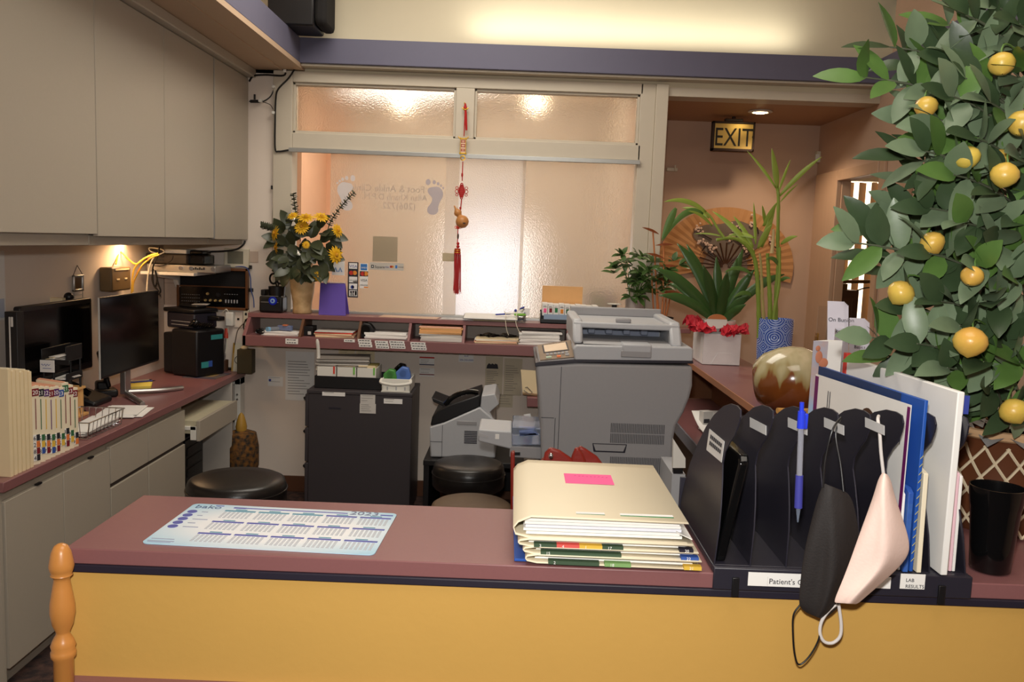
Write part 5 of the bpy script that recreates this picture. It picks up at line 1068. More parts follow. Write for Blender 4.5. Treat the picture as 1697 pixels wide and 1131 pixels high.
# manila envelopes between fax and printer
Yq = 5.05; Q = lambda px, py: at(px, py, Yq)
g = MB(); p0 = Q(864, 660); p1 = Q(900, 660)
for k in range(4): e = V((0, -.009 * k, 0)); g.slab([Q(866, 654 - k * 1.5) + e, Q(905, 658 - k * 1.5) + e, Q(905, 618 - k) + e, Q(866 - k, 615 - k) + e], (0, .006, 0), k % 2)
o = tag(g.build('manila_envelope', [M_buff, M_manila]), 'manila envelopes leaning on the wall left of the big printer', 'envelope')
g = MB(); g.tube([Q(868, 645), Q(878, 653), Q(882, 649), Q(873, 640), Q(870, 641)], .002, 5); g.v = [p - V((0, .03, 0)) for p in g.v]; g.build('paper_clip', M_silver, o)
g = MB(); a, b_ = Q(873, 671), Q(905, 657); g.box(a.x, b_.x, 4.98, 5.28, a.z, b_.z); o = g.build('wall_bracket_shelf', M_mar, None, .003); tag(o, 'small maroon wall shelf holding the manila envelopes', 'shelf')
# red leather bag
Yr = 2.02
r_ = lambda px, py, Y=Yr: at(px, py, Y)
t = thing('red_bag', 'red leather bag with two pointed flaps behind the folder stack', 'bag', (r_(930, 760).x, 2.08, .748))
xa, xb = r_(896, 800).x, r_(1003, 800).x; zt = r_(930, 776).z
g = MB(); g.prism([(1.96, .748), (2.16, .748), (2.14, zt), (1.99, zt)], 'x', xa, xb); g.build('body', M_redl, t, .015, seg=3)
for q in (((898, 775), (903, 752), (912, 743), (928, 748), (946, 760), (956, 775)), ((944, 775), (948, 757), (953, 745), (958, 742), (966, 752), (975, 775))):
    g = MB(); g.slab([r_(*p) for p in q], (0, .018, 0)); g.build('flap', M_redl, t, .005)
g = MB(); g.slab([r_(*p, 2.07) for p in ((953, 775), (956, 750), (961, 740), (972, 746), (990, 758), (1003, 775))], (0, .018, 0)); g.build('flap', M_redl, t, .005)
g = MB(); a = r_(913, 757, Yr - .004); g.ell(a, (.006, .004, .009)); g.build('clasp', M_chrome, t)
g = MB(); g.slab([r_(846, 752, 2.2), r_(853, 750, 2.2), r_(853, 860, 2.2), r_(846, 860, 2.2)], (0, .03, 0)); g.build('side_strap', M_redl, t, .004)
# bright binder beside the printer
Yb_ = 3.0; q = lambda px, py: at(px, py, Yb_)
g = MB(); g.slab([q(1116, 728), q(1136, 760), q(1136, 776), q(1115, 776)], (0, .02, 0), 0); g.slab([q(1116, 778), q(1132, 778), q(1132, 785), q(1116, 785)], (0, .02, 0), 1); e0, e1 = q(1114, 786), q(1136, 786); g.box(e0.x, e1.x, 3.0, 3.25, .001, e0.z, 2)
tag(g.build('floor_carton', [M_white, M_black, M_print2]), 'pale tall carton with papers standing between the printer and side desk', 'carton')
# ------------------------------------------------------------------ on the ledge under the window
def L(px, Y=5.19): return at(px, 515, Y).x
# pen caddy with scissors
x0, x1 = L(429, 5.14), L(468, 5.14)
t = thing('pen_caddy', 'black pen caddy with a blue eye emblem holding scissors on the ledge end', 'caddy', ((x0 + x1) / 2, 5.2, ZT))
g = MB(); g.box(x0, x1, 5.14, 5.26, ZT + .001, ZT + .10); g.build('body', M_black, t, .012)
g = MB(); c = at(459, 470, 5.2); g.lathe([(.046, ZT + .09), (.050, ZT + .155), (.044, ZT + .155), (.042, ZT + .10)], (c.x, 5.2, 0), 24); g.build('cup', M_black, t); g = MB(); g.box(x0 + .004, x0 + .03, 5.16, 5.24, ZT + .1, ZT + .135); g.build('side_pocket', M_black, t, .004)
g = MB()
for z in (ZT + .062, ZT + .098): g.box(x0 + .012, x1 - .025, 5.1385, 5.14, z, z + .003)
g.build('trim_line', M_silver, t)
c = at(452, 499, 5.137); g = MB(); R = RX(pi / 2)
g.lathe([(.026, .0), (.022, .004), (.001, .005)], c, 24, 0, R); g.lathe([(.015, .004), (.012, .007), (.001, .0075)], c, 20, 1, R); g.lathe([(.007, .007), (.001, .009)], c, 16, 0, R); g.build('eye_emblem', [mat('emblem blue', (20, 44, 190), .3), mat('emblem pale', (150, 190, 230), .3)], t)
g = MB(); c1, c2 = at(453, 462, 5.2), at(464, 462, 5.2)
for c in (c1, c2): g.tube([(c.x + .021 * cos(a), 5.2, c.z + .030 * sin(a)) for a in (2 * pi * k / 20 for k in range(20))], .006, 8, closed=True)
g.tube([(c1.x + .015, 5.2, c1.z - .025), (c.x - .002, 5.2, ZT + .10)], .005, 6); g.tube([(c2.x - .01, 5.2, c2.z - .025), (c.x - .01, 5.2, ZT + .10)], .005, 6); tag(g.build('scissors', M_gloss), 'black handled scissors standing in the pen caddy', 'scissors')
# flower vase
c = at(501, 515, 5.2); vx = c.x; zv = ZT
hz = at(500, 436, 5.2).z - ZT
t = thing('flower_vase', 'mottled beige vase with yellow daisies and dark leaves on the ledge', 'vase', (vx, 5.2, ZT)); FV = t
prof = [(.052, 0), (.058, .006), (.055, .03), (.058, .07), (.070, .14), (.076, .20), (.070, .25), (.060, hz - .02), (.066, hz), (.058, hz), (.052, hz - .03)]
g = MB(); g.lathe([(r, z + ZT) for r, z in prof], (vx, 5.2, 0), 32); g.build('vase', mat('mottled beige ceramic', (190, 158, 112), .5, scale=18, col2=(218, 188, 140), bump=.1), t, 0, 60)
random.seed(21); g = MB(); hub = V((vx, 5.2, ZT + hz))
for (px, py) in ((463, 398), (470, 415), (478, 432), (490, 400), (500, 420), (505, 440), (515, 395), (520, 412), (528, 430), (540, 405), (548, 390), (538, 385), (470, 385), (482, 375), (490, 362), (512, 380), (525, 375), (545, 425), (478, 445), (515, 445), (498, 388), (533, 447), (500, 432), (488, 425), (510, 430), (520, 400), (485, 410), (497, 405), (527, 415), (508, 392), (475, 405), (492, 440), (530, 398), (512, 418), (503, 445)):
    c = at(px, py, 5.2 + random.uniform(-.10, .02)); d = (c - hub).normalized() + V((random.uniform(-.5, .5), random.uniform(-.7, -.1), random.uniform(-1.1, .15)))
    for s_ in range(2): g.leaf(c, d + V((random.uniform(-.6, .6), 0, random.uniform(-.5, .3))), V((random.uniform(-.4, .4), -1, .5)), random.uniform(.09, .125), random.uniform(.055, .075), .5, .15)
for k in range(34):
    c = at(random.gauss(508, 22), random.gauss(428, 17), random.uniform(5.07, 5.16)); g.leaf(c, (random.uniform(-1, 1), -.4, random.uniform(-1.2, .3)), (random.uniform(-.4, .4), -1, .5), random.uniform(.08, .115), random.uniform(.05, .07), .5, .15)
g.build('foliage', mat('deep bouquet leaf', (60, 66, 44), .35, var=.3, scale=18), t)
def daisy(px, py, Y, r, tilt):
    c = at(px, py, Y); n = V(tilt).normalized(); R = n.to_track_quat('Z', 'Y').to_matrix(); g = MB()
    for k in range(20):
        a = 2 * pi * k / 20; d = R @ V((cos(a), sin(a), .12 * (k % 2))); g.leaf(c, d, n, r * random.uniform(.9, 1.05), r * .3, .25, .1, 0, 3)
    for k in range(12):
        a = 2 * pi * k / 12; d = R @ V((cos(a), sin(a), .5)); g.leaf(c, d, n, r * .5, r * .22, .2, .1, 0, 3)
    g.ell(c + n * r * .12, (r * .22, r * .22, r * .14), 1, R); return g.build('flower', [M_petal, mat('flower centre', (196, 140, 30), .8)], t)
for px, py, r, tl in ((507, 360, .055, (.1, -.5, .9)), (500, 376, .050, (-.1, -1, .5)), (533, 359, .050, (.3, -.6, .9)), (485, 357, .036, (-.2, -.7, .8)), (455, 387, .055, (-.9, -.6, .2)), (457, 410, .045, (-1, -.4, .0)), (560, 382, .046, (.9, -.5, .3)), (557, 423, .056, (.9, -.7, .1)), (538, 458, .036, (.3, -1, -.2)), (527, 459, .034, (0, -1, -.3)), (507, 406, .026, (0, -1, .2))): daisy(px, py, 5.06 + random.uniform(-.02, .02), r, tl)
def sprig(pts):
    P = smoothpath([at(px, py, 5.17) for px, py in pts], 8); g = MB(); g.tube(P, .003, 5)
    for i in range(6, len(P) - 1):
        d = (P[i + 1] - P[i]).normalized(); s_ = d.orthogonal().normalized()
        for k in range(2):
            a = i * 1.3 + k * pi; v = Matrix.Rotation(a, 3, d) @ s_; g.leaf(P[i], v + d * .5, d, .030, .030, .1, .1, 0, 3)
    return g.build('eucalyptus_sprig', mat('grey green eucalyptus', (84, 88, 68), .55, var=.2), t)
sprig(((498, 400), (494, 372), (489, 345), (486, 320))); sprig(((540, 392), (548, 368), (566, 342), (588, 318))); sprig(((470, 392), (455, 380), (445, 376), (434, 373)))
# purple desk calendar
t = thing('desk_calendar', 'purple spiral desk calendar standing on the ledge by the vase', 'calendar', (L(551, 5.14), 5.17, ZT))
a, b_, c, d = at(528, 513, 5.13), at(573, 514, 5.13), at(572, 470, 5.18), at(531, 469, 5.18)
for q in (a, b_): q.z = ZT + .001
g = MB(); g.slab([a, b_, c, d], (0, .003, 0)); g.build('cover', M_purple, t); g = MB(); g.slab([V((b_.x, 5.24, ZT + .001)), V((a.x, 5.24, ZT + .001)), d + V((0, .006, 0)), c + V((0, .006, 0))], (0, .003, 0)); g.build('stand', M_purple, t)
g = MB()
for k in range(16):
    q = d + (c - d) * ((k + .5) / 16); g.tube([q + V((0, .004 + .007 * cos(a_), .007 * sin(a_))) for a_ in (2 * pi * j / 8 for j in range(8))], .0012, 4, closed=True)
g.build('spiral', M_silver, t)
# stickers on the glass
YS = YB - .004
def decal(name, label, cat, px0, py0, px1, py1, m, grp='stickers on the frosted pane', Y=YS):
    a, b_ = at(px0, py1, Y), at(px1, py0, Y); g = MB(); g.box(a.x, b_.x, Y, Y + .0028, a.z, b_.z); return tag(g.build(name, m), label, cat, grp), a, b_
def tile(o, px0, py0, px1, py1, m, name='tile', Y=YS):
    a, b_ = at(px0, py1, Y), at(px1, py0, Y); g = MB(); g.box(a.x, b_.x, Y - .0005, Y, a.z, b_.z); g.build(name, m, o); return a, b_
def disc2(o, px, py, r, m, name='dot', Y=YS):
    c = at(px, py, Y); g = MB(); g.lathe([(r, -.0012), (r, 0)], c, 20, 0, RX(-pi / 2)); g.build(name, m, o)
M_orange = mat('logo orange', (226, 140, 50), .6); M_lred = mat('logo red', (196, 50, 40), .6); M_lblue = mat('logo blue', (60, 120, 190), .6)
o, a, b_ = decal('logo_sticker', 'white square sticker with a blue peaked emblem beside the vase', 'sticker', 550, 434, 571, 456, M_paper)
g = MB(); c = at(560, 447, YS)
for k in (-1, 1): g.slab([(c.x + k * .014 - .014, YS - .001, c.z - .014), (c.x + k * .014, YS - .001, c.z + .016), (c.x + k * .014 + .014, YS - .001, c.z - .014), (c.x + k * .014 + .005, YS - .001, c.z - .014), (c.x + k * .014, YS - .001, c.z + .004), (c.x + k * .014 - .005, YS - .001, c.z - .014)], (0, .001, 0))
g.build('emblem', mat('emblem slate blue', (120, 150, 190), .6), o)
o, a, b_ = decal('card_sticker', 'dark vertical strip of five payment card logos on the glass', 'sticker', 576, 435, 594, 493, M_inkt)
for k in range(5): tile(o, 578.5, 436.5 + 11.3 * k, 592, 445.5 + 11.3 * k, M_paper if k != 1 else M_inkt)
text('VISA', 'lettering', o, at(579, 443.6, YS - .001), .024, M_bluet, ext=.0002)
disc2(o, 582, 452.5, .013, M_lred); disc2(o, 588, 452.5, .013, M_orange)
text('DISCOVER', 'lettering', o, at(579, 465.5, YS - .001), .010, M_inkt, ext=.0002); tile(o, 585, 466.5, 592, 468, M_orange)
disc2(o, 584, 476, .011, M_bluet); disc2(o, 585.5, 476, .007, M_paper); g = MB()
for k, m_ in enumerate((M_bluet, M_lred, M_greenp)): tile(o, 580 + 4 * k, 482.5, 583.3 + 4 * k, 490, m_)
text('JCB', 'lettering', o, at(580, 488.5, YS - .0012), .018, M_paper, ext=.0002)
o, a, b_ = decal('card_sticker', 'pale vertical strip of four payment card logos on the glass', 'sticker', 596, 437, 610, 478, M_paper)
tile(o, 597.5, 438, 608.5, 448, M_lblue); text('AMEX', 'lettering', o, at(598.5, 445, YS - .001), .013, M_paper, ext=.0002)
tile(o, 596.2, 450, 610, 458, M_inkt); disc2(o, 601, 454, .013, M_lred); disc2(o, 606.5, 454, .013, M_orange)
text('VISA', 'lettering', o, at(597.5, 466.5, YS - .001), .021, M_inkt, ext=.0002); text('DISCOVER', 'lettering', o, at(597, 473.5, YS - .001), .010, M_inkt, ext=.0002); tile(o, 603, 475.5, 610, 477.5, M_orange)
o, a, b_ = decal('payment_sticker', 'long grey payment sticker with small card icons on the frosted pane', 'sticker', 612.5, 437, 669, 447, mat('pale grey sticker', (196, 190, 180), .6))
text('Square', 'lettering', o, at(621, 444.3, YS - .001), .022, M_inkt, ext=.0002); tile(o, 615, 439.3, 619.5, 444.2, M_inkt); tile(o, 616.4, 440.8, 618.2, 442.8, M_paper, Y=YS - .0006)
text('VISA', 'lettering', o, at(638, 444, YS - .001), .012, M_bluet, ext=.0002); disc2(o, 648, 442.3, .007, M_lred); disc2(o, 650.5, 442.3, .007, M_orange); tile(o, 655, 440, 658.5, 445, M_lblue); text('DISCOVER', 'lettering', o, at(660, 443.5, YS - .001), .007, M_inkt, ext=.0002)
# sill papers, clipboard, small things
random.seed(2)
x0, x1 = L(632, 5.2), L(727, 5.2); papers('laminated_sheet', 'peach laminated sheet lying flat on the ledge left of the clipboard', 'sheet', x0, x1, 5.12, 5.255, ZT + .001, 1, [mat('peach laminate', (214, 176, 150), .3)], 0, .002)
x0, x1 = L(732, 5.2), L(775, 5.2); papers('laminated_sheet', 'glossy grey laminated sheet lying flat beside the clipboard', 'sheet', x0, x1, 5.12, 5.255, ZT + .001, 1, [mat('grey laminate', (196, 190, 186), .2)], 0, .002)
t = thing('clipboard', 'clipboard with white papers lying on the ledge under the red tassel', 'clipboard', (L(820), 5.18, ZT))
x0, x1 = L(768, 5.13), L(872, 5.13); g = MB(); g.prism([(5.085, ZT + .012), (5.26, ZT + .028), (5.26, ZT + .031), (5.085, ZT + .015)], 'x', x0, x1); g.build('board', M_org, t, .001)
g = MB(); g.prism([(5.088, ZT + .0155), (5.25, ZT + .0305), (5.25, ZT + .036), (5.09, ZT + .021)], 'x', x0 + .005, x1 - .05); g.build('papers', M_paper, t)
g = MB(); g.box(x1 - .045, x1 - .01, 5.12, 5.22, ZT + .02, ZT + .036); g.build('clip', M_chrome, t, .004)
g = MB(); g.box(x0 + .06, x1 - .06, 5.13, 5.24, ZT + .001, ZT + .013); tag(g.build('paper_stack', M_manila), 'low cream pad under the clipboard on the ledge', 'papers')
def simple_pen(label, p, q, m, m2, r=.0045, grp=None):
    g = MB(); p = V(p); q = V(q); g.cyl(p, q, r, seg=12, m=0); g.cyl(q, q + (q - p) * .12, r * .9, r * .2, seg=12, m=1); g.cyl(p - (q - p) * .05, p, r * .5, seg=8, m=1); return tag(g.build('pen', [m, m2]), label, 'pen', grp)
simple_pen('navy pen lying on the clipboard papers', (L(822), 5.14, ZT + .040), (L(846), 5.16, ZT + .046), M_bluet, M_silver)
simple_pen('white pen crossing the navy pen on the clipboard', (L(838), 5.13, ZT + .050), (L(868), 5.18, ZT + .052), M_paper, M_bluet)
g = MB(); c = V((L(862), 5.15, ZT + .044)); g.obox(c, (.07, .025, .012), RZ(.2)); tag(g.build('glue_stick', mat('lime plastic', (128, 190, 70), .4), None, .005), 'lime green stick lying at the clipboard end', 'stick')
g = MB(); g.obox((L(869, 5.22), 5.23, ZT + .055), (.062, .003, .045), RX(-.1) @ RY(.05), 0); g.obox((L(865, 5.22), 5.226, ZT + .072), (.03, .002, .006), None, 1); tag(g.build('card', [M_paper, mat('tab blue', (50, 84, 160))]), 'white card propped on the glass behind the lime stick', 'card')
t = thing('toy_figure', 'small white and blue trinket sitting before the propped card', 'trinket', (L(860), 5.20, ZT + .03)); c = V((L(860), 5.2, ZT + .045))
g = MB(); g.ell(c, (.022, .018, .016)); g.ell(c + V((-.02, 0, .01)), (.012, .010, .012)); g.ell(c + V((.016, 0, .022)), (.010, .010, .022), 0, RY(.5)); g.build('body', M_white, t); g = MB(); g.ell(c + V((.02, -.004, .036)), (.016, .008, .006), 0, RY(-.5)); g.ell(c + V((-.02, -.006, .018)), (.008, .006, .010)); g.build('ribbon', M_bluet, t)
cable('cord', 'thin white cord hanging over the ledge front in two strands', [(858, 515, 5.15), (856, 523, 5.10), (855, 535, 5.085), (858, 545, 5.08), (862, 552, 5.08)], 5.09, .0022, M_cablw)
cable('cord', 'white cord strand hanging from the ledge edge by the paper ream', [(836, 516, 5.15), (838, 522, 5.10), (838, 535, 5.085), (840, 548, 5.08), (843, 556, 5.08)], 5.09, .0022, M_cablw)
# index label rolls tray
x0, x1 = L(896, 5.12), L(995, 5.12)
t = thing('label_tray', 'black tray of white label cards with coloured squares on the ledge', 'tray', ((x0 + x1) / 2, 5.18, ZT))
g = MB(); g.box(x0, x1, 5.11, 5.27, ZT + .001, ZT + .008)
for bx in ((x0, x1, 5.265, 5.27, .07), (x0, x0 + .005, 5.11, 5.27, .062), (x1 - .005, x1, 5.11, 5.27, .06), (x0, x1, 5.11, 5.116, .026)): g.box(*bx[:4], ZT + .001, ZT + bx[4])
g.build('tray', M_black, t, .002)
g = MB(); g.obox(((x0 + x1) / 2, 5.125, ZT + .04), (x1 - x0 - .04, .002, .03), None, 0); g.obox(((x0 + x1) / 2 + .03, 5.1235, ZT + .035), (.06, .002, .012), None, 1); g.build('blue_strip', [mat('pale blue card', (150, 170, 196), .6), M_lblue], t)
ncol = [M_pinkp, MT[4], M_greenp, M_orange, MT[3], M_greenp, M_lblue, M_bluet, MT[6], MT[4]]
for k in range(10):
    xa = x0 + .01 + (x1 - x0 - .02) * k / 10; wd = (x1 - x0 - .02) / 10 - .002; zt = ZT + .118 - .002 * (k % 3) - .0006 * k
    tt = thing('label_card', 'white label card with a %s square, in the black ledge tray' % ('pink', 'maroon', 'dark green', 'orange', 'forest green', 'emerald', 'sky blue', 'navy', 'violet', 'brown')[k], 'label card', (xa + wd / 2, 5.15, ZT + .01), 'label cards in the ledge tray')
    g = MB(); g.box(xa, xa + wd, 5.135, 5.26, ZT + .045, zt); g.build('card', M_paper, tt, .001)
    g = MB(); g.box(xa + wd * .25, xa + wd * .8, 5.1338, 5.135, zt - .055 + .004 * (k % 3), zt - .03 + .004 * (k % 3)); g.build('colour_square', ncol[k], tt)
    g = MB(); g.box(xa + wd * .15, xa + wd * .85, 5.134, 5.135, zt - .022, zt - .020); g.box(xa + wd * .2, xa + wd * .7, 5.134, 5.135, zt - .016, zt - .0145); g.build('print', M_inkt, tt)
g = MB(); a, b_ = at(898, 500, 5.27), at(966, 476, 5.27); g.box(a.x, b_.x, 5.272, 5.276, ZT + .001, b_.z, 0); tag(g.build('divider_card', M_buff, None, .001), 'buff divider card standing behind the white label cards', 'card')
# behind the frosted glass: planter and lamp, card
c = at(1013, 490, 5.75); t = thing('planter_box', 'blurred grey planter box with purple green plants behind the frosted glass', 'planter', (c.x, 5.75, .95))
g = MB(); g.box(c.x - .16, c.x + .05, 5.70, 5.82, .951, 1.20); g.build('box', mat('grey planter', (112, 108, 104), .6), t, .004); g = MB(); random.seed(8)
for _ in range(120): g.leaf((c.x + random.uniform(-.15, .04), 5.76 + random.uniform(-.04, .04), 1.20), (random.uniform(-.3, .3), random.uniform(-.3, .3), 1), (0, -1, 0), random.uniform(.06, .12), .015, .3, .1, random.randint(0, 1), 3)
g.build('plants', [M_leafm, mat('lavender', (140, 120, 160), .7)], t)
g = MB(); g.box(c.x - .30, c.x + .06, 5.6, 5.95, .90, .95); g.box(c.x - .28, c.x + .04, 5.68, 5.88, 0, .90); tag(g.build('low_cabinet', M_trim, None, .003), 'pale cabinet standing blurred behind the frosted glass', 'cabinet')
# diffuser jar, potted plant, copper reeds, bowl
c = at(1018, 520, 5.16); jx = c.x
t = thing('dark_jar', 'dark square glass jar with a pale pump disc on the ledge', 'jar', (jx, 5.18, ZT))
g = MB(); g.box(jx - .045, jx + .045, 5.135, 5.225, ZT + .001, ZT + .075); g.build('bottle', mat('smoky glass', (20, 20, 22), .06, coat=.5), t, .006); g = MB(); g.cyl((jx, 5.18, ZT + .075), (jx, 5.18, ZT + .125), .016); g.build('neck', M_black, t); g = MB(); g.lathe([(.042, ZT + .125), (.042, ZT + .129)], (jx, 5.18, 0), 24); g.build('disc', M_white, t)
def pot(label, px0, px1, pyt, Y, z0, m, nm='potted_plant', taper=.8):
    a, b_ = at(px0, pyt, Y), at(px1, pyt, Y); x = (a.x + b_.x) / 2; r = (b_.x - a.x) / 2; t = thing(nm, label, 'plant', (x, Y, z0))
    g = MB(); g.lathe([(r * taper, z0 + .001), (r, a.z), (r * .9, a.z), (r * .86, a.z - .015), (.001, a.z - .015)], (x, Y, 0), 28, cap=(True, False)); g.build('pot', m, t, 0, 50); return t, x, r, a.z
t, x, r, zt = pot('leafy green plant in a pale pot beside the copper reeds', 1036, 1068, 492, 5.215, ZT, mat('pale grey pot', (176, 166, 160), .6))
random.seed(31); g = MB(); gs = MB()
for k in range(46):
    px, py = random.choice(((1030, 430), (1045, 440), (1060, 425), (1040, 455), (1055, 470), (1075, 440), (1090, 430), (1085, 460), (1105, 450), (1100, 475), (1070, 485), (1050, 490), (1120, 440), (1065, 455), (1025, 450)))
    tip = at(px + random.uniform(-9, 9), py + random.uniform(-9, 9), 5.22 + random.uniform(-.12, .02)); base = V((x + random.uniform(-.03, .03), 5.22, zt - .01))
    if k % 3 == 0: gs.tube(bez(base, (base + tip) / 2 + V((0, 0, .06)), tip, 6), .003, 5)
    d0 = (tip - base).normalized()
    for j in range(4): g.leaf(tip, d0 * .4 + V((random.uniform(-1, 1), random.uniform(-.8, .2), random.uniform(-.5, .5))), (random.uniform(-.3, .3), -.5, 1), random.uniform(.05, .085), .034, .5, .2, 0, 4)
gs.build('stem', M_leafm, t); g.build('foliage', mat('bushy green leaf', (70, 100, 48), .4, var=.25), t)
c = at(1096, 528, 5.17); bx = c.x; YBW = 5.175
t = thing('black_bowl', 'shallow black bowl with a copper rim at the right end of the ledge', 'bowl', (bx, YBW, ZT))
g = MB(); g.lathe([(.04, ZT + .001), (.062, ZT + .02), (.074, ZT + .06), (.07, ZT + .06), (.055, ZT + .022), (.001, ZT + .018)], (bx, YBW, 0), 32, cap=(True, False)); g.build('bowl', M_black, t, 0, 60)
for i, px in enumerate((1072, 1084)):
    q = at(px, 516, 5.14); g = MB(); g.ell((q.x + .012, 5.14 + .02 * i, ZT + .068), .021); tag(g.build('pink_ball', mat('pink glass ball', (222, 160, 150), .25)), ('left pink ball in the black bowl', 'right pink ball in the black bowl')[i], 'ball', 'pink balls in the bowl')
t = thing('copper_reeds', 'copper wire sculpture with brown leaf tips rising from the black bowl', 'sculpture', (bx, YBW, ZT + .03))
g = MB(); g2 = MB()
for i, (p0, p1, lf) in enumerate((((1090, 520), (1082, 385), (-1, 0)), ((1094, 520), (1085, 420), (0, 0)), ((1097, 518), (1100, 400), (1, 0)), ((1086, 515), (1080, 445), (0, 0)), ((1100, 520), (1106, 455), (1, 0)), ((1092, 520), (1088, 470), (0, 0)), ((1102, 520), (1112, 480), (1, 0)))):
    a = at(*p0, YBW); a.z = ZT + .03; b_ = at(*p1, 5.14 + .01 * (i % 3)); wv = MB(); wv.tube(bez(a, (a + b_) / 2 + V((.008 * (-1) ** i, 0, 0)), b_, 8), .0045, 6); wv.build('reed', M_copper, t)
for px, py, d in ((1064, 377, (1, -.2, -.32)), (1086, 407, (1, -.3, .12)), (1072, 420, (1, -.3, -.22)), (1092, 442, (1, -.4, .1)), (1085, 462, (1, -.3, -.1)), (1098, 485, (1, -.5, .1))):
    g2.leaf(at(px, py, 5.13), d, (0, -.6, 1), .11, .030, .1, .3, 0, 6, lambda u: sin(pi * min(1, max(.02, u))) ** .9)
g2.build('leaf_tip', mat('brown copper leaf', (126, 66, 36), .35, .3, var=.2), t)
# ------------------------------------------------------------------ hanging gourd charm on the mullion
YG = YB - .06
G = lambda px, py: at(px, py, YG)
t = thing('hanging_charm', 'red and gold gourd charm hanging from the window mullion with a long tassel', 'charm', G(768, 490))
g = MB(); g.tube([G(771, 172), G(770, 200), G(769, 226)], .003, 6); g.tube([G(767, 268), G(766, 300)], .003, 6); g.tube([G(765, 330), G(763, 350)], .0035, 6); g.tube([G(759, 378), G(758, 412)], .003, 6); g.build('cord', M_red, t)
g = MB(); g.box(G(770, 170).x - .004, G(770, 170).x + .004, YG, YB - .03, G(770, 172).z, G(770, 172).z + .008); g.build('hook', M_brass, t)
g = MB(); c = G(771, 180); g.tube([c + V((0, 0, .03)), c], [.004, .012]); g.tube([c + V((.004, 0, 0)), G(772, 196), G(773, 216)], [.004, .008, .006]); g.build('small_tassel', M_red, t)
M_gold = mat('gold metal', (214, 170, 62), .3, .8)
g = MB(); c = G(771, 182)
for s_ in (-1, 0, 1): g.tube([c + V((s_ * .002, 0, 0)), c + V((s_ * .02, 0, .012 + .012 * (s_ == 0)))], [.007, .002])
g.build('gold_lotus', M_gold, t)
a, b_ = G(761, 256), G(774, 228); g = MB(); g.box(a.x + .006, b_.x - .006, YG - .006, YG + .006, a.z + .01, b_.z - .01); pl = g.build('plaque', mat('cream plaque', (226, 190, 160), .5), t, .001)
g = MB(); g.box(a.x, b_.x, YG - .008, YG + .008, b_.z - .012, b_.z - .004); g.box(a.x, b_.x, YG - .008, YG + .008, a.z + .002, a.z + .010); g.box(a.x + .004, a.x + .008, YG - .008, YG + .008, a.z, b_.z); g.box(b_.x - .008, b_.x - .004, YG - .008, YG + .008, a.z, b_.z)
for s_, x in ((-1, a.x), (1, b_.x)): g.tube([(x, YG, b_.z - .006), (x + s_ * .01, YG, b_.z + .006)], [.004, .002])
g.build('gold_frame', M_gold, t, .001)
g = MB(); xm = (a.x + b_.x) / 2; h = b_.z - a.z
for k, (zz_, hh) in enumerate(((.70, .14), (.44, .16), (.20, .12))):
    g.box(xm - .012, xm + .012, YG - .0075, YG - .006, a.z + h * zz_, a.z + h * (zz_ + .03)); g.box(xm - .012, xm - .008, YG - .0075, YG - .006, a.z + h * (zz_ - .02), a.z + h * (zz_ + hh)); g.box(xm + .008, xm + .012, YG - .0075, YG - .006, a.z + h * (zz_ - .02), a.z + h * (zz_ + hh)); g.box(xm - .012, xm + .012, YG - .0075, YG - .006, a.z + h * (zz_ + hh - .03), a.z + h * (zz_ + hh))
g.build('plaque_glyphs', mat('deep red paint', (170, 40, 30), .5), t)
c = G(767, 262); g = MB(); g.lathe([(.010, -.004), (.016, -.003), (.016, .003), (.010, .004)], c, 20, 0, RX(pi / 2), cap=(False, False)); g.build('coin', M_gold, t)
# knot, gourd, tassel
c = G(765, 317); g = MB()
for k in range(9):
    for s_ in (-1, 1):
        u = (k - 4) / 4; g.tube([c + V((s_ * (.022 - .016 * abs(u)) * cos(a), .004 * s_, .040 * u + (.006 * sin(a)))) for a in (2 * pi * j / 10 for j in range(10))], .003, 5, closed=True)
for s_ in (-1, 1):
    for zz_, r in ((.018, .008), (-.002, .010), (-.022, .007)): g.tube([c + V((s_ * .028 + r * cos(a), 0, zz_ + r * sin(a))) for a in (2 * pi * j / 12 for j in range(12))], .002, 5, closed=True)
g.ell(c, (.018, .006, .038)); g.build('chinese_knot', M_red, t)
g = MB(); g.ell(G(763, 345), .007); g.ell(G(766, 290), (.006, .006, .014)); g.build('knot_bead', M_red, t)
c = G(766, 366); R = RY(-.5)
g = MB(); g.lathe([(.002, -.040), (.022, -.034), (.036, -.018), (.040, .0), (.035, .018), (.024, .030), (.016, .036), (.018, .044), (.024, .054), (.022, .066), (.012, .078), (.006, .088), (.005, .10), (.002, .106)], c + V((.0, 0, -.005)), 28, 0, R); g.build('gourd', mat('tan gourd', (190, 130, 72), .35, var=.12, scale=8), t, 0, 70)
g = MB(); q = G(770, 370); g.box(q.x - .008, q.x + .008, YG - .0425, YG - .036, q.z - .006, q.z + .002); g.build('gourd_mark', M_dwood, t)
g = MB(); q = G(759, 377); g.ell(q, .011)
for s_ in (-1, 1): g.tube([q + V((s_ * .012 + .007 * cos(a), 0, .007 * sin(a))) for a in (2 * pi * j / 10 for j in range(10))], .002, 5, closed=True)
g.build('bow', mat('bright coral cord', (220, 60, 40), .6), t)
g = MB(); g.ell(G(759, 392), (.006, .006, .018)); g.build('dark_bead', M_dwood, t); g = MB(); g.ell(G(759, 404), .009); g.ell(G(759, 409), .010); g.build('red_bead', M_red, t)
g = MB(); a, b_ = G(758, 412), G(758, 422); g.cyl(b_, a, .020, .017); g.build('tassel_cap', M_red, t); g = MB()
for z in (.35, .7): q = b_ + (a - b_) * z; g.lathe([(.0208, -.002), (.0208, .002)], q, 20)
g.build('gold_band', M_gold, t)
random.seed(6); g = MB()
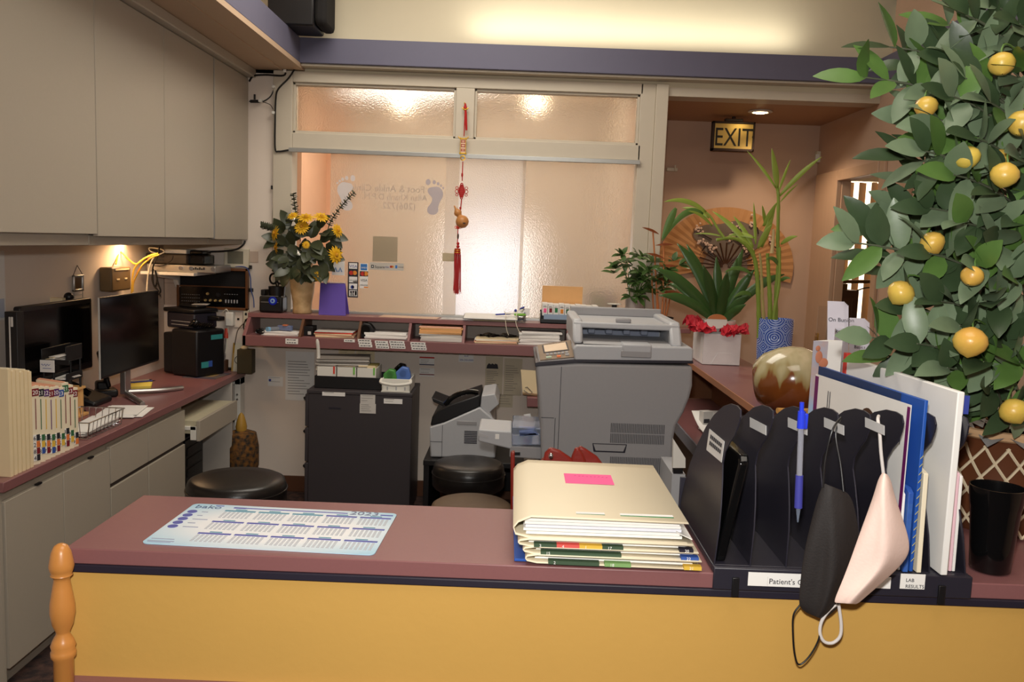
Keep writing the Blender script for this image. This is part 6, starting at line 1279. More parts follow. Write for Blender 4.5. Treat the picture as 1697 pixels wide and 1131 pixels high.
for k in range(60):
    a_ = random.uniform(0, 2 * pi); r = random.uniform(.002, .021); q = b_ + V((r * cos(a_), r * sin(a_) * .7, 0)); e = G(757, 486 + random.uniform(-6, 3)); e = V((e.x + r * 1.1 * cos(a_) + random.uniform(-.002, .002), YG + r * sin(a_), e.z)); g.tube([q, (q + e) / 2 + V((random.uniform(-.002, .002), 0, 0)), e], .0017, 4)
g.build('tassel', M_red, t)
# ------------------------------------------------------------------ side counter plants and jars
# strap leaved plant in a white gift bag
Yb0 = 4.22; z0 = CZ
a, b_ = at(1164, 598, Yb0), at(1226, 598, Yb0); zt = at(1195, 554, Yb0).z
x0, x1 = a.x, b_.x
t = thing('gift_bag_plant', 'strap leaved plant in a white gift bag with red tissue on the side counter', 'plant', ((x0 + x1) / 2, Yb0 + .12, CZ))
bx0, bx1, by0, by1 = max(x0, .89), x1, Yb0, Yb0 + .25
g = MB()
for bb in ((bx0, bx1, by0, by0 + .002), (bx0, bx1, by1 - .002, by1), (bx0, bx0 + .002, by0, by1), (bx1 - .002, bx1, by0, by1)): g.box(*bb, CZ + .001, zt)
g.box(bx0, bx1, by0, by1, CZ + .001, CZ + .004); bag = g.build('gift_bag', mat('white kraft paper', (226, 222, 222), .7, bump=.05, bscale=25), t, .001)
g = MB(); xm = (bx0 + bx1) / 2; g.slab([(xm - .05, by0 - .001, CZ + .004), (xm + .08, by0 - .001, CZ + .004), (xm + .045, by0 - .001, CZ + .06), (xm - .02, by0 - .001, CZ + .06)], (0, -.002, 0)); g.build('fold_flap', mat('white kraft paper', (226, 222, 222)), bag)
g = MB(); g.lathe([(.06, CZ + .01), (.078, zt + .04), (.083, zt + .045), (.083, zt + .06), (.074, zt + .06), (.07, zt + .03), (.001, zt + .03)], (xm + .005, Yb0 + .12, 0), 28, cap=(True, False)); g.build('pot', M_white, t, 0, 50)
random.seed(17); g = MB()
for (ax_, ay_, az_) in ((bx0 - .01, by0 + .1, zt), (bx0 + .01, by0 + .02, zt + .01), (bx0 - .03, by0 + .12, zt + .03), (bx1 - .02, by0 + .04, zt + .0), (bx1 - .06, by0 - .005, zt), (bx1 + .01, by0 + .1, zt)):
    for k in range(3):
        c = V((ax_, ay_, az_)); rows = []
        for i in range(6):
            rows.append([c + V((.04 * (i - 2.5) / 2.5 + random.uniform(-.01, .01), .02 * (j - 2) + random.uniform(-.008, .008), random.uniform(-.012, .03) + .012 * (2 - abs(j - 2)))) for j in range(5)])
        g.grid(rows)
g.build('red_tissue', mat('red tissue paper', (196, 40, 56), .65, var=.1), t, 0, 0, .0006)
g = MB(); c = at(1188, 533, Yb0 - .004); R = RX(pi / 2) @ RY(0)
g.slab([(c.x + .05 * cos(a), Yb0 - .005, c.z + .036 * sin(a)) for a in (2 * pi * k / 24 for k in range(24))], (0, -.002, 0), 0); g.slab([(c.x + .05 * cos(a), Yb0 - .0072, c.z + .036 * sin(a)) for a in (radians(18 + 144 * k / 12) for k in range(13))], (0, -.001, 0), 1); g.build('tag', [M_white, M_copper], t)
Y0 = Yb0 + .12; hub = V((xm + .005, Y0, zt + .03)); g = MB()
for i, (px, py, dy, w_) in enumerate(((1122, 404, .02, .05), (1138, 405, .06, .045), (1187, 426, .0, .045), (1222, 428, .03, .05), (1232, 412, .08, .045), (1085, 446, -.05, .055), (1250, 447, -.05, .05), (1300, 455, .03, .045), (1092, 490, -.08, .05), (1120, 498, -.02, .045), (1240, 490, -.08, .05), (1165, 440, -.10, .05), (1205, 450, -.10, .05), (1150, 430, .1, .04), (1268, 470, .06, .04), (1215, 470, .12, .05), (1110, 470, .08, .05), (1175, 470, .14, .05), (1236, 505, -.12, .04))):
    tip = at(px, py, Y0 + dy); d = tip - hub; Ln = d.length; out = V((d.x, d.y, 0)); nrm = V((-out.x, -out.y - .05, max(.05, d.z * .2 + .1)))
    mid = hub + d * .5 + V((0, 0, Ln * (.10 if abs(d.x) < .2 else .22))); P = bez(hub, mid, tip, 12); rows = []
    for k, p in enumerate(P):
        tdir = (P[min(k + 1, 12)] - P[max(k - 1, 0)]).normalized(); sd = tdir.cross(V((0, -1, .35))).normalized(); u = k / 12; wd = w_ / 2 * min(1, .35 + 2.2 * u) * (1 - max(0, u - .72) / .28 * .92) ; up = sd.cross(tdir)
        rows.append([p - sd * wd + up * wd * .28, p, p + sd * wd + up * wd * .28])
    g.grid(rows)
g.build('foliage', mat('strap leaf green', (58, 88, 42), .32, var=.22, scale=10, stretch=(1, 1, .3)), t, 0, 60, .001)
# lucky bamboo in the blue patterned vase
c = atz(1278, 641, CZ); Yv = c.y + .07; vx = at(1278, 641, Yv).x
rt = (at(1308, 530, Yv).x - at(1250, 530, Yv).x) / 2; zt = at(1278, 528, Yv).z
def ring_mat():
    m = bpy.data.materials.new('blue ceramic with white rings'); m.use_nodes = True; nt = m.node_tree; N = nt.nodes; K = nt.links; b = N['Principled BSDF']
    tc = N.new('ShaderNodeTexCoord'); sp = N.new('ShaderNodeSeparateXYZ'); K.new(tc.outputs['Object'], sp.inputs[0])
    def M(op, a, b_=None):
        n = N.new('ShaderNodeMath'); n.operation = op
        for i, q in enumerate((a, b_)):
            if q is None: continue
            if isinstance(q, (int, float)): n.inputs[i].default_value = q
            else: K.new(q, n.inputs[i])
        return n.outputs[0]
    cell = .082
    u = M('MULTIPLY', M('ARCTAN2', sp.outputs[1], sp.outputs[0]), 5 / (2 * pi)); v = M('DIVIDE', sp.outputs[2], cell)
    fu = M('SUBTRACT', M('FRACT', u), .5); fv = M('SUBTRACT', M('FRACT', v), .5)
    d = M('SQRT', M('ADD', M('MULTIPLY', fu, fu), M('MULTIPLY', fv, fv)))
    da = M('SQRT', M('ADD', M('POWER', M('SUBTRACT', M('ABSOLUTE', fu), .5), 2), M('POWER', M('SUBTRACT', M('ABSOLUTE', fv), .5), 2)))
    rng = M('SINE', M('MULTIPLY', d, 2 * pi * 9.2)); dia = M('SINE', M('MULTIPLY', M('ADD', M('SUBTRACT', .5, M('ABSOLUTE', fu)), M('SUBTRACT', .5, M('ABSOLUTE', fv))), 2 * pi * 8))
    inside = M('LESS_THAN', d, .5); val = M('ADD', M('MULTIPLY', rng, inside), M('MULTIPLY', dia, M('SUBTRACT', 1, inside)))
    mk = M('GREATER_THAN', val, .42)
    mx = N.new('ShaderNodeMix'); mx.data_type = 'RGBA'; mx.inputs[6].default_value = rgb(50, 80, 164); mx.inputs[7].default_value = rgb(158, 178, 222); K.new(mk, mx.inputs[0]); K.new(mx.outputs[2], b.inputs['Base Color'])
    bp = N.new('ShaderNodeBump'); bp.inputs['Strength'].default_value = .35; bp.inputs['Distance'].default_value = .002; K.new(val, bp.inputs['Height']); K.new(bp.outputs[0], b.inputs['Normal'])
    b.inputs['Roughness'].default_value = .22; b.inputs['Coat Weight'].default_value = .4; return m
t = thing('bamboo_vase', 'tall blue vase of white ring pattern holding lucky bamboo stalks', 'vase', (vx, Yv, CZ))
h = zt - CZ
g = MB(); g.lathe([(rt * .72, .001), (rt * .80, .006), (rt * .88, h * .18), (rt * .98, h * .55), (rt, h * .9), (rt * .985, h), (rt * .90, h), (rt * .88, h * .85), (rt * .8, h * .8), (.001, h * .8)], (vx, Yv, CZ), 48, cap=(True, False)); g.build('vase', ring_mat(), t, 0, 60)
M_bam = mat('bamboo green', (120, 140, 52), .35, var=.22, scale=20, stretch=(1, 1, .2)); M_bamy = mat('bamboo dry tan', (176, 156, 96), .5, var=.15)
def bamboo(pix, r, m, nodes=True):
    P = [at(px, py, Yv + dy) for px, py, dy in pix]; S_ = smoothpath(P, 8); rs = [r * (1.18 if nodes and i % 5 == 0 else 1) * (1 - .35 * i / len(S_)) for i in range(len(S_))]
    g = MB(); g.tube(S_, rs, 10); return g.build('stalk', m, t)
bamboo([(1258, 560, 0), (1257, 500, 0), (1254, 450, .0), (1249, 425, 0), (1238, 408, 0), (1222, 397, 0), (1205, 395, 0), (1187, 398, 0)], .0095, M_bam)
bamboo([(1268, 560, .02), (1264, 500, .02), (1261, 440, .02), (1259, 420, .02)], .007, M_bamy)
bamboo([(1277, 560, -.02), (1276, 500, -.02), (1274, 460, -.02), (1272, 420, -.02)], .0105, M_bam)
bamboo([(1286, 560, .0), (1286, 490, .0), (1290, 440, .0), (1289, 400, .0), (1290, 330, 0), (1288, 312, 0)], .009, M_bam)
bamboo([(1284, 560, -.04), (1283, 520, -.04), (1291, 470, -.04), (1292, 410, -.03)], .008, M_bam)
bamboo([(1279, 420, -.01), (1281, 400, -.01), (1282, 380, -.01)], .008, mat('dry papery node', (190, 168, 120), .7), False)
bamboo([(1200, 394, 0), (1190, 380, 0), (1178, 360, 0), (1170, 352, 0)], .006, M_leafy, False)
g = MB(); shp = lambda u: (sin(pi * min(1, max(.04, u) ** .75)) ** .9)
def blade(p0, p1, w_, dy0=0, dy1=0, bend=.12, m=0):
    a, b_ = at(*p0, Yv + dy0), at(*p1, Yv + dy1); mid = (a + b_) / 2 + V((0, 0, (b_ - a).length * bend)); P = bez(a, mid, b_, 10); rows = []
    for k, p in enumerate(P):
        td = (P[min(k + 1, 10)] - P[max(k - 1, 0)]).normalized(); sd = td.cross(V((.15, -1, .25))).normalized(); up = sd.cross(td); wd = w_ / 2 * (.12 + .88 * shp(k / 10)) * (1 if k < 10 else .1); rows.append([p - sd * wd + up * wd * .35, p, p + sd * wd + up * wd * .35])
    g.grid(rows, m)
for q in (((1288, 312), (1279, 246), .028, 0, -.02, .0), ((1286, 312), (1238, 250), .014, 0, .03, .05), ((1290, 318), (1310, 265), .012, 0, .04, .05), ((1292, 325), (1362, 260), .020, 0, -.04, .10), ((1293, 335), (1323, 305), .008, 0, .05, .08),
          ((1170, 352), (1100, 335), .022, 0, -.03, .25), ((1175, 362), (1130, 345), .018, 0, .04, .2), ((1180, 375), (1140, 350), .014, 0, -.05, .2), ((1165, 355), (1098, 400), .026, 0, -.06, .5), ((1120, 345), (1096, 400), .030, -.06, -.08, .1), ((1196, 392), (1150, 388), .008, 0, .02, .1),
          ((1250, 420), (1180, 350), .026, 0, .05, .12), ((1248, 410), (1215, 358), .020, .02, .06, .1), ((1252, 405), (1249, 335), .014, 0, .03, .0), ((1262, 410), (1285, 340), .026, .02, -.03, .05), ((1265, 375), (1288, 335), .022, 0, -.05, .05), ((1268, 372), (1263, 340), .016, 0, -.04, 0),
          ((1256, 412), (1280, 372), .024, -.02, -.06, .2), ((1294, 405), (1322, 392), .018, 0, -.04, .2), ((1290, 440), (1270, 430), .02, 0, -.06, .3), ((1292, 466), (1310, 462), .016, 0, -.05, .2), ((1245, 455), (1200, 452), .018, 0, -.06, .3), ((1250, 395), (1205, 392), .02, .0, .04, .2), ((1246, 490), (1215, 495), .018, 0, -.06, .3)): blade(*q, m=0 if q[1][1] < 400 else 1)
g.build('leaves', [M_leafy, M_leafm], t, 0, 60, .0008)
# glazed jug lying on its side
c = atz(1312, 691, CZ); Yj = c.y + .06; cj = at(1312, 632, Yj); rj = .115
t = thing('glazed_jug', 'round jug with cream drip glaze over brown lying beside the blue vase', 'jug', (cj.x, Yj, CZ))
def drip_mat():
    m = bpy.data.materials.new('drip glaze ceramic'); m.use_nodes = True; nt = m.node_tree; N = nt.nodes; K = nt.links; b = N['Principled BSDF']
    tc = N.new('ShaderNodeTexCoord'); sp = N.new('ShaderNodeSeparateXYZ'); K.new(tc.outputs['Object'], sp.inputs[0])
    mp = N.new('ShaderNodeMapping'); mp.inputs['Scale'].default_value = (34, 34, 4); K.new(tc.outputs['Object'], mp.inputs[0]); no = N.new('ShaderNodeTexNoise'); no.inputs['Scale'].default_value = 1; no.inputs['Detail'].default_value = 1; K.new(mp.outputs[0], no.inputs['Vector'])
    ma = N.new('ShaderNodeMath'); ma.operation = 'MULTIPLY_ADD'; ma.inputs[1].default_value = .17; K.new(no.outputs[0], ma.inputs[0]); K.new(sp.outputs[2], ma.inputs[2])
    rp = N.new('ShaderNodeValToRGB'); e = rp.color_ramp.elements; e[0].position = .05; e[0].color = rgb(92, 48, 22); e[1].position = .214; e[1].color = rgb(122, 68, 28)
    for p_, c_ in ((.224, (150, 132, 86)), (.26, (172, 162, 124)), (.33, (196, 182, 148))): q = e.new(p_); q.color = rgb(*c_)
    K.new(ma.outputs[0], rp.inputs[0]); K.new(rp.outputs[0], b.inputs['Base Color']); b.inputs['Roughness'].default_value = .18; b.inputs['Coat Weight'].default_value = .4; return m
M_drip = drip_mat(); cz_ = CZ + rj + .002; ax = V((.86, -.45, .18)).normalized(); R = ax.to_track_quat('Z', 'Y').to_matrix()
g = MB(); prof = [(.04, -.125), (.075, -.118), (.10, -.085), (rj, -.03), (rj + .001, .01), (.108, .05), (.088, .085), (.072, .10), (.068, .112), (.075, .125), (.070, .128), (.058, .112), (.058, .09), (.08, .05), (.08, -.05), (.02, -.09)]
g.lathe(prof, (cj.x, Yj, cz_ + .004), 40, 0, R, cap=(True, True)); g.build('body', M_drip, t, 0, 60)
# cane bundle
t = thing('cane_bundle', 'bundle of short tan cane pieces lying in front of the glazed jug', 'cane', (at(1305, 690, 2.72).x, 2.72, CZ))
for k, (px, py) in enumerate(((1288, 681), (1290, 690), (1297, 685), (1294, 694), (1302, 692))):
    a = at(px, py, 2.72); a.z = max(a.z, CZ + .010 + .008 * (k % 2)); g = MB(); g.tube([a, a + V((.055, .012, -.001)), a + V((.12, .02, 0))], [.0095, .008, .0085], 10); g.build('cane', mat('tan cane', (196, 146, 78), .45, var=.15), t)
# brochure holders
def brochure(label, px0, py0, px1, py1, Y, n, m, words_, tilt, yaw, grp='brochures on the side counter'):
    a, b_ = at(px0, py1, Y), at(px1, py0, Y); wd = b_.x - a.x; h = b_.z - CZ - .012; R = RZ(yaw) @ RX(-tilt); t = thing('brochure', label, 'brochure', ((a.x + b_.x) / 2, Y, CZ), grp)
    c = V(((a.x + b_.x) / 2, Y, CZ + .012 + h / 2))
    for k in range(n):
        g = MB(); g.obox(c + R @ V((.005 * k, .006 * k, -.002 * k)), (wd, .003, h), R); o = g.build('leaflet', m, t, .0004)
    rot = (R @ Matrix.Rotation(pi / 2, 3, 'X')).to_euler(); f_ = R @ V((0, -.0025, 0))
    for i, (s_, x, z, sz) in enumerate(words_): text(s_, 'lettering', t, c + f_ + R @ V((x * wd, 0, z * h)), sz, M_inkt, rot, ext=.0002)
    g = MB(); rnd = random.Random(3)
    for k in range(12): z = h * (.14 - .05 * k); g.obox(c + f_ + R @ V((-.05 * wd + rnd.uniform(-.004, .004), 0, z)), (wd * rnd.uniform(.5, .75), .0006, .0022), R)
    g.build('print', M_paperg if False else mat('grey print', (120, 120, 132), .7), t); return t
brochure('tall white brochures leaning in the front clear holder', 1372, 497, 1409, 610, 2.42, 4, mat('lavender white paper', (214, 212, 226), .5), (('On Bunion', -.46, .36, .016), ('Relief', -.1, .28, .016)), .30, -.12)
brochure('shorter white brochures in the rear clear holder', 1408, 527, 1440, 610, 2.62, 5, mat('lavender white paper', (214, 212, 226)), (('Foot Care', -.46, .34, .014), ('Basics', -.2, .24, .014)), .25, -.12)
t = thing('brochure_holder', 'clear acrylic brochure holder on the side counter', 'holder', (at(1398, 590, 2.4).x, 2.42, CZ))
a, b_ = at(1377, 600, 2.37), at(1424, 545, 2.37); M_acr = mat('clear acrylic', (240, 242, 244), .04, trans=1, ior=1.12)
g = MB(); g.box(a.x, b_.x, 2.355, 2.358, CZ + .001, b_.z); g.build('front_sheet', M_acr, t); g = MB(); g.box(a.x, b_.x, 2.50, 2.503, CZ + .001, b_.z + .05); g.build('back_sheet', M_acr, t); g = MB(); g.box(a.x, b_.x, 2.355, 2.503, CZ + .001, CZ + .005); g.build('base_sheet', M_acr, t)
a, b_ = at(1345, 612, 2.2), at(1372, 566, 2.2)
t = thing('postcard_stack', 'stack of colour picture cards standing left of the clear holder', 'cards', ((a.x + b_.x) / 2, 2.2, CZ))
for k in range(8):
    g = MB(); g.obox(((a.x + b_.x) / 2 + .007 * k, 2.2 + .005 * k, (CZ + .002 + b_.z) / 2), (b_.x - a.x, .003, b_.z - CZ - .002), RZ(-.15)); g.build('card', M_paper if k else mat('sky picture print', (150, 176, 206), .4, scale=9, col2=(196, 150, 120)), t)
q = at(1357, 592, 2.195); g = MB(); g.ell((q.x, 2.194, q.z), (.009, .0015, .016)); g.ell((q.x - .004, 2.194, q.z + .022), (.006, .0015, .007)); g.ell((q.x + .012, 2.194, q.z - .014), (.012, .0015, .012)); g.build('printed_figure', mat('tan print', (190, 120, 90), .6), t)
g = MB(); a = at(1445, 600, 2.3); g.obox((a.x + .05, 2.3, CZ + .13), (.12, .03, .26), RZ(-.1)); tag(g.build('red_book', mat('raspberry book cloth', (176, 60, 66), .5), None, .003), 'raspberry red book standing beyond the clear holder under leaves', 'book')
# machine in the side room doorway
Ys = 6.9; q = lambda px, py: at(px, py, Ys)
t = thing('clinic_machine', 'dark brass and wood apparatus seen through the doorway before the blinds', 'apparatus', (q(1410, 560).x, Ys, 0))
a, b_ = q(1386, 560), q(1424, 482); g = MB(); g.box(a.x, b_.x, Ys, Ys + .2, b_.z - .36, b_.z); g.box(a.x - .04, a.x + .1, Ys - .02, Ys + .15, b_.z - .30, b_.z - .06); g.build('case', M_dwood, t, .005)
g = MB(); c = q(1400, 477); g.box(c.x - .05, c.x + .03, Ys + .02, Ys + .15, c.z - .08, c.z + .03); g.cyl(q(1395, 467), q(1450, 467), .014); g.build('arm', mat('bronze arm', (96, 70, 30), .35, .6), t, .003)
g = MB(); g.cyl(((a.x + b_.x) / 2, Ys + .1, .05), ((a.x + b_.x) / 2, Ys + .1, b_.z - .3), .03); g.lathe([(.2, 0), (.2, .03), (.04, .06)], ((a.x + b_.x) / 2, Ys + .1, 0), 28); g.build('pedestal', M_black, t)
g = MB(); g.tube(smoothpath([q(1420, 482), q(1432, 478), q(1445, 476), q(1452, 470)]), .006, 6); g.build('hose', M_cabl, t)
# ------------------------------------------------------------------ foreground on the reception counter
# calendar desk mat
c00, c10, c11, c01 = (atz(*p, CZ + .002) for p in ((236, 900), (624, 921), (655, 851), (320, 835)))
W_ = ((c10 - c00).length + (c11 - c01).length) / 2; H_ = ((c01 - c00).length + (c11 - c10).length) / 2
ang = atan2((c10 - c00).y + (c11 - c01).y, (c10 - c00).x + (c11 - c01).x); ctr = (c00 + c10 + c11 + c01) / 4
t = thing('calendar_mat', 'pale blue 2023 calendar desk mat lying on the reception counter', 'calendar mat', (ctr.x, ctr.y, CZ))
X0, Y0 = ctr.x - W_ / 2, ctr.y - H_ / 2; zc = CZ + .0022
def matmat():
    m = mat('calendar mat print', (224, 230, 236), .35); nt = m.node_tree; N = nt.nodes; K = nt.links; b = N['Principled BSDF']
    tc = N.new('ShaderNodeTexCoord'); mp = N.new('ShaderNodeMapping'); mp.inputs['Scale'].default_value = (1 / W_, 1 / H_, 1); mp.inputs['Location'].default_value = (0, 0, 0); K.new(tc.outputs['Object'], mp.inputs[0])
    ln = N.new('ShaderNodeVectorMath'); ln.operation = 'LENGTH'; K.new(mp.outputs[0], ln.inputs[0]); rp = N.new('ShaderNodeValToRGB'); e = rp.color_ramp.elements; e[0].position = .34; e[0].color = rgb(236, 238, 240); e[1].position = .66; e[1].color = rgb(168, 206, 226)
    K.new(ln.outputs['Value'], rp.inputs[0]); K.new(rp.outputs[0], b.inputs['Base Color']); return m
g = MB(); g.prism(rrect(X0, X0 + W_, Y0, Y0 + H_, .012), 'z', CZ + .0004, CZ + .002); g.build('mat', matmat(), t)
FL = (0, 0, 0); U = lambda u, v: V((X0 + W_ * u, Y0 + H_ * v, zc))
M_cblue = mat('calendar indigo', (84, 88, 160), .6); M_cteal = mat('calendar teal', (86, 140, 160), .6); M_cgrey = mat('calendar grey digits', (176, 178, 184), .7)
def bar(g, u0, u1, v0, v1, m=0): a, b_ = U(u0, v0), U(u1, v1); g.box(a.x, b_.x, a.y, b_.y, CZ + .002, CZ + .0025, m)
text('bako', 'lettering', t, U(.025, .88), .028, mat('logo slate', (90, 110, 140), .6), FL); g = MB(); bar(g, .115, .155, .955, .97); g.build('logo_bar', M_cblue, t)
g = MB(); bar(g, .21, .27, .915, .945); bar(g, .27, .765, .922, .94); bar(g, .925, .985, .915, .94); g.build('header_bar', M_cblue, t); text('2023', 'lettering', t, U(.775, .905), .030, mat('year grey', (110, 116, 140), .6), FL, sx=1.0)
g = MB()
for k in range(5):
    c = U(.04, .78 - .095 * k); g.lathe([(.0095, CZ + .002), (.0095, CZ + .0026)], (c.x, c.y, 0), 24, 0); 
g.build('icon_dot', M_cblue, t); g = MB()
for k in range(5): bar(g, .085, .085 + (.03, .025, .07, .035, .07)[k], .775 - .095 * k, .79 - .095 * k)
bar(g, .02, .12, .10, .112); bar(g, .015, .13, .05, .066); bar(g, .02, .12, .03, .04); g.build('caption', mat('caption grey', (150, 156, 176), .7), t)
for r in range(3):
    for k in range(5):
        u0 = .185 + k * .163; v1 = .86 - r * .285; g = MB(); bar(g, u0, u0 + .147, v1 - .03, v1, 0); bar(g, u0 + .045, u0 + .10, v1 + .012, v1 + .03, 1)
        for q in range(6):
            for d in range(7): bar(g, u0 + .004 + .0205 * d, u0 + .016 + .0205 * d, v1 - .062 - .028 * q, v1 - .045 - .028 * q, 2)
        g.build('month_block', [M_cteal if r == 0 and k < 3 else M_cblue, M_cteal, M_cgrey], t)
t.rotation_euler = (0, 0, ang)
# chart folder stack
FX, FW, FYf = .012, .306, 1.472
def folder(label, z, th, dx, dy, rz, wd=FW, dp=.385, papers_=.6, first=False, tabs=()):
    t = thing('chart_folder', label, 'folder', (FX + wd / 2 + dx, FYf + dp / 2 + dy, z), 'chart folders stacked on the counter')
    x0, x1, y0, y1 = FX + dx, FX + wd + dx, FYf + dy, FYf + dp + dy
    g = MB(); r_ = .02
    if first:
        P = [(x1, z + th), (x0 + .03, z + th + .002), (x0 + .008, z + th - .008), (x0, z + th * .5), (x0 + .004, z + .006), (x0 + .03, z), (x1, z)]
    else: P = [(x1, z + th), (x0 + .02, z + th), (x0 + .003, z + th - .003), (x0, z + th * .5), (x0 + .003, z + .003), (x0 + .02, z), (x1, z)]
    S_ = P; n = len(S_); vs = []
    rows = [[V((p[0], y, p[1])) for p in S_] for y in (y0, y0 + .01, (y0 + y1) / 2, y1 - .03, y1)]
    g.grid(rows); cv = g.build('cover', M_cream, t, 0, 30, .0016)
    g = MB(); rnd = random.Random(int(z * 1e4)); nn = max(2, int(th * papers_ / .004))
    for k in range(nn):
        zz_ = z + .003 + (th - .006) * (k + .5) / nn; g.obox(((x0 + x1) / 2 + .004 + rnd.uniform(-.004, .006), (y0 + y1) / 2 + rnd.uniform(.004, .008), zz_), (wd - .03, dp - .012, (th - .006) / nn * .8), RZ(rnd.uniform(-.008, .008)), k % 3 == 2)
    g.build('papers', [M_paper, mat('cool white paper', (226, 228, 238), .8) if first else mat('salmon tinted card', (236, 200, 174), .7)], t)
    for (u0, u1, m_, s_) in tabs:
        g = MB(); g.box(x0 + wd * u0, x0 + wd * u1, y0 - .0025, y0 + .012, z - .0005, z + .0055); o = g.build('colour_tab', m_, cv)
        if s_: text(s_, 'tab_number', cv, (x0 + wd * (u0 + .03), y0 - .0029, z + .0002), .0075, M_paper, UPR, ext=.0002)
    t.rotation_euler = (0, 0, rz); return t, cv, (x0, x1, y0, y1, z, th)
g = MB(); g.obox((FX + .155, FYf + .20, CZ + .0035), (.315, .38, .005), RZ(.015)); tag(g.build('blue_folder', M_blue, None, .001), 'royal blue folder at the bottom of the counter folder stack', 'folder', 'chart folders stacked on the counter')
z = CZ + .0065
YEL = mat('tab yellow', (226, 186, 70)); GRN = mat('muted green tab', (62, 84, 62), .6); RED2 = mat('coral tab', (222, 92, 84), .6); LGR = mat('tab light green', (128, 168, 104), .6)
folder('lowest cream chart folder with a green tab and gold corner label', z, .014, .022, -.012, -.012, dp=.39, tabs=((.13, .42, GRN, '2'), (.45, .60, LGR, '18'), (.90, 1.0, YEL, '21')))
folder('middle cream chart folder with dark green tab and blue corner label', z + .0145, .012, .016, -.006, -.004, dp=.385, tabs=((.10, .56, GRN, '15'), (.90, 1.0, mat('tab blue', (50, 84, 160)), '22')))
folder('upper cream chart folder with green red yellow tab blocks', z + .027, .012, .006, -.003, .0, tabs=((.09, .22, GRN, '3'), (.22, .35, RED2, '4'), (.35, .48, YEL, '1'), (.48, .60, GRN, '17'), (.92, 1.0, M_ink, '20')))
t, cv, (x0, x1, y0, y1, z1, th) = folder('thick topmost cream chart folder with a pink note on it', z + .0395, .036, -.004, .004, .004, first=True, dp=.40)
zt = z1 + th
p = atz(985, 797, zt); g = MB(); g.obox((p.x - .012, p.y, zt + .003), (.098, .072, .0006), RZ(.0)); o = tag(g.build('sticky_note', M_pinkp), 'bright pink sticky note on the topmost chart folder', 'sticky note')
g = MB(); rnd = random.Random(4)
for k in range(9): g.tube([(p.x - .04 + .008 * k, p.y + .02 - .001 * k, zt + .0035), (p.x - .036 + .008 * k, p.y + .022 + rnd.uniform(-.004, .004) - .001 * k, zt + .0035)], .0004, 4)
g.build('handwriting', mat('rose pencil', (196, 60, 120), .7), o)
for u0, u1 in ((.19, .53), (.62, .93)):
    g = MB(); g.box(x0 + FW * u0, x0 + FW * u1, y0 + .028, y0 + .040, zt + .0012, zt + .0022, 0); g.box(x0 + FW * u0, x0 + FW * u1, y0 + .026, y0 + .0285, zt + .0012, zt + .0022, 1); g.build('label_strip', [M_paper, M_greenp], cv)
g = MB(); g.obox((x1 - .004, y0 + .05, z1 + .012), (.03, .09, .0012), RY(.4)); tag(g.build('loose_sheet', M_paper), 'white sheet corner sticking out right of the topmost chart folder', 'sheet')
# black vertical file organizer
OX0 = .362; SP = .0626; ND = 8; OF = 1.468; OB = 1.79; OZ = CZ + .002; zb_ = OZ + .012; ZTOP = 1.337
LEAN = [.020 - .0086 * k for k in range(ND)]
pf = [(1.468, zb_), (1.468, 1.12), (1.476, 1.16), (1.49, 1.20), (1.502, 1.225), (1.497, 1.248), (1.475, 1.27), (1.452, 1.288), (1.438, 1.308), (1.431, 1.324), (1.437, 1.336), (1.46, 1.338), (1.50, 1.334), (1.55, 1.320), (1.61, 1.292), (1.66, 1.258), (1.71, 1.212), (1.75, 1.165), (1.778, 1.115), (OB, 1.08), (OB, zb_)]
def dx(k, z): return OX0 + SP * k + LEAN[k] * (z - zb_) / (ZTOP - zb_)
t = thing('file_organizer', 'black eight divider vertical file organizer at the right of the counter', 'organizer', (OX0 + SP * 3.5, 1.62, CZ)); ORG = t
g = MB(); g.box(OX0 - .004, OX0 + SP * 7 + .006, OF, OB, OZ, OZ + .012); g.box(OX0 - .004, OX0 + SP * 7 + .006, OF - .010, OF, OZ, OZ + .012); g.box(OX0 - .004, OX0 + SP * 7 + .006, OF - .015, OF - .010, CZ - .026, OZ + .012); g.build('tray', M_org, t, .002)
g = MB(); g.box(OX0 - .004, OX0 + SP * 7 + .006, OB, OB + .004, OZ, OZ + .08); g.build('back_rail', M_org, t, .001)
divs = []
for k in range(ND):
    x = OX0 + SP * k; g = MB(); g.slab([(dx(k, z_) - .0013, y, z_) for y, z_ in pf], (.0026, 0, 0)); divs.append(g.build('divider', M_org, t, .0005))
    if k < 7: g = MB(); g.slab([(dx(k, z_) + .002, y, z_) for y, z_ in ((OF + .01, zb_), (OF + .16, zb_), (OF + .16, zb_ + .10))], (.0015, 0, 0)); g.build('gusset', M_org, divs[-1])
for px in (1219, 1562):
    c = at(px, 970, OF - .018); g = MB(); g.box(c.x - .006, c.x + .006, OF - .020, OF - .015, CZ - .036, OZ - .004); g.box(c.x - .006, c.x + .006, OF - .012, OF + .01, CZ - .034, CZ - .0302) if False else None; g.build('clip', M_black, t, .001)
def onface(px, py, k, e=.002):
    X = dx(k, 1.3)
    for _ in range(6): q = atx(px, py, X); X = dx(k, q.z) - e
    return atx(px, py, X)
def divlabel(k, pts, s_=()):
    """label on the lobby side of a divider"""
    g = MB(); g.slab([onface(px, py, k) for px, py in pts], (-.0006, 0, 0)); return g.build('divider_label', mat('grey white label', (206, 206, 206), .6), divs[k])
o = divlabel(0, ((1176, 711), (1201, 732), (1196, 767), (1171, 746)))
g = MB(); x = dx(0, 1.29) - .0034
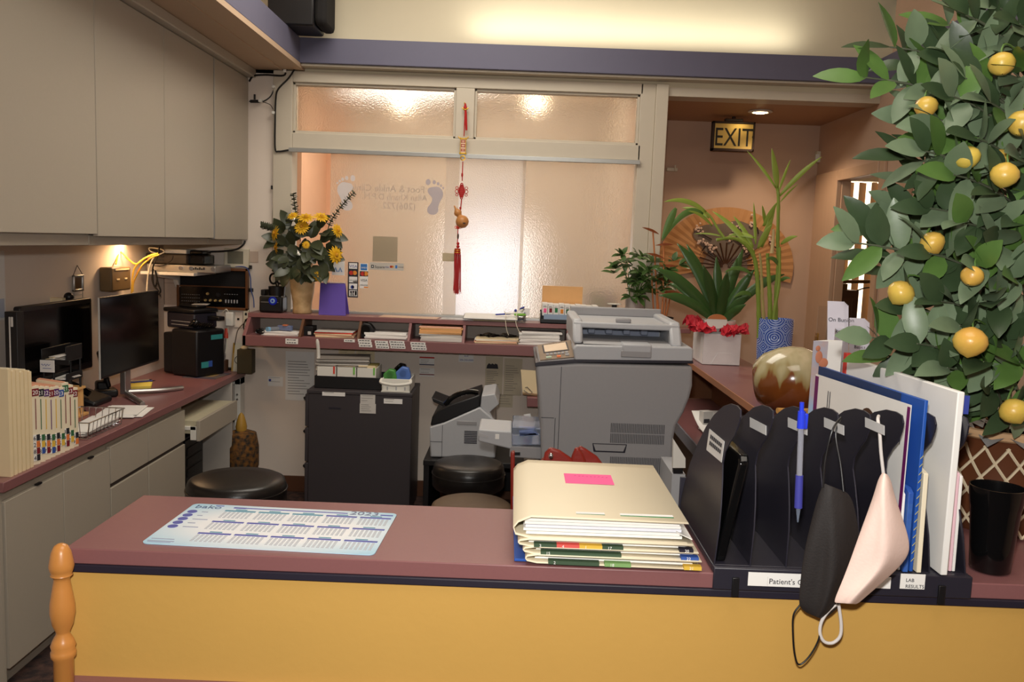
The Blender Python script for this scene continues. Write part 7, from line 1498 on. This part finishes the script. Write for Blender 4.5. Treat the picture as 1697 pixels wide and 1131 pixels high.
for r in range(2):
    for k in range(7):
        u0, u1, v = .12 + .11 * k, .2 + .11 * k, .62 - .3 * r; A, B, C_, D = (onface(*p_, 0, .0032) for p_ in ((1171, 746), (1196, 767), (1201, 732), (1176, 711)))
        bl = lambda u, v: A * (1 - u) * (1 - v) + B * u * (1 - v) + C_ * u * v + D * (1 - u) * v
        g.slab([bl(u0, v), bl(u1, v), bl(u1, v + .18), bl(u0, v + .18)], (-.0003, 0, 0))
g.build('print', M_inkt, o)
for k, (xa, xb) in ((1, (1243, 1270)), (2, (1306, 1338)), (3, (1366, 1399)), (4, (1434, 1466))): divlabel(k, ((xa, 692), (xb, 706), (xb, 722), (xa, 708)))
def front_label(px0, py0, px1, py1, s_, sz, x_off, z_off):
    a, b_ = at(px0, py1, OF - .016), at(px1, py0, OF - .016); g = MB(); g.box(a.x, b_.x, OF - .0162, OF - .015, a.z, b_.z); o = g.build('tray_label', M_paper, t)
    for i, q in enumerate(s_): text(q, 'lettering', o, (a.x + x_off, OF - .0166, a.z + z_off - .011 * i), sz, M_inkt, UPR, ext=.0002)
front_label(1239, 955, 1400, 971, ("Patient's Chart",), .0135, .036, .005); front_label(1440, 958, 1477, 975, ('',), .01, 0, 0); front_label(1491, 953, 1534, 976, ('LAB', 'RESULTS'), .0085, .009, .013)
g = MB(); a, b_ = at(1271, 971, OF - .016), at(1272, 956, OF - .016); g.box(a.x, a.x + .0006, OF - .0166, OF - .0162, a.z, b_.z); g.build('label_border', M_paperg, t)
# black glossy notebook in the first slot
def plate(label, name, cat, X_top, X_bot, pts_yz, th, m, grp=None, bev=.001):
    """upright sheet or book between two dividers: lean from X_bot to X_top, outline in (y, z)"""
    z0 = min(p_[1] for p_ in pts_yz); z1 = max(p_[1] for p_ in pts_yz); g = MB()
    P = [V((X_bot + (X_top - X_bot) * (p_[1] - z0) / (z1 - z0), p_[0], p_[1])) for p_ in pts_yz]; g.slab(P, (th, 0, 0)); return tag(g.build(name, m, None, bev), label, cat, grp)
zT = at(1230, 757, 1.47).z
plate('glossy black notebook leaning in the first organizer slot', 'black_notebook', 'notebook', OX0 + .034, OX0 + .004, ((OF + .012, zb_ + .001), (OF + .004, zT - .012), (OF + .016, zT), (1.70, zT + .0), (1.70, zb_ + .001)), .018, M_gloss, bev=.004)
# sheets and folders in the back slots
def topedge(p0, X0_, p1, X1_): return atx(*p0, X0_), atx(*p1, X1_)
def sheet(label, name, cat, pA, pB, X, m, th=.001, front_py=None, grp='papers in the file organizer', y1=1.765, bev=0):
    A, B = atx(*pA, X), atx(*pB, X); y_far, y_near = min(A.y, y1 + .2), B.y
    return plate(label, name, cat, X, X, ((y_near, zb_ + .002), (y_near, B.z), (y_far, A.z), (y_far, zb_ + .002)), th, m, grp, bev), A, B
o, A, B = sheet('white page with magenta edges standing in the organizer', 'printed_page', 'page', (1352, 620), (1510, 672), at(1510, 672, 1.475).x, M_paper, .0012)
yA, yB = min(A.y, 1.965), B.y; X = at(1510, 672, 1.475).x; g = MB()
zAB = lambda y: A.z + (B.z - A.z) * (A.y - y) / (A.y - B.y)
for y0, y1 in ((yA - .022, yA - .001), (yB + .001, yB + .012)):
    g = MB(); g.slab([(X - .0004, y0, zb_ + .01), (X - .0004, y1, zb_ + .01), (X - .0004, y1, zAB(y1) - .004), (X - .0004, y0, zAB(y0) - .004)], (-.0004, 0, 0)); g.build('magenta_edge', M_violet, o)
g = MB()
ym = yB + (yA - yB) * .25
g.prism([(ym + .055 + .026 * cos(a) * (1 + .2 * sin(3 * a)), zAB(ym) - .052 + .018 * sin(a)) for a in (2 * pi * k / 16 for k in range(16))], 'x', X - .0008, X - .0003); g.build('brown_picture', M_dwood, o)
g = MB()
for k in range(5): y = yB + .03 + .022 * k; g.box(X - .0008, X - .0003, y, y + .0016, zAB(y) - .075, zAB(y) - .035 - .004 * (k % 2))
for k in range(2): y = yA - .10 + .012 * k; g.box(X - .0008, X - .0003, y, y + .003, zAB(y) - .08, zAB(y) - .028)
g.build('print', M_inkt, o)
Xb = at(1531, 664, 1.474).x - .003
o, A, B = sheet('royal blue presentation folder standing in the organizer', 'blue_folder', 'folder', (1357, 606), (1533, 664), Xb, M_blue, .006, bev=.001)
g = MB(); zAB2 = lambda y: A.z + (B.z - A.z) * (A.y - y) / (A.y - B.y)
g.slab([(Xb - .0004, A.y - .002, zAB2(A.y) - .03), (Xb - .0004, A.y - .002, zAB2(A.y) - .001), (Xb - .0004, B.y + .09, zAB2(B.y + .09) - .001), (Xb - .0004, B.y + .09, zAB2(B.y + .09) - .03)], (-.0005, 0, 0)); g.build('navy_band', M_navyf, o)
g = MB()
for k in range(14): z_ = zb_ + .02 + .014 * k; g.slab([(Xb + .0005, B.y - .0005, z_), (Xb + .0055, B.y - .0005, z_ + .006), (Xb + .0055, B.y - .0005, z_ + .0075), (Xb + .0005, B.y - .0005, z_ + .0015)], (0, -.0006, 0))
g.build('gold_line', mat('pale gold line', (190, 180, 110), .5), o)
plate('narrow blue patterned folder edge standing in the organizer front', 'blue_folder', 'folder', Xb - .011, Xb - .012, ((1.462, zb_ + .001), (1.468, CZ + .155), (1.48, CZ + .162), (1.60, CZ + .16), (1.60, zb_ + .001)), .009, mat('blue hatched card', (44, 84, 168), .45, scale=60, col2=(60, 100, 170), stretch=(1, .2, 1)), 'papers in the file organizer')
plate('white sheet edge standing left of the blue hatched folder', 'white_sheet', 'sheet', Xb - .017, Xb - .017, ((1.47, zb_ + .001), (1.475, CZ + .15), (1.55, CZ + .19), (1.7, CZ + .19), (1.7, zb_ + .001)), .004, M_paper, 'papers in the file organizer')
plate('magenta card edge between the white sheets in the organizer', 'magenta_card', 'card', Xb - .026, Xb - .0262, ((1.475, zb_ + .001), (1.48, CZ + .13), (1.56, CZ + .17), (1.7, CZ + .17), (1.7, zb_ + .001)), .002, M_violet, 'papers in the file organizer')
Xw = at(1588, 650, 1.476).x - .013
o, A, B = sheet('white ring binder with a red end standing in the organizer', 'white_binder', 'binder', (1404, 592), (1588, 650), Xw, M_paper, .012, bev=.002)
g = MB(); g.box(Xw - .001, Xw + .013, A.y, A.y + .02, A.z - .09, A.z + .008); g.build('red_end', M_lred, o, .001)
plate('bent white folder bulging from the sixth organizer slot', 'white_folder', 'folder', Xb + .012, Xb + .012, ((1.462, zb_ + .001), (1.468, CZ + .19), (1.60, CZ + .22), (1.70, CZ + .20), (1.70, zb_ + .001)), .008, M_cream, 'papers in the file organizer')
for k, (m_, lab) in enumerate(((M_paper, 'white paper file in the last organizer slot'), (M_cream, 'cream paper file in the last organizer slot'), (mat('pink edged paper', (236, 196, 206), .7), 'pink edged paper file in the last organizer slot'), (M_paper, 'rearmost white paper file in the last organizer slot'))):
    x = Xw + .014 + .006 * k; plate(lab, 'paper_file', 'file', x + .001, x, ((1.475, zb_ + .001), (1.48, CZ + .20 - .005 * k), (1.72, CZ + .25), (1.72, zb_ + .001)), .005, m_, 'papers in the file organizer')
g = MB(); q = at(1590, 664, 1.5); g.box(q.x - .004, q.x + .006, 1.478, 1.482, q.z - .02, q.z + .012); tag(g.build('blue_tab', M_bluet, None), 'small bright blue index tab beside the white binder corner', 'tab')
# blue pen hanging on the organizer
xp = at(1326, 760, 1.44).x; Yp = 1.405; zz = lambda py: at(1326, py, Yp).z
t = thing('blue_pen', 'blue click pen clipped upright to an organizer divider', 'pen', (xp, Yp, zz(866))); xq = lambda py: at(1329 - (py - 668) * .035, py, Yp).x
g = MB(); g.cyl((xq(790), Yp, zz(790)), (xq(706), Yp, zz(706)), .0048, seg=16); g.build('barrel', mat('clear pen barrel', (190, 192, 204), .1, trans=.6, ior=1.3), t)
g = MB(); g.cyl((xq(842), Yp, zz(842)), (xq(788), Yp, zz(788)), .0066, .0062, seg=18); g.build('grip', mat('indigo rubber', (58, 60, 150), .6), t)
M_pb = mat('bright blue plastic', (40, 62, 214), .25); g = MB(); g.cyl((xq(710), Yp, zz(710)), (xq(682), Yp, zz(682)), .0068, .006, seg=18); g.cyl((xq(682), Yp, zz(682)), (xq(667), Yp, zz(667)), .0036, seg=14); g.build('cap', M_pb, t)
g = MB(); g.box(xq(690) + .004, xq(690) + .012, Yp, Yp + .02, zz(712), zz(686)); g.build('pocket_clip', M_pb, t, .002); g = MB(); g.cyl((xq(866), Yp, zz(866)), (xq(842), Yp, zz(842)), .0012, .0042, seg=12); g.build('tip', M_smoke, t)
# face masks hanging from the dividers
YM = 1.405; m3 = lambda px, py, dy=0: at(px, py, YM + dy)
def mask(label, outline_l, outline_r, m, cords, cm_, r, bulge, dy=0):
    t = thing('face_mask', label, 'mask', m3(*outline_l[-1]), 'face masks hanging on the organizer'); n = len(outline_l); rows = []
    for i in range(n):
        row = []
        for j in range(9):
            u = j / 8; px = outline_l[i][0] * (1 - u) + outline_r[i][0] * u; py = outline_l[i][1] * (1 - u) + outline_r[i][1] * u; v = i / (n - 1)
            row.append(m3(px, py, dy - bulge * sin(pi * u) * sin(pi * (.12 + .76 * v)) - .004 * sin(u * 9 + v * 2) * sin(pi * v) - .012 * max(0, 1 - abs(u - .35 - .35 * v) / .16) * min(1, v * 1.6)))
        rows.append(row)
    g = MB(); g.grid(rows); g.build('cloth', m, t, 0, 180, .002, sub=2)
    for c_ in cords: g = MB(); g.tube(smoothpath([m3(*p_) for p_ in c_], 8), r, 8); g.build('ear_loop', cm_, t)
    return t
mask('black cloth face mask hanging from the organizer by its loop', [(1365, 800), (1356, 820), (1345, 860), (1335, 900), (1328, 940), (1324, 985), (1323, 1008), (1340, 1018)], [(1400, 815), (1410, 822), (1418, 845), (1424, 880), (1426, 920), (1412, 965), (1392, 1010), (1362, 1028)],
     mat('black mask cloth', (34, 29, 28), .7, var=.12, bump=.08, bscale=300), [[(1364, 808, .0), (1368, 760, .0), (1380, 712, .0), (1394, 692, .02)], [(1398, 815, .0), (1393, 770, .01), (1385, 720, .02), (1394, 694, .03)], [(1326, 1003), (1315, 1020), (1314, 1050), (1317, 1085), (1324, 1102), (1340, 1090), (1356, 1062), (1362, 1030)]], M_black, .0016, .02, .006)
mask('pale peach face mask hanging beside the black one by a white loop', [(1463, 783), (1455, 795), (1450, 815), (1438, 848), (1424, 885), (1410, 925), (1396, 962), (1384, 990), (1382, 1000)], [(1470, 786), (1478, 800), (1480, 815), (1492, 848), (1503, 880), (1509, 905), (1505, 930), (1440, 985), (1420, 1003)],
     mat('peach mask cloth', (242, 214, 202), .75, var=.04, bump=.06, bscale=220), [[(1464, 785), (1460, 750), (1458, 720), (1455, 697, .01), (1456, 690, .03)], [(1387, 1001), (1372, 1014), (1361, 1032), (1359, 1050), (1366, 1064), (1380, 1066), (1392, 1055), (1394, 1035), (1390, 1003)]], mat('white elastic', (214, 208, 204), .7), .0028, .03, -.040)
# black tumbler
c = atz(1642, 938, CZ); t = None
Yc = 1.53; xc = at(1644, 900, Yc).x; zt = at(1644, 806, Yc).z
t = thing('black_tumbler', 'glossy black tumbler on the counter right of the organizer', 'tumbler', (xc, Yc, CZ)); g = MB()
hh = zt - CZ; g.lathe([(.030, .001), (.034, .004), (.0365, hh * .3), (.0415, hh * .75), (.0435, hh * .8), (.0465, hh), (.044, hh), (.040, hh * .8), (.034, .01), (.001, .008)], (xc, Yc, CZ), 40, cap=(True, False)); g.build('cup', M_gloss, t, 0, 50)
# lemon tree in a woven basket
Yt = 1.80; bx = 1.03
t = thing('lemon_tree', 'artificial lemon tree in a woven basket at the right counter corner', 'tree', (bx, Yt, CZ)); LT = t
zr = at(1660, 722, 1.72).z
rb = .115
g = MB(); g.lathe([(rb * .72, .001), (rb * .95, .05), (rb, .10), (rb * .9, zr - CZ - .02), (rb * 1.02, zr - CZ), (rb * .92, zr - CZ), (rb * .8, zr - CZ - .02), (.001, zr - CZ - .025)], (bx, Yt, CZ), 40, cap=(True, False)); g.build('basket', mat('brown glazed basket', (92, 52, 30), .4, var=.25, scale=16), t, 0, 50)
g = MB()
for k in range(16):
    for s_ in (-1, 1): g.tube([(bx + (rb * (.80 + .22 * sin(pi * (.15 + .7 * i / 10)))) * cos(2 * pi * k / 16 + s_ * i * .12), Yt + (rb * (.80 + .22 * sin(pi * (.15 + .7 * i / 10)))) * sin(2 * pi * k / 16 + s_ * i * .12), CZ + .006 + (zr - CZ - .03) * i / 10) for i in range(11)], .003, 5)
g.build('lattice', mat('pale raffia', (206, 190, 160), .8), t); g = MB(); g.tube([(bx + rb * cos(a), Yt + rb * sin(a), zr) for a in (2 * pi * k / 40 for k in range(40))], .010, 8, closed=True); g.build('rim', mat('tan basket rim', (186, 150, 112), .6), t)
g = MB()
for k in range(14): a = 2 * pi * k / 14; g.leaf((bx + rb * .5 * cos(a), Yt + rb * .5 * sin(a), zr - .012), (cos(a), sin(a), .5), (0, 0, 1), .10, .06, .8, .3, 0, 4)
g.build('grey_moss', mat('silver grey filler', (150, 148, 146), .8, var=.1), t)
trunk = smoothpath([(bx, Yt, zr - .03), (bx - .01, Yt - .02, zr + .15), (bx + .01, Yt - .04, zr + .35), (bx, Yt - .03, zr + .6), (bx - .02, Yt - .03, zr + .85)], 8)
g = MB(); g.tube(trunk, [.012 - .008 * i / len(trunk) for i in range(len(trunk))], 8)
random.seed(12); fol = [MB(), MB(), MB()]
tips = [(1430, 128, -.02), (1475, 78, .0), (1500, 110, .05), (1570, 40, .02), (1600, 25, -.05), (1650, 10, -.02), (1690, 40, -.06), (1525, 195, .05), (1560, 210, -.08), (1500, 262, -.02), (1530, 300, .06), (1482, 352, .04), (1540, 345, -.08), (1412, 402, -.06), (1455, 425, -.02), (1440, 380, .03), (1480, 455, .02), (1540, 420, -.1), (1500, 510, -.05), (1560, 500, -.12), (1445, 560, -.05), (1470, 590, .0), (1520, 570, -.1), (1570, 610, -.12), (1550, 645, -.02), (1630, 600, -.14), (1640, 640, -.1), (1660, 560, -.1), (1690, 600, -.12), (1600, 130, -.08), (1640, 170, -.1), (1680, 120, -.1), (1620, 230, -.12), (1580, 290, -.12), (1650, 320, -.14), (1690, 260, -.12), (1600, 370, -.14), (1650, 400, -.15), (1690, 370, -.12), (1620, 440, -.15), (1680, 460, -.14), (1590, 540, -.14), (1650, 500, -.15), (1695, 530, -.1), (1560, 400, .05), (1620, 520, .05), (1600, 200, .05), (1660, 250, .08), (1640, 80, .05), (1580, 160, -.1), (1530, 250, -.1), (1560, 330, -.02), (1600, 460, .0), (1680, 680, -.08), (1700, 640, -.02), (1620, 660, .0), (1560, 240, .0), (1580, 100, -.05)]
lemon_shape = lambda u: max(.05, sin(pi * min(1, u ** .85)) ** .75)
for i, (px, py, dy) in enumerate(tips):
    tip = at(px, py, Yt - .06 + dy); h0 = min(max(tip.z - .10, zr), zr + .8); o_ = min(trunk, key=lambda p_: abs(p_.z - h0)); d = tip - o_
    P = bez(o_, o_ + d * .5 + V((0, 0, .04)), tip, 8); g.tube(P, [.005 - .0035 * k / 8 for k in range(9)], 6)
    for j in range(8 if px < 1560 else 9):
        u = 1 - (j // 2) * .13 - random.uniform(0, .04); k = max(0, min(7, int(u * 8))); p_ = P[k].lerp(P[k + 1], min(1, u * 8 - k)); td = (P[k + 1] - P[k]).normalized()
        side = td.cross(V((random.uniform(-.4, .4), -1, random.uniform(-.4, .4)))).normalized() * (1 if j % 2 else -1); dd = td * random.uniform(.3, 1.0) + side * random.uniform(.5, 1.0) + V((random.uniform(-.2, .2), random.uniform(-.5, .1), random.uniform(-.25, .25)))
        if j == 0: dd = td
        fol[random.choice((0, 0, 1, 1, 2))].leaf(p_, dd, (random.uniform(-.6, .6), random.uniform(-1, -.2), random.uniform(.1, 1)), random.uniform(.070, .105), random.uniform(.034, .048), random.uniform(.0, .6), random.uniform(.05, .3), 0, 6, lemon_shape)
g.build('branch', mat('grey green twig', (86, 92, 72), .7), t)
for f_, (c1, c2) in zip(fol, (((58, 76, 50), 'deep lemon leaf'), ((108, 126, 98), 'pale sage leaf'), ((84, 116, 56), 'fresh lemon leaf'))): f_.build('foliage', mat(c2, c1, .38, var=.18, scale=30, bump=.04), t, 0, 60)
def lemon_mat():
    m = mat('lemon skin', (210, 190, 84), .35, scale=7, col2=(214, 164, 76), bump=.06, bscale=120, coat=.2); return m
for i, (px, py, r, dy) in enumerate(((1603, 261, 20, -.17), (1665, 290, 22, -.2), (1493, 486, 22, -.1), (1608, 567, 27, -.22), (1545, 403, 20, -.12), (1611, 458, 18, -.2), (1535, 177, 18, -.1), (1660, 106, 20, -.16), (1693, 205, 22, -.18), (1680, 682, 23, -.18), (1655, 262, 16, -.1))):
    Y = Yt - .06 + dy + .03; c = at(px, py, Y); rr_ = r * Y / F; R = RY(random.uniform(-.6, .6)) @ RX(random.uniform(-.5, .3))
    g = MB(); g.lathe([(.001, -rr_ * 1.0), (rr_ * .12, -rr_ * .96), (rr_ * .5, -rr_ * .78), (rr_ * .88, -rr_ * .42), (rr_ * 1.02, 0), (rr_ * .9, rr_ * .42), (rr_ * .55, rr_ * .76), (rr_ * .15, rr_ * .92), (.001, rr_ * .94)], c, 24, 0, R, cap=(False, False)); lm = g.build('lemon', lemon_mat(), t, 0, 80)
    o_ = min(trunk, key=lambda p_: (p_ - c).length); g = MB(); g.tube(bez(c + R @ V((0, 0, rr_ * .9)), c + V((0, .01, .05)), c + (o_ - c) * .25 + V((0, 0, .03)), 5), .0018, 5); g.build('lemon_stalk', M_leafm, lm)
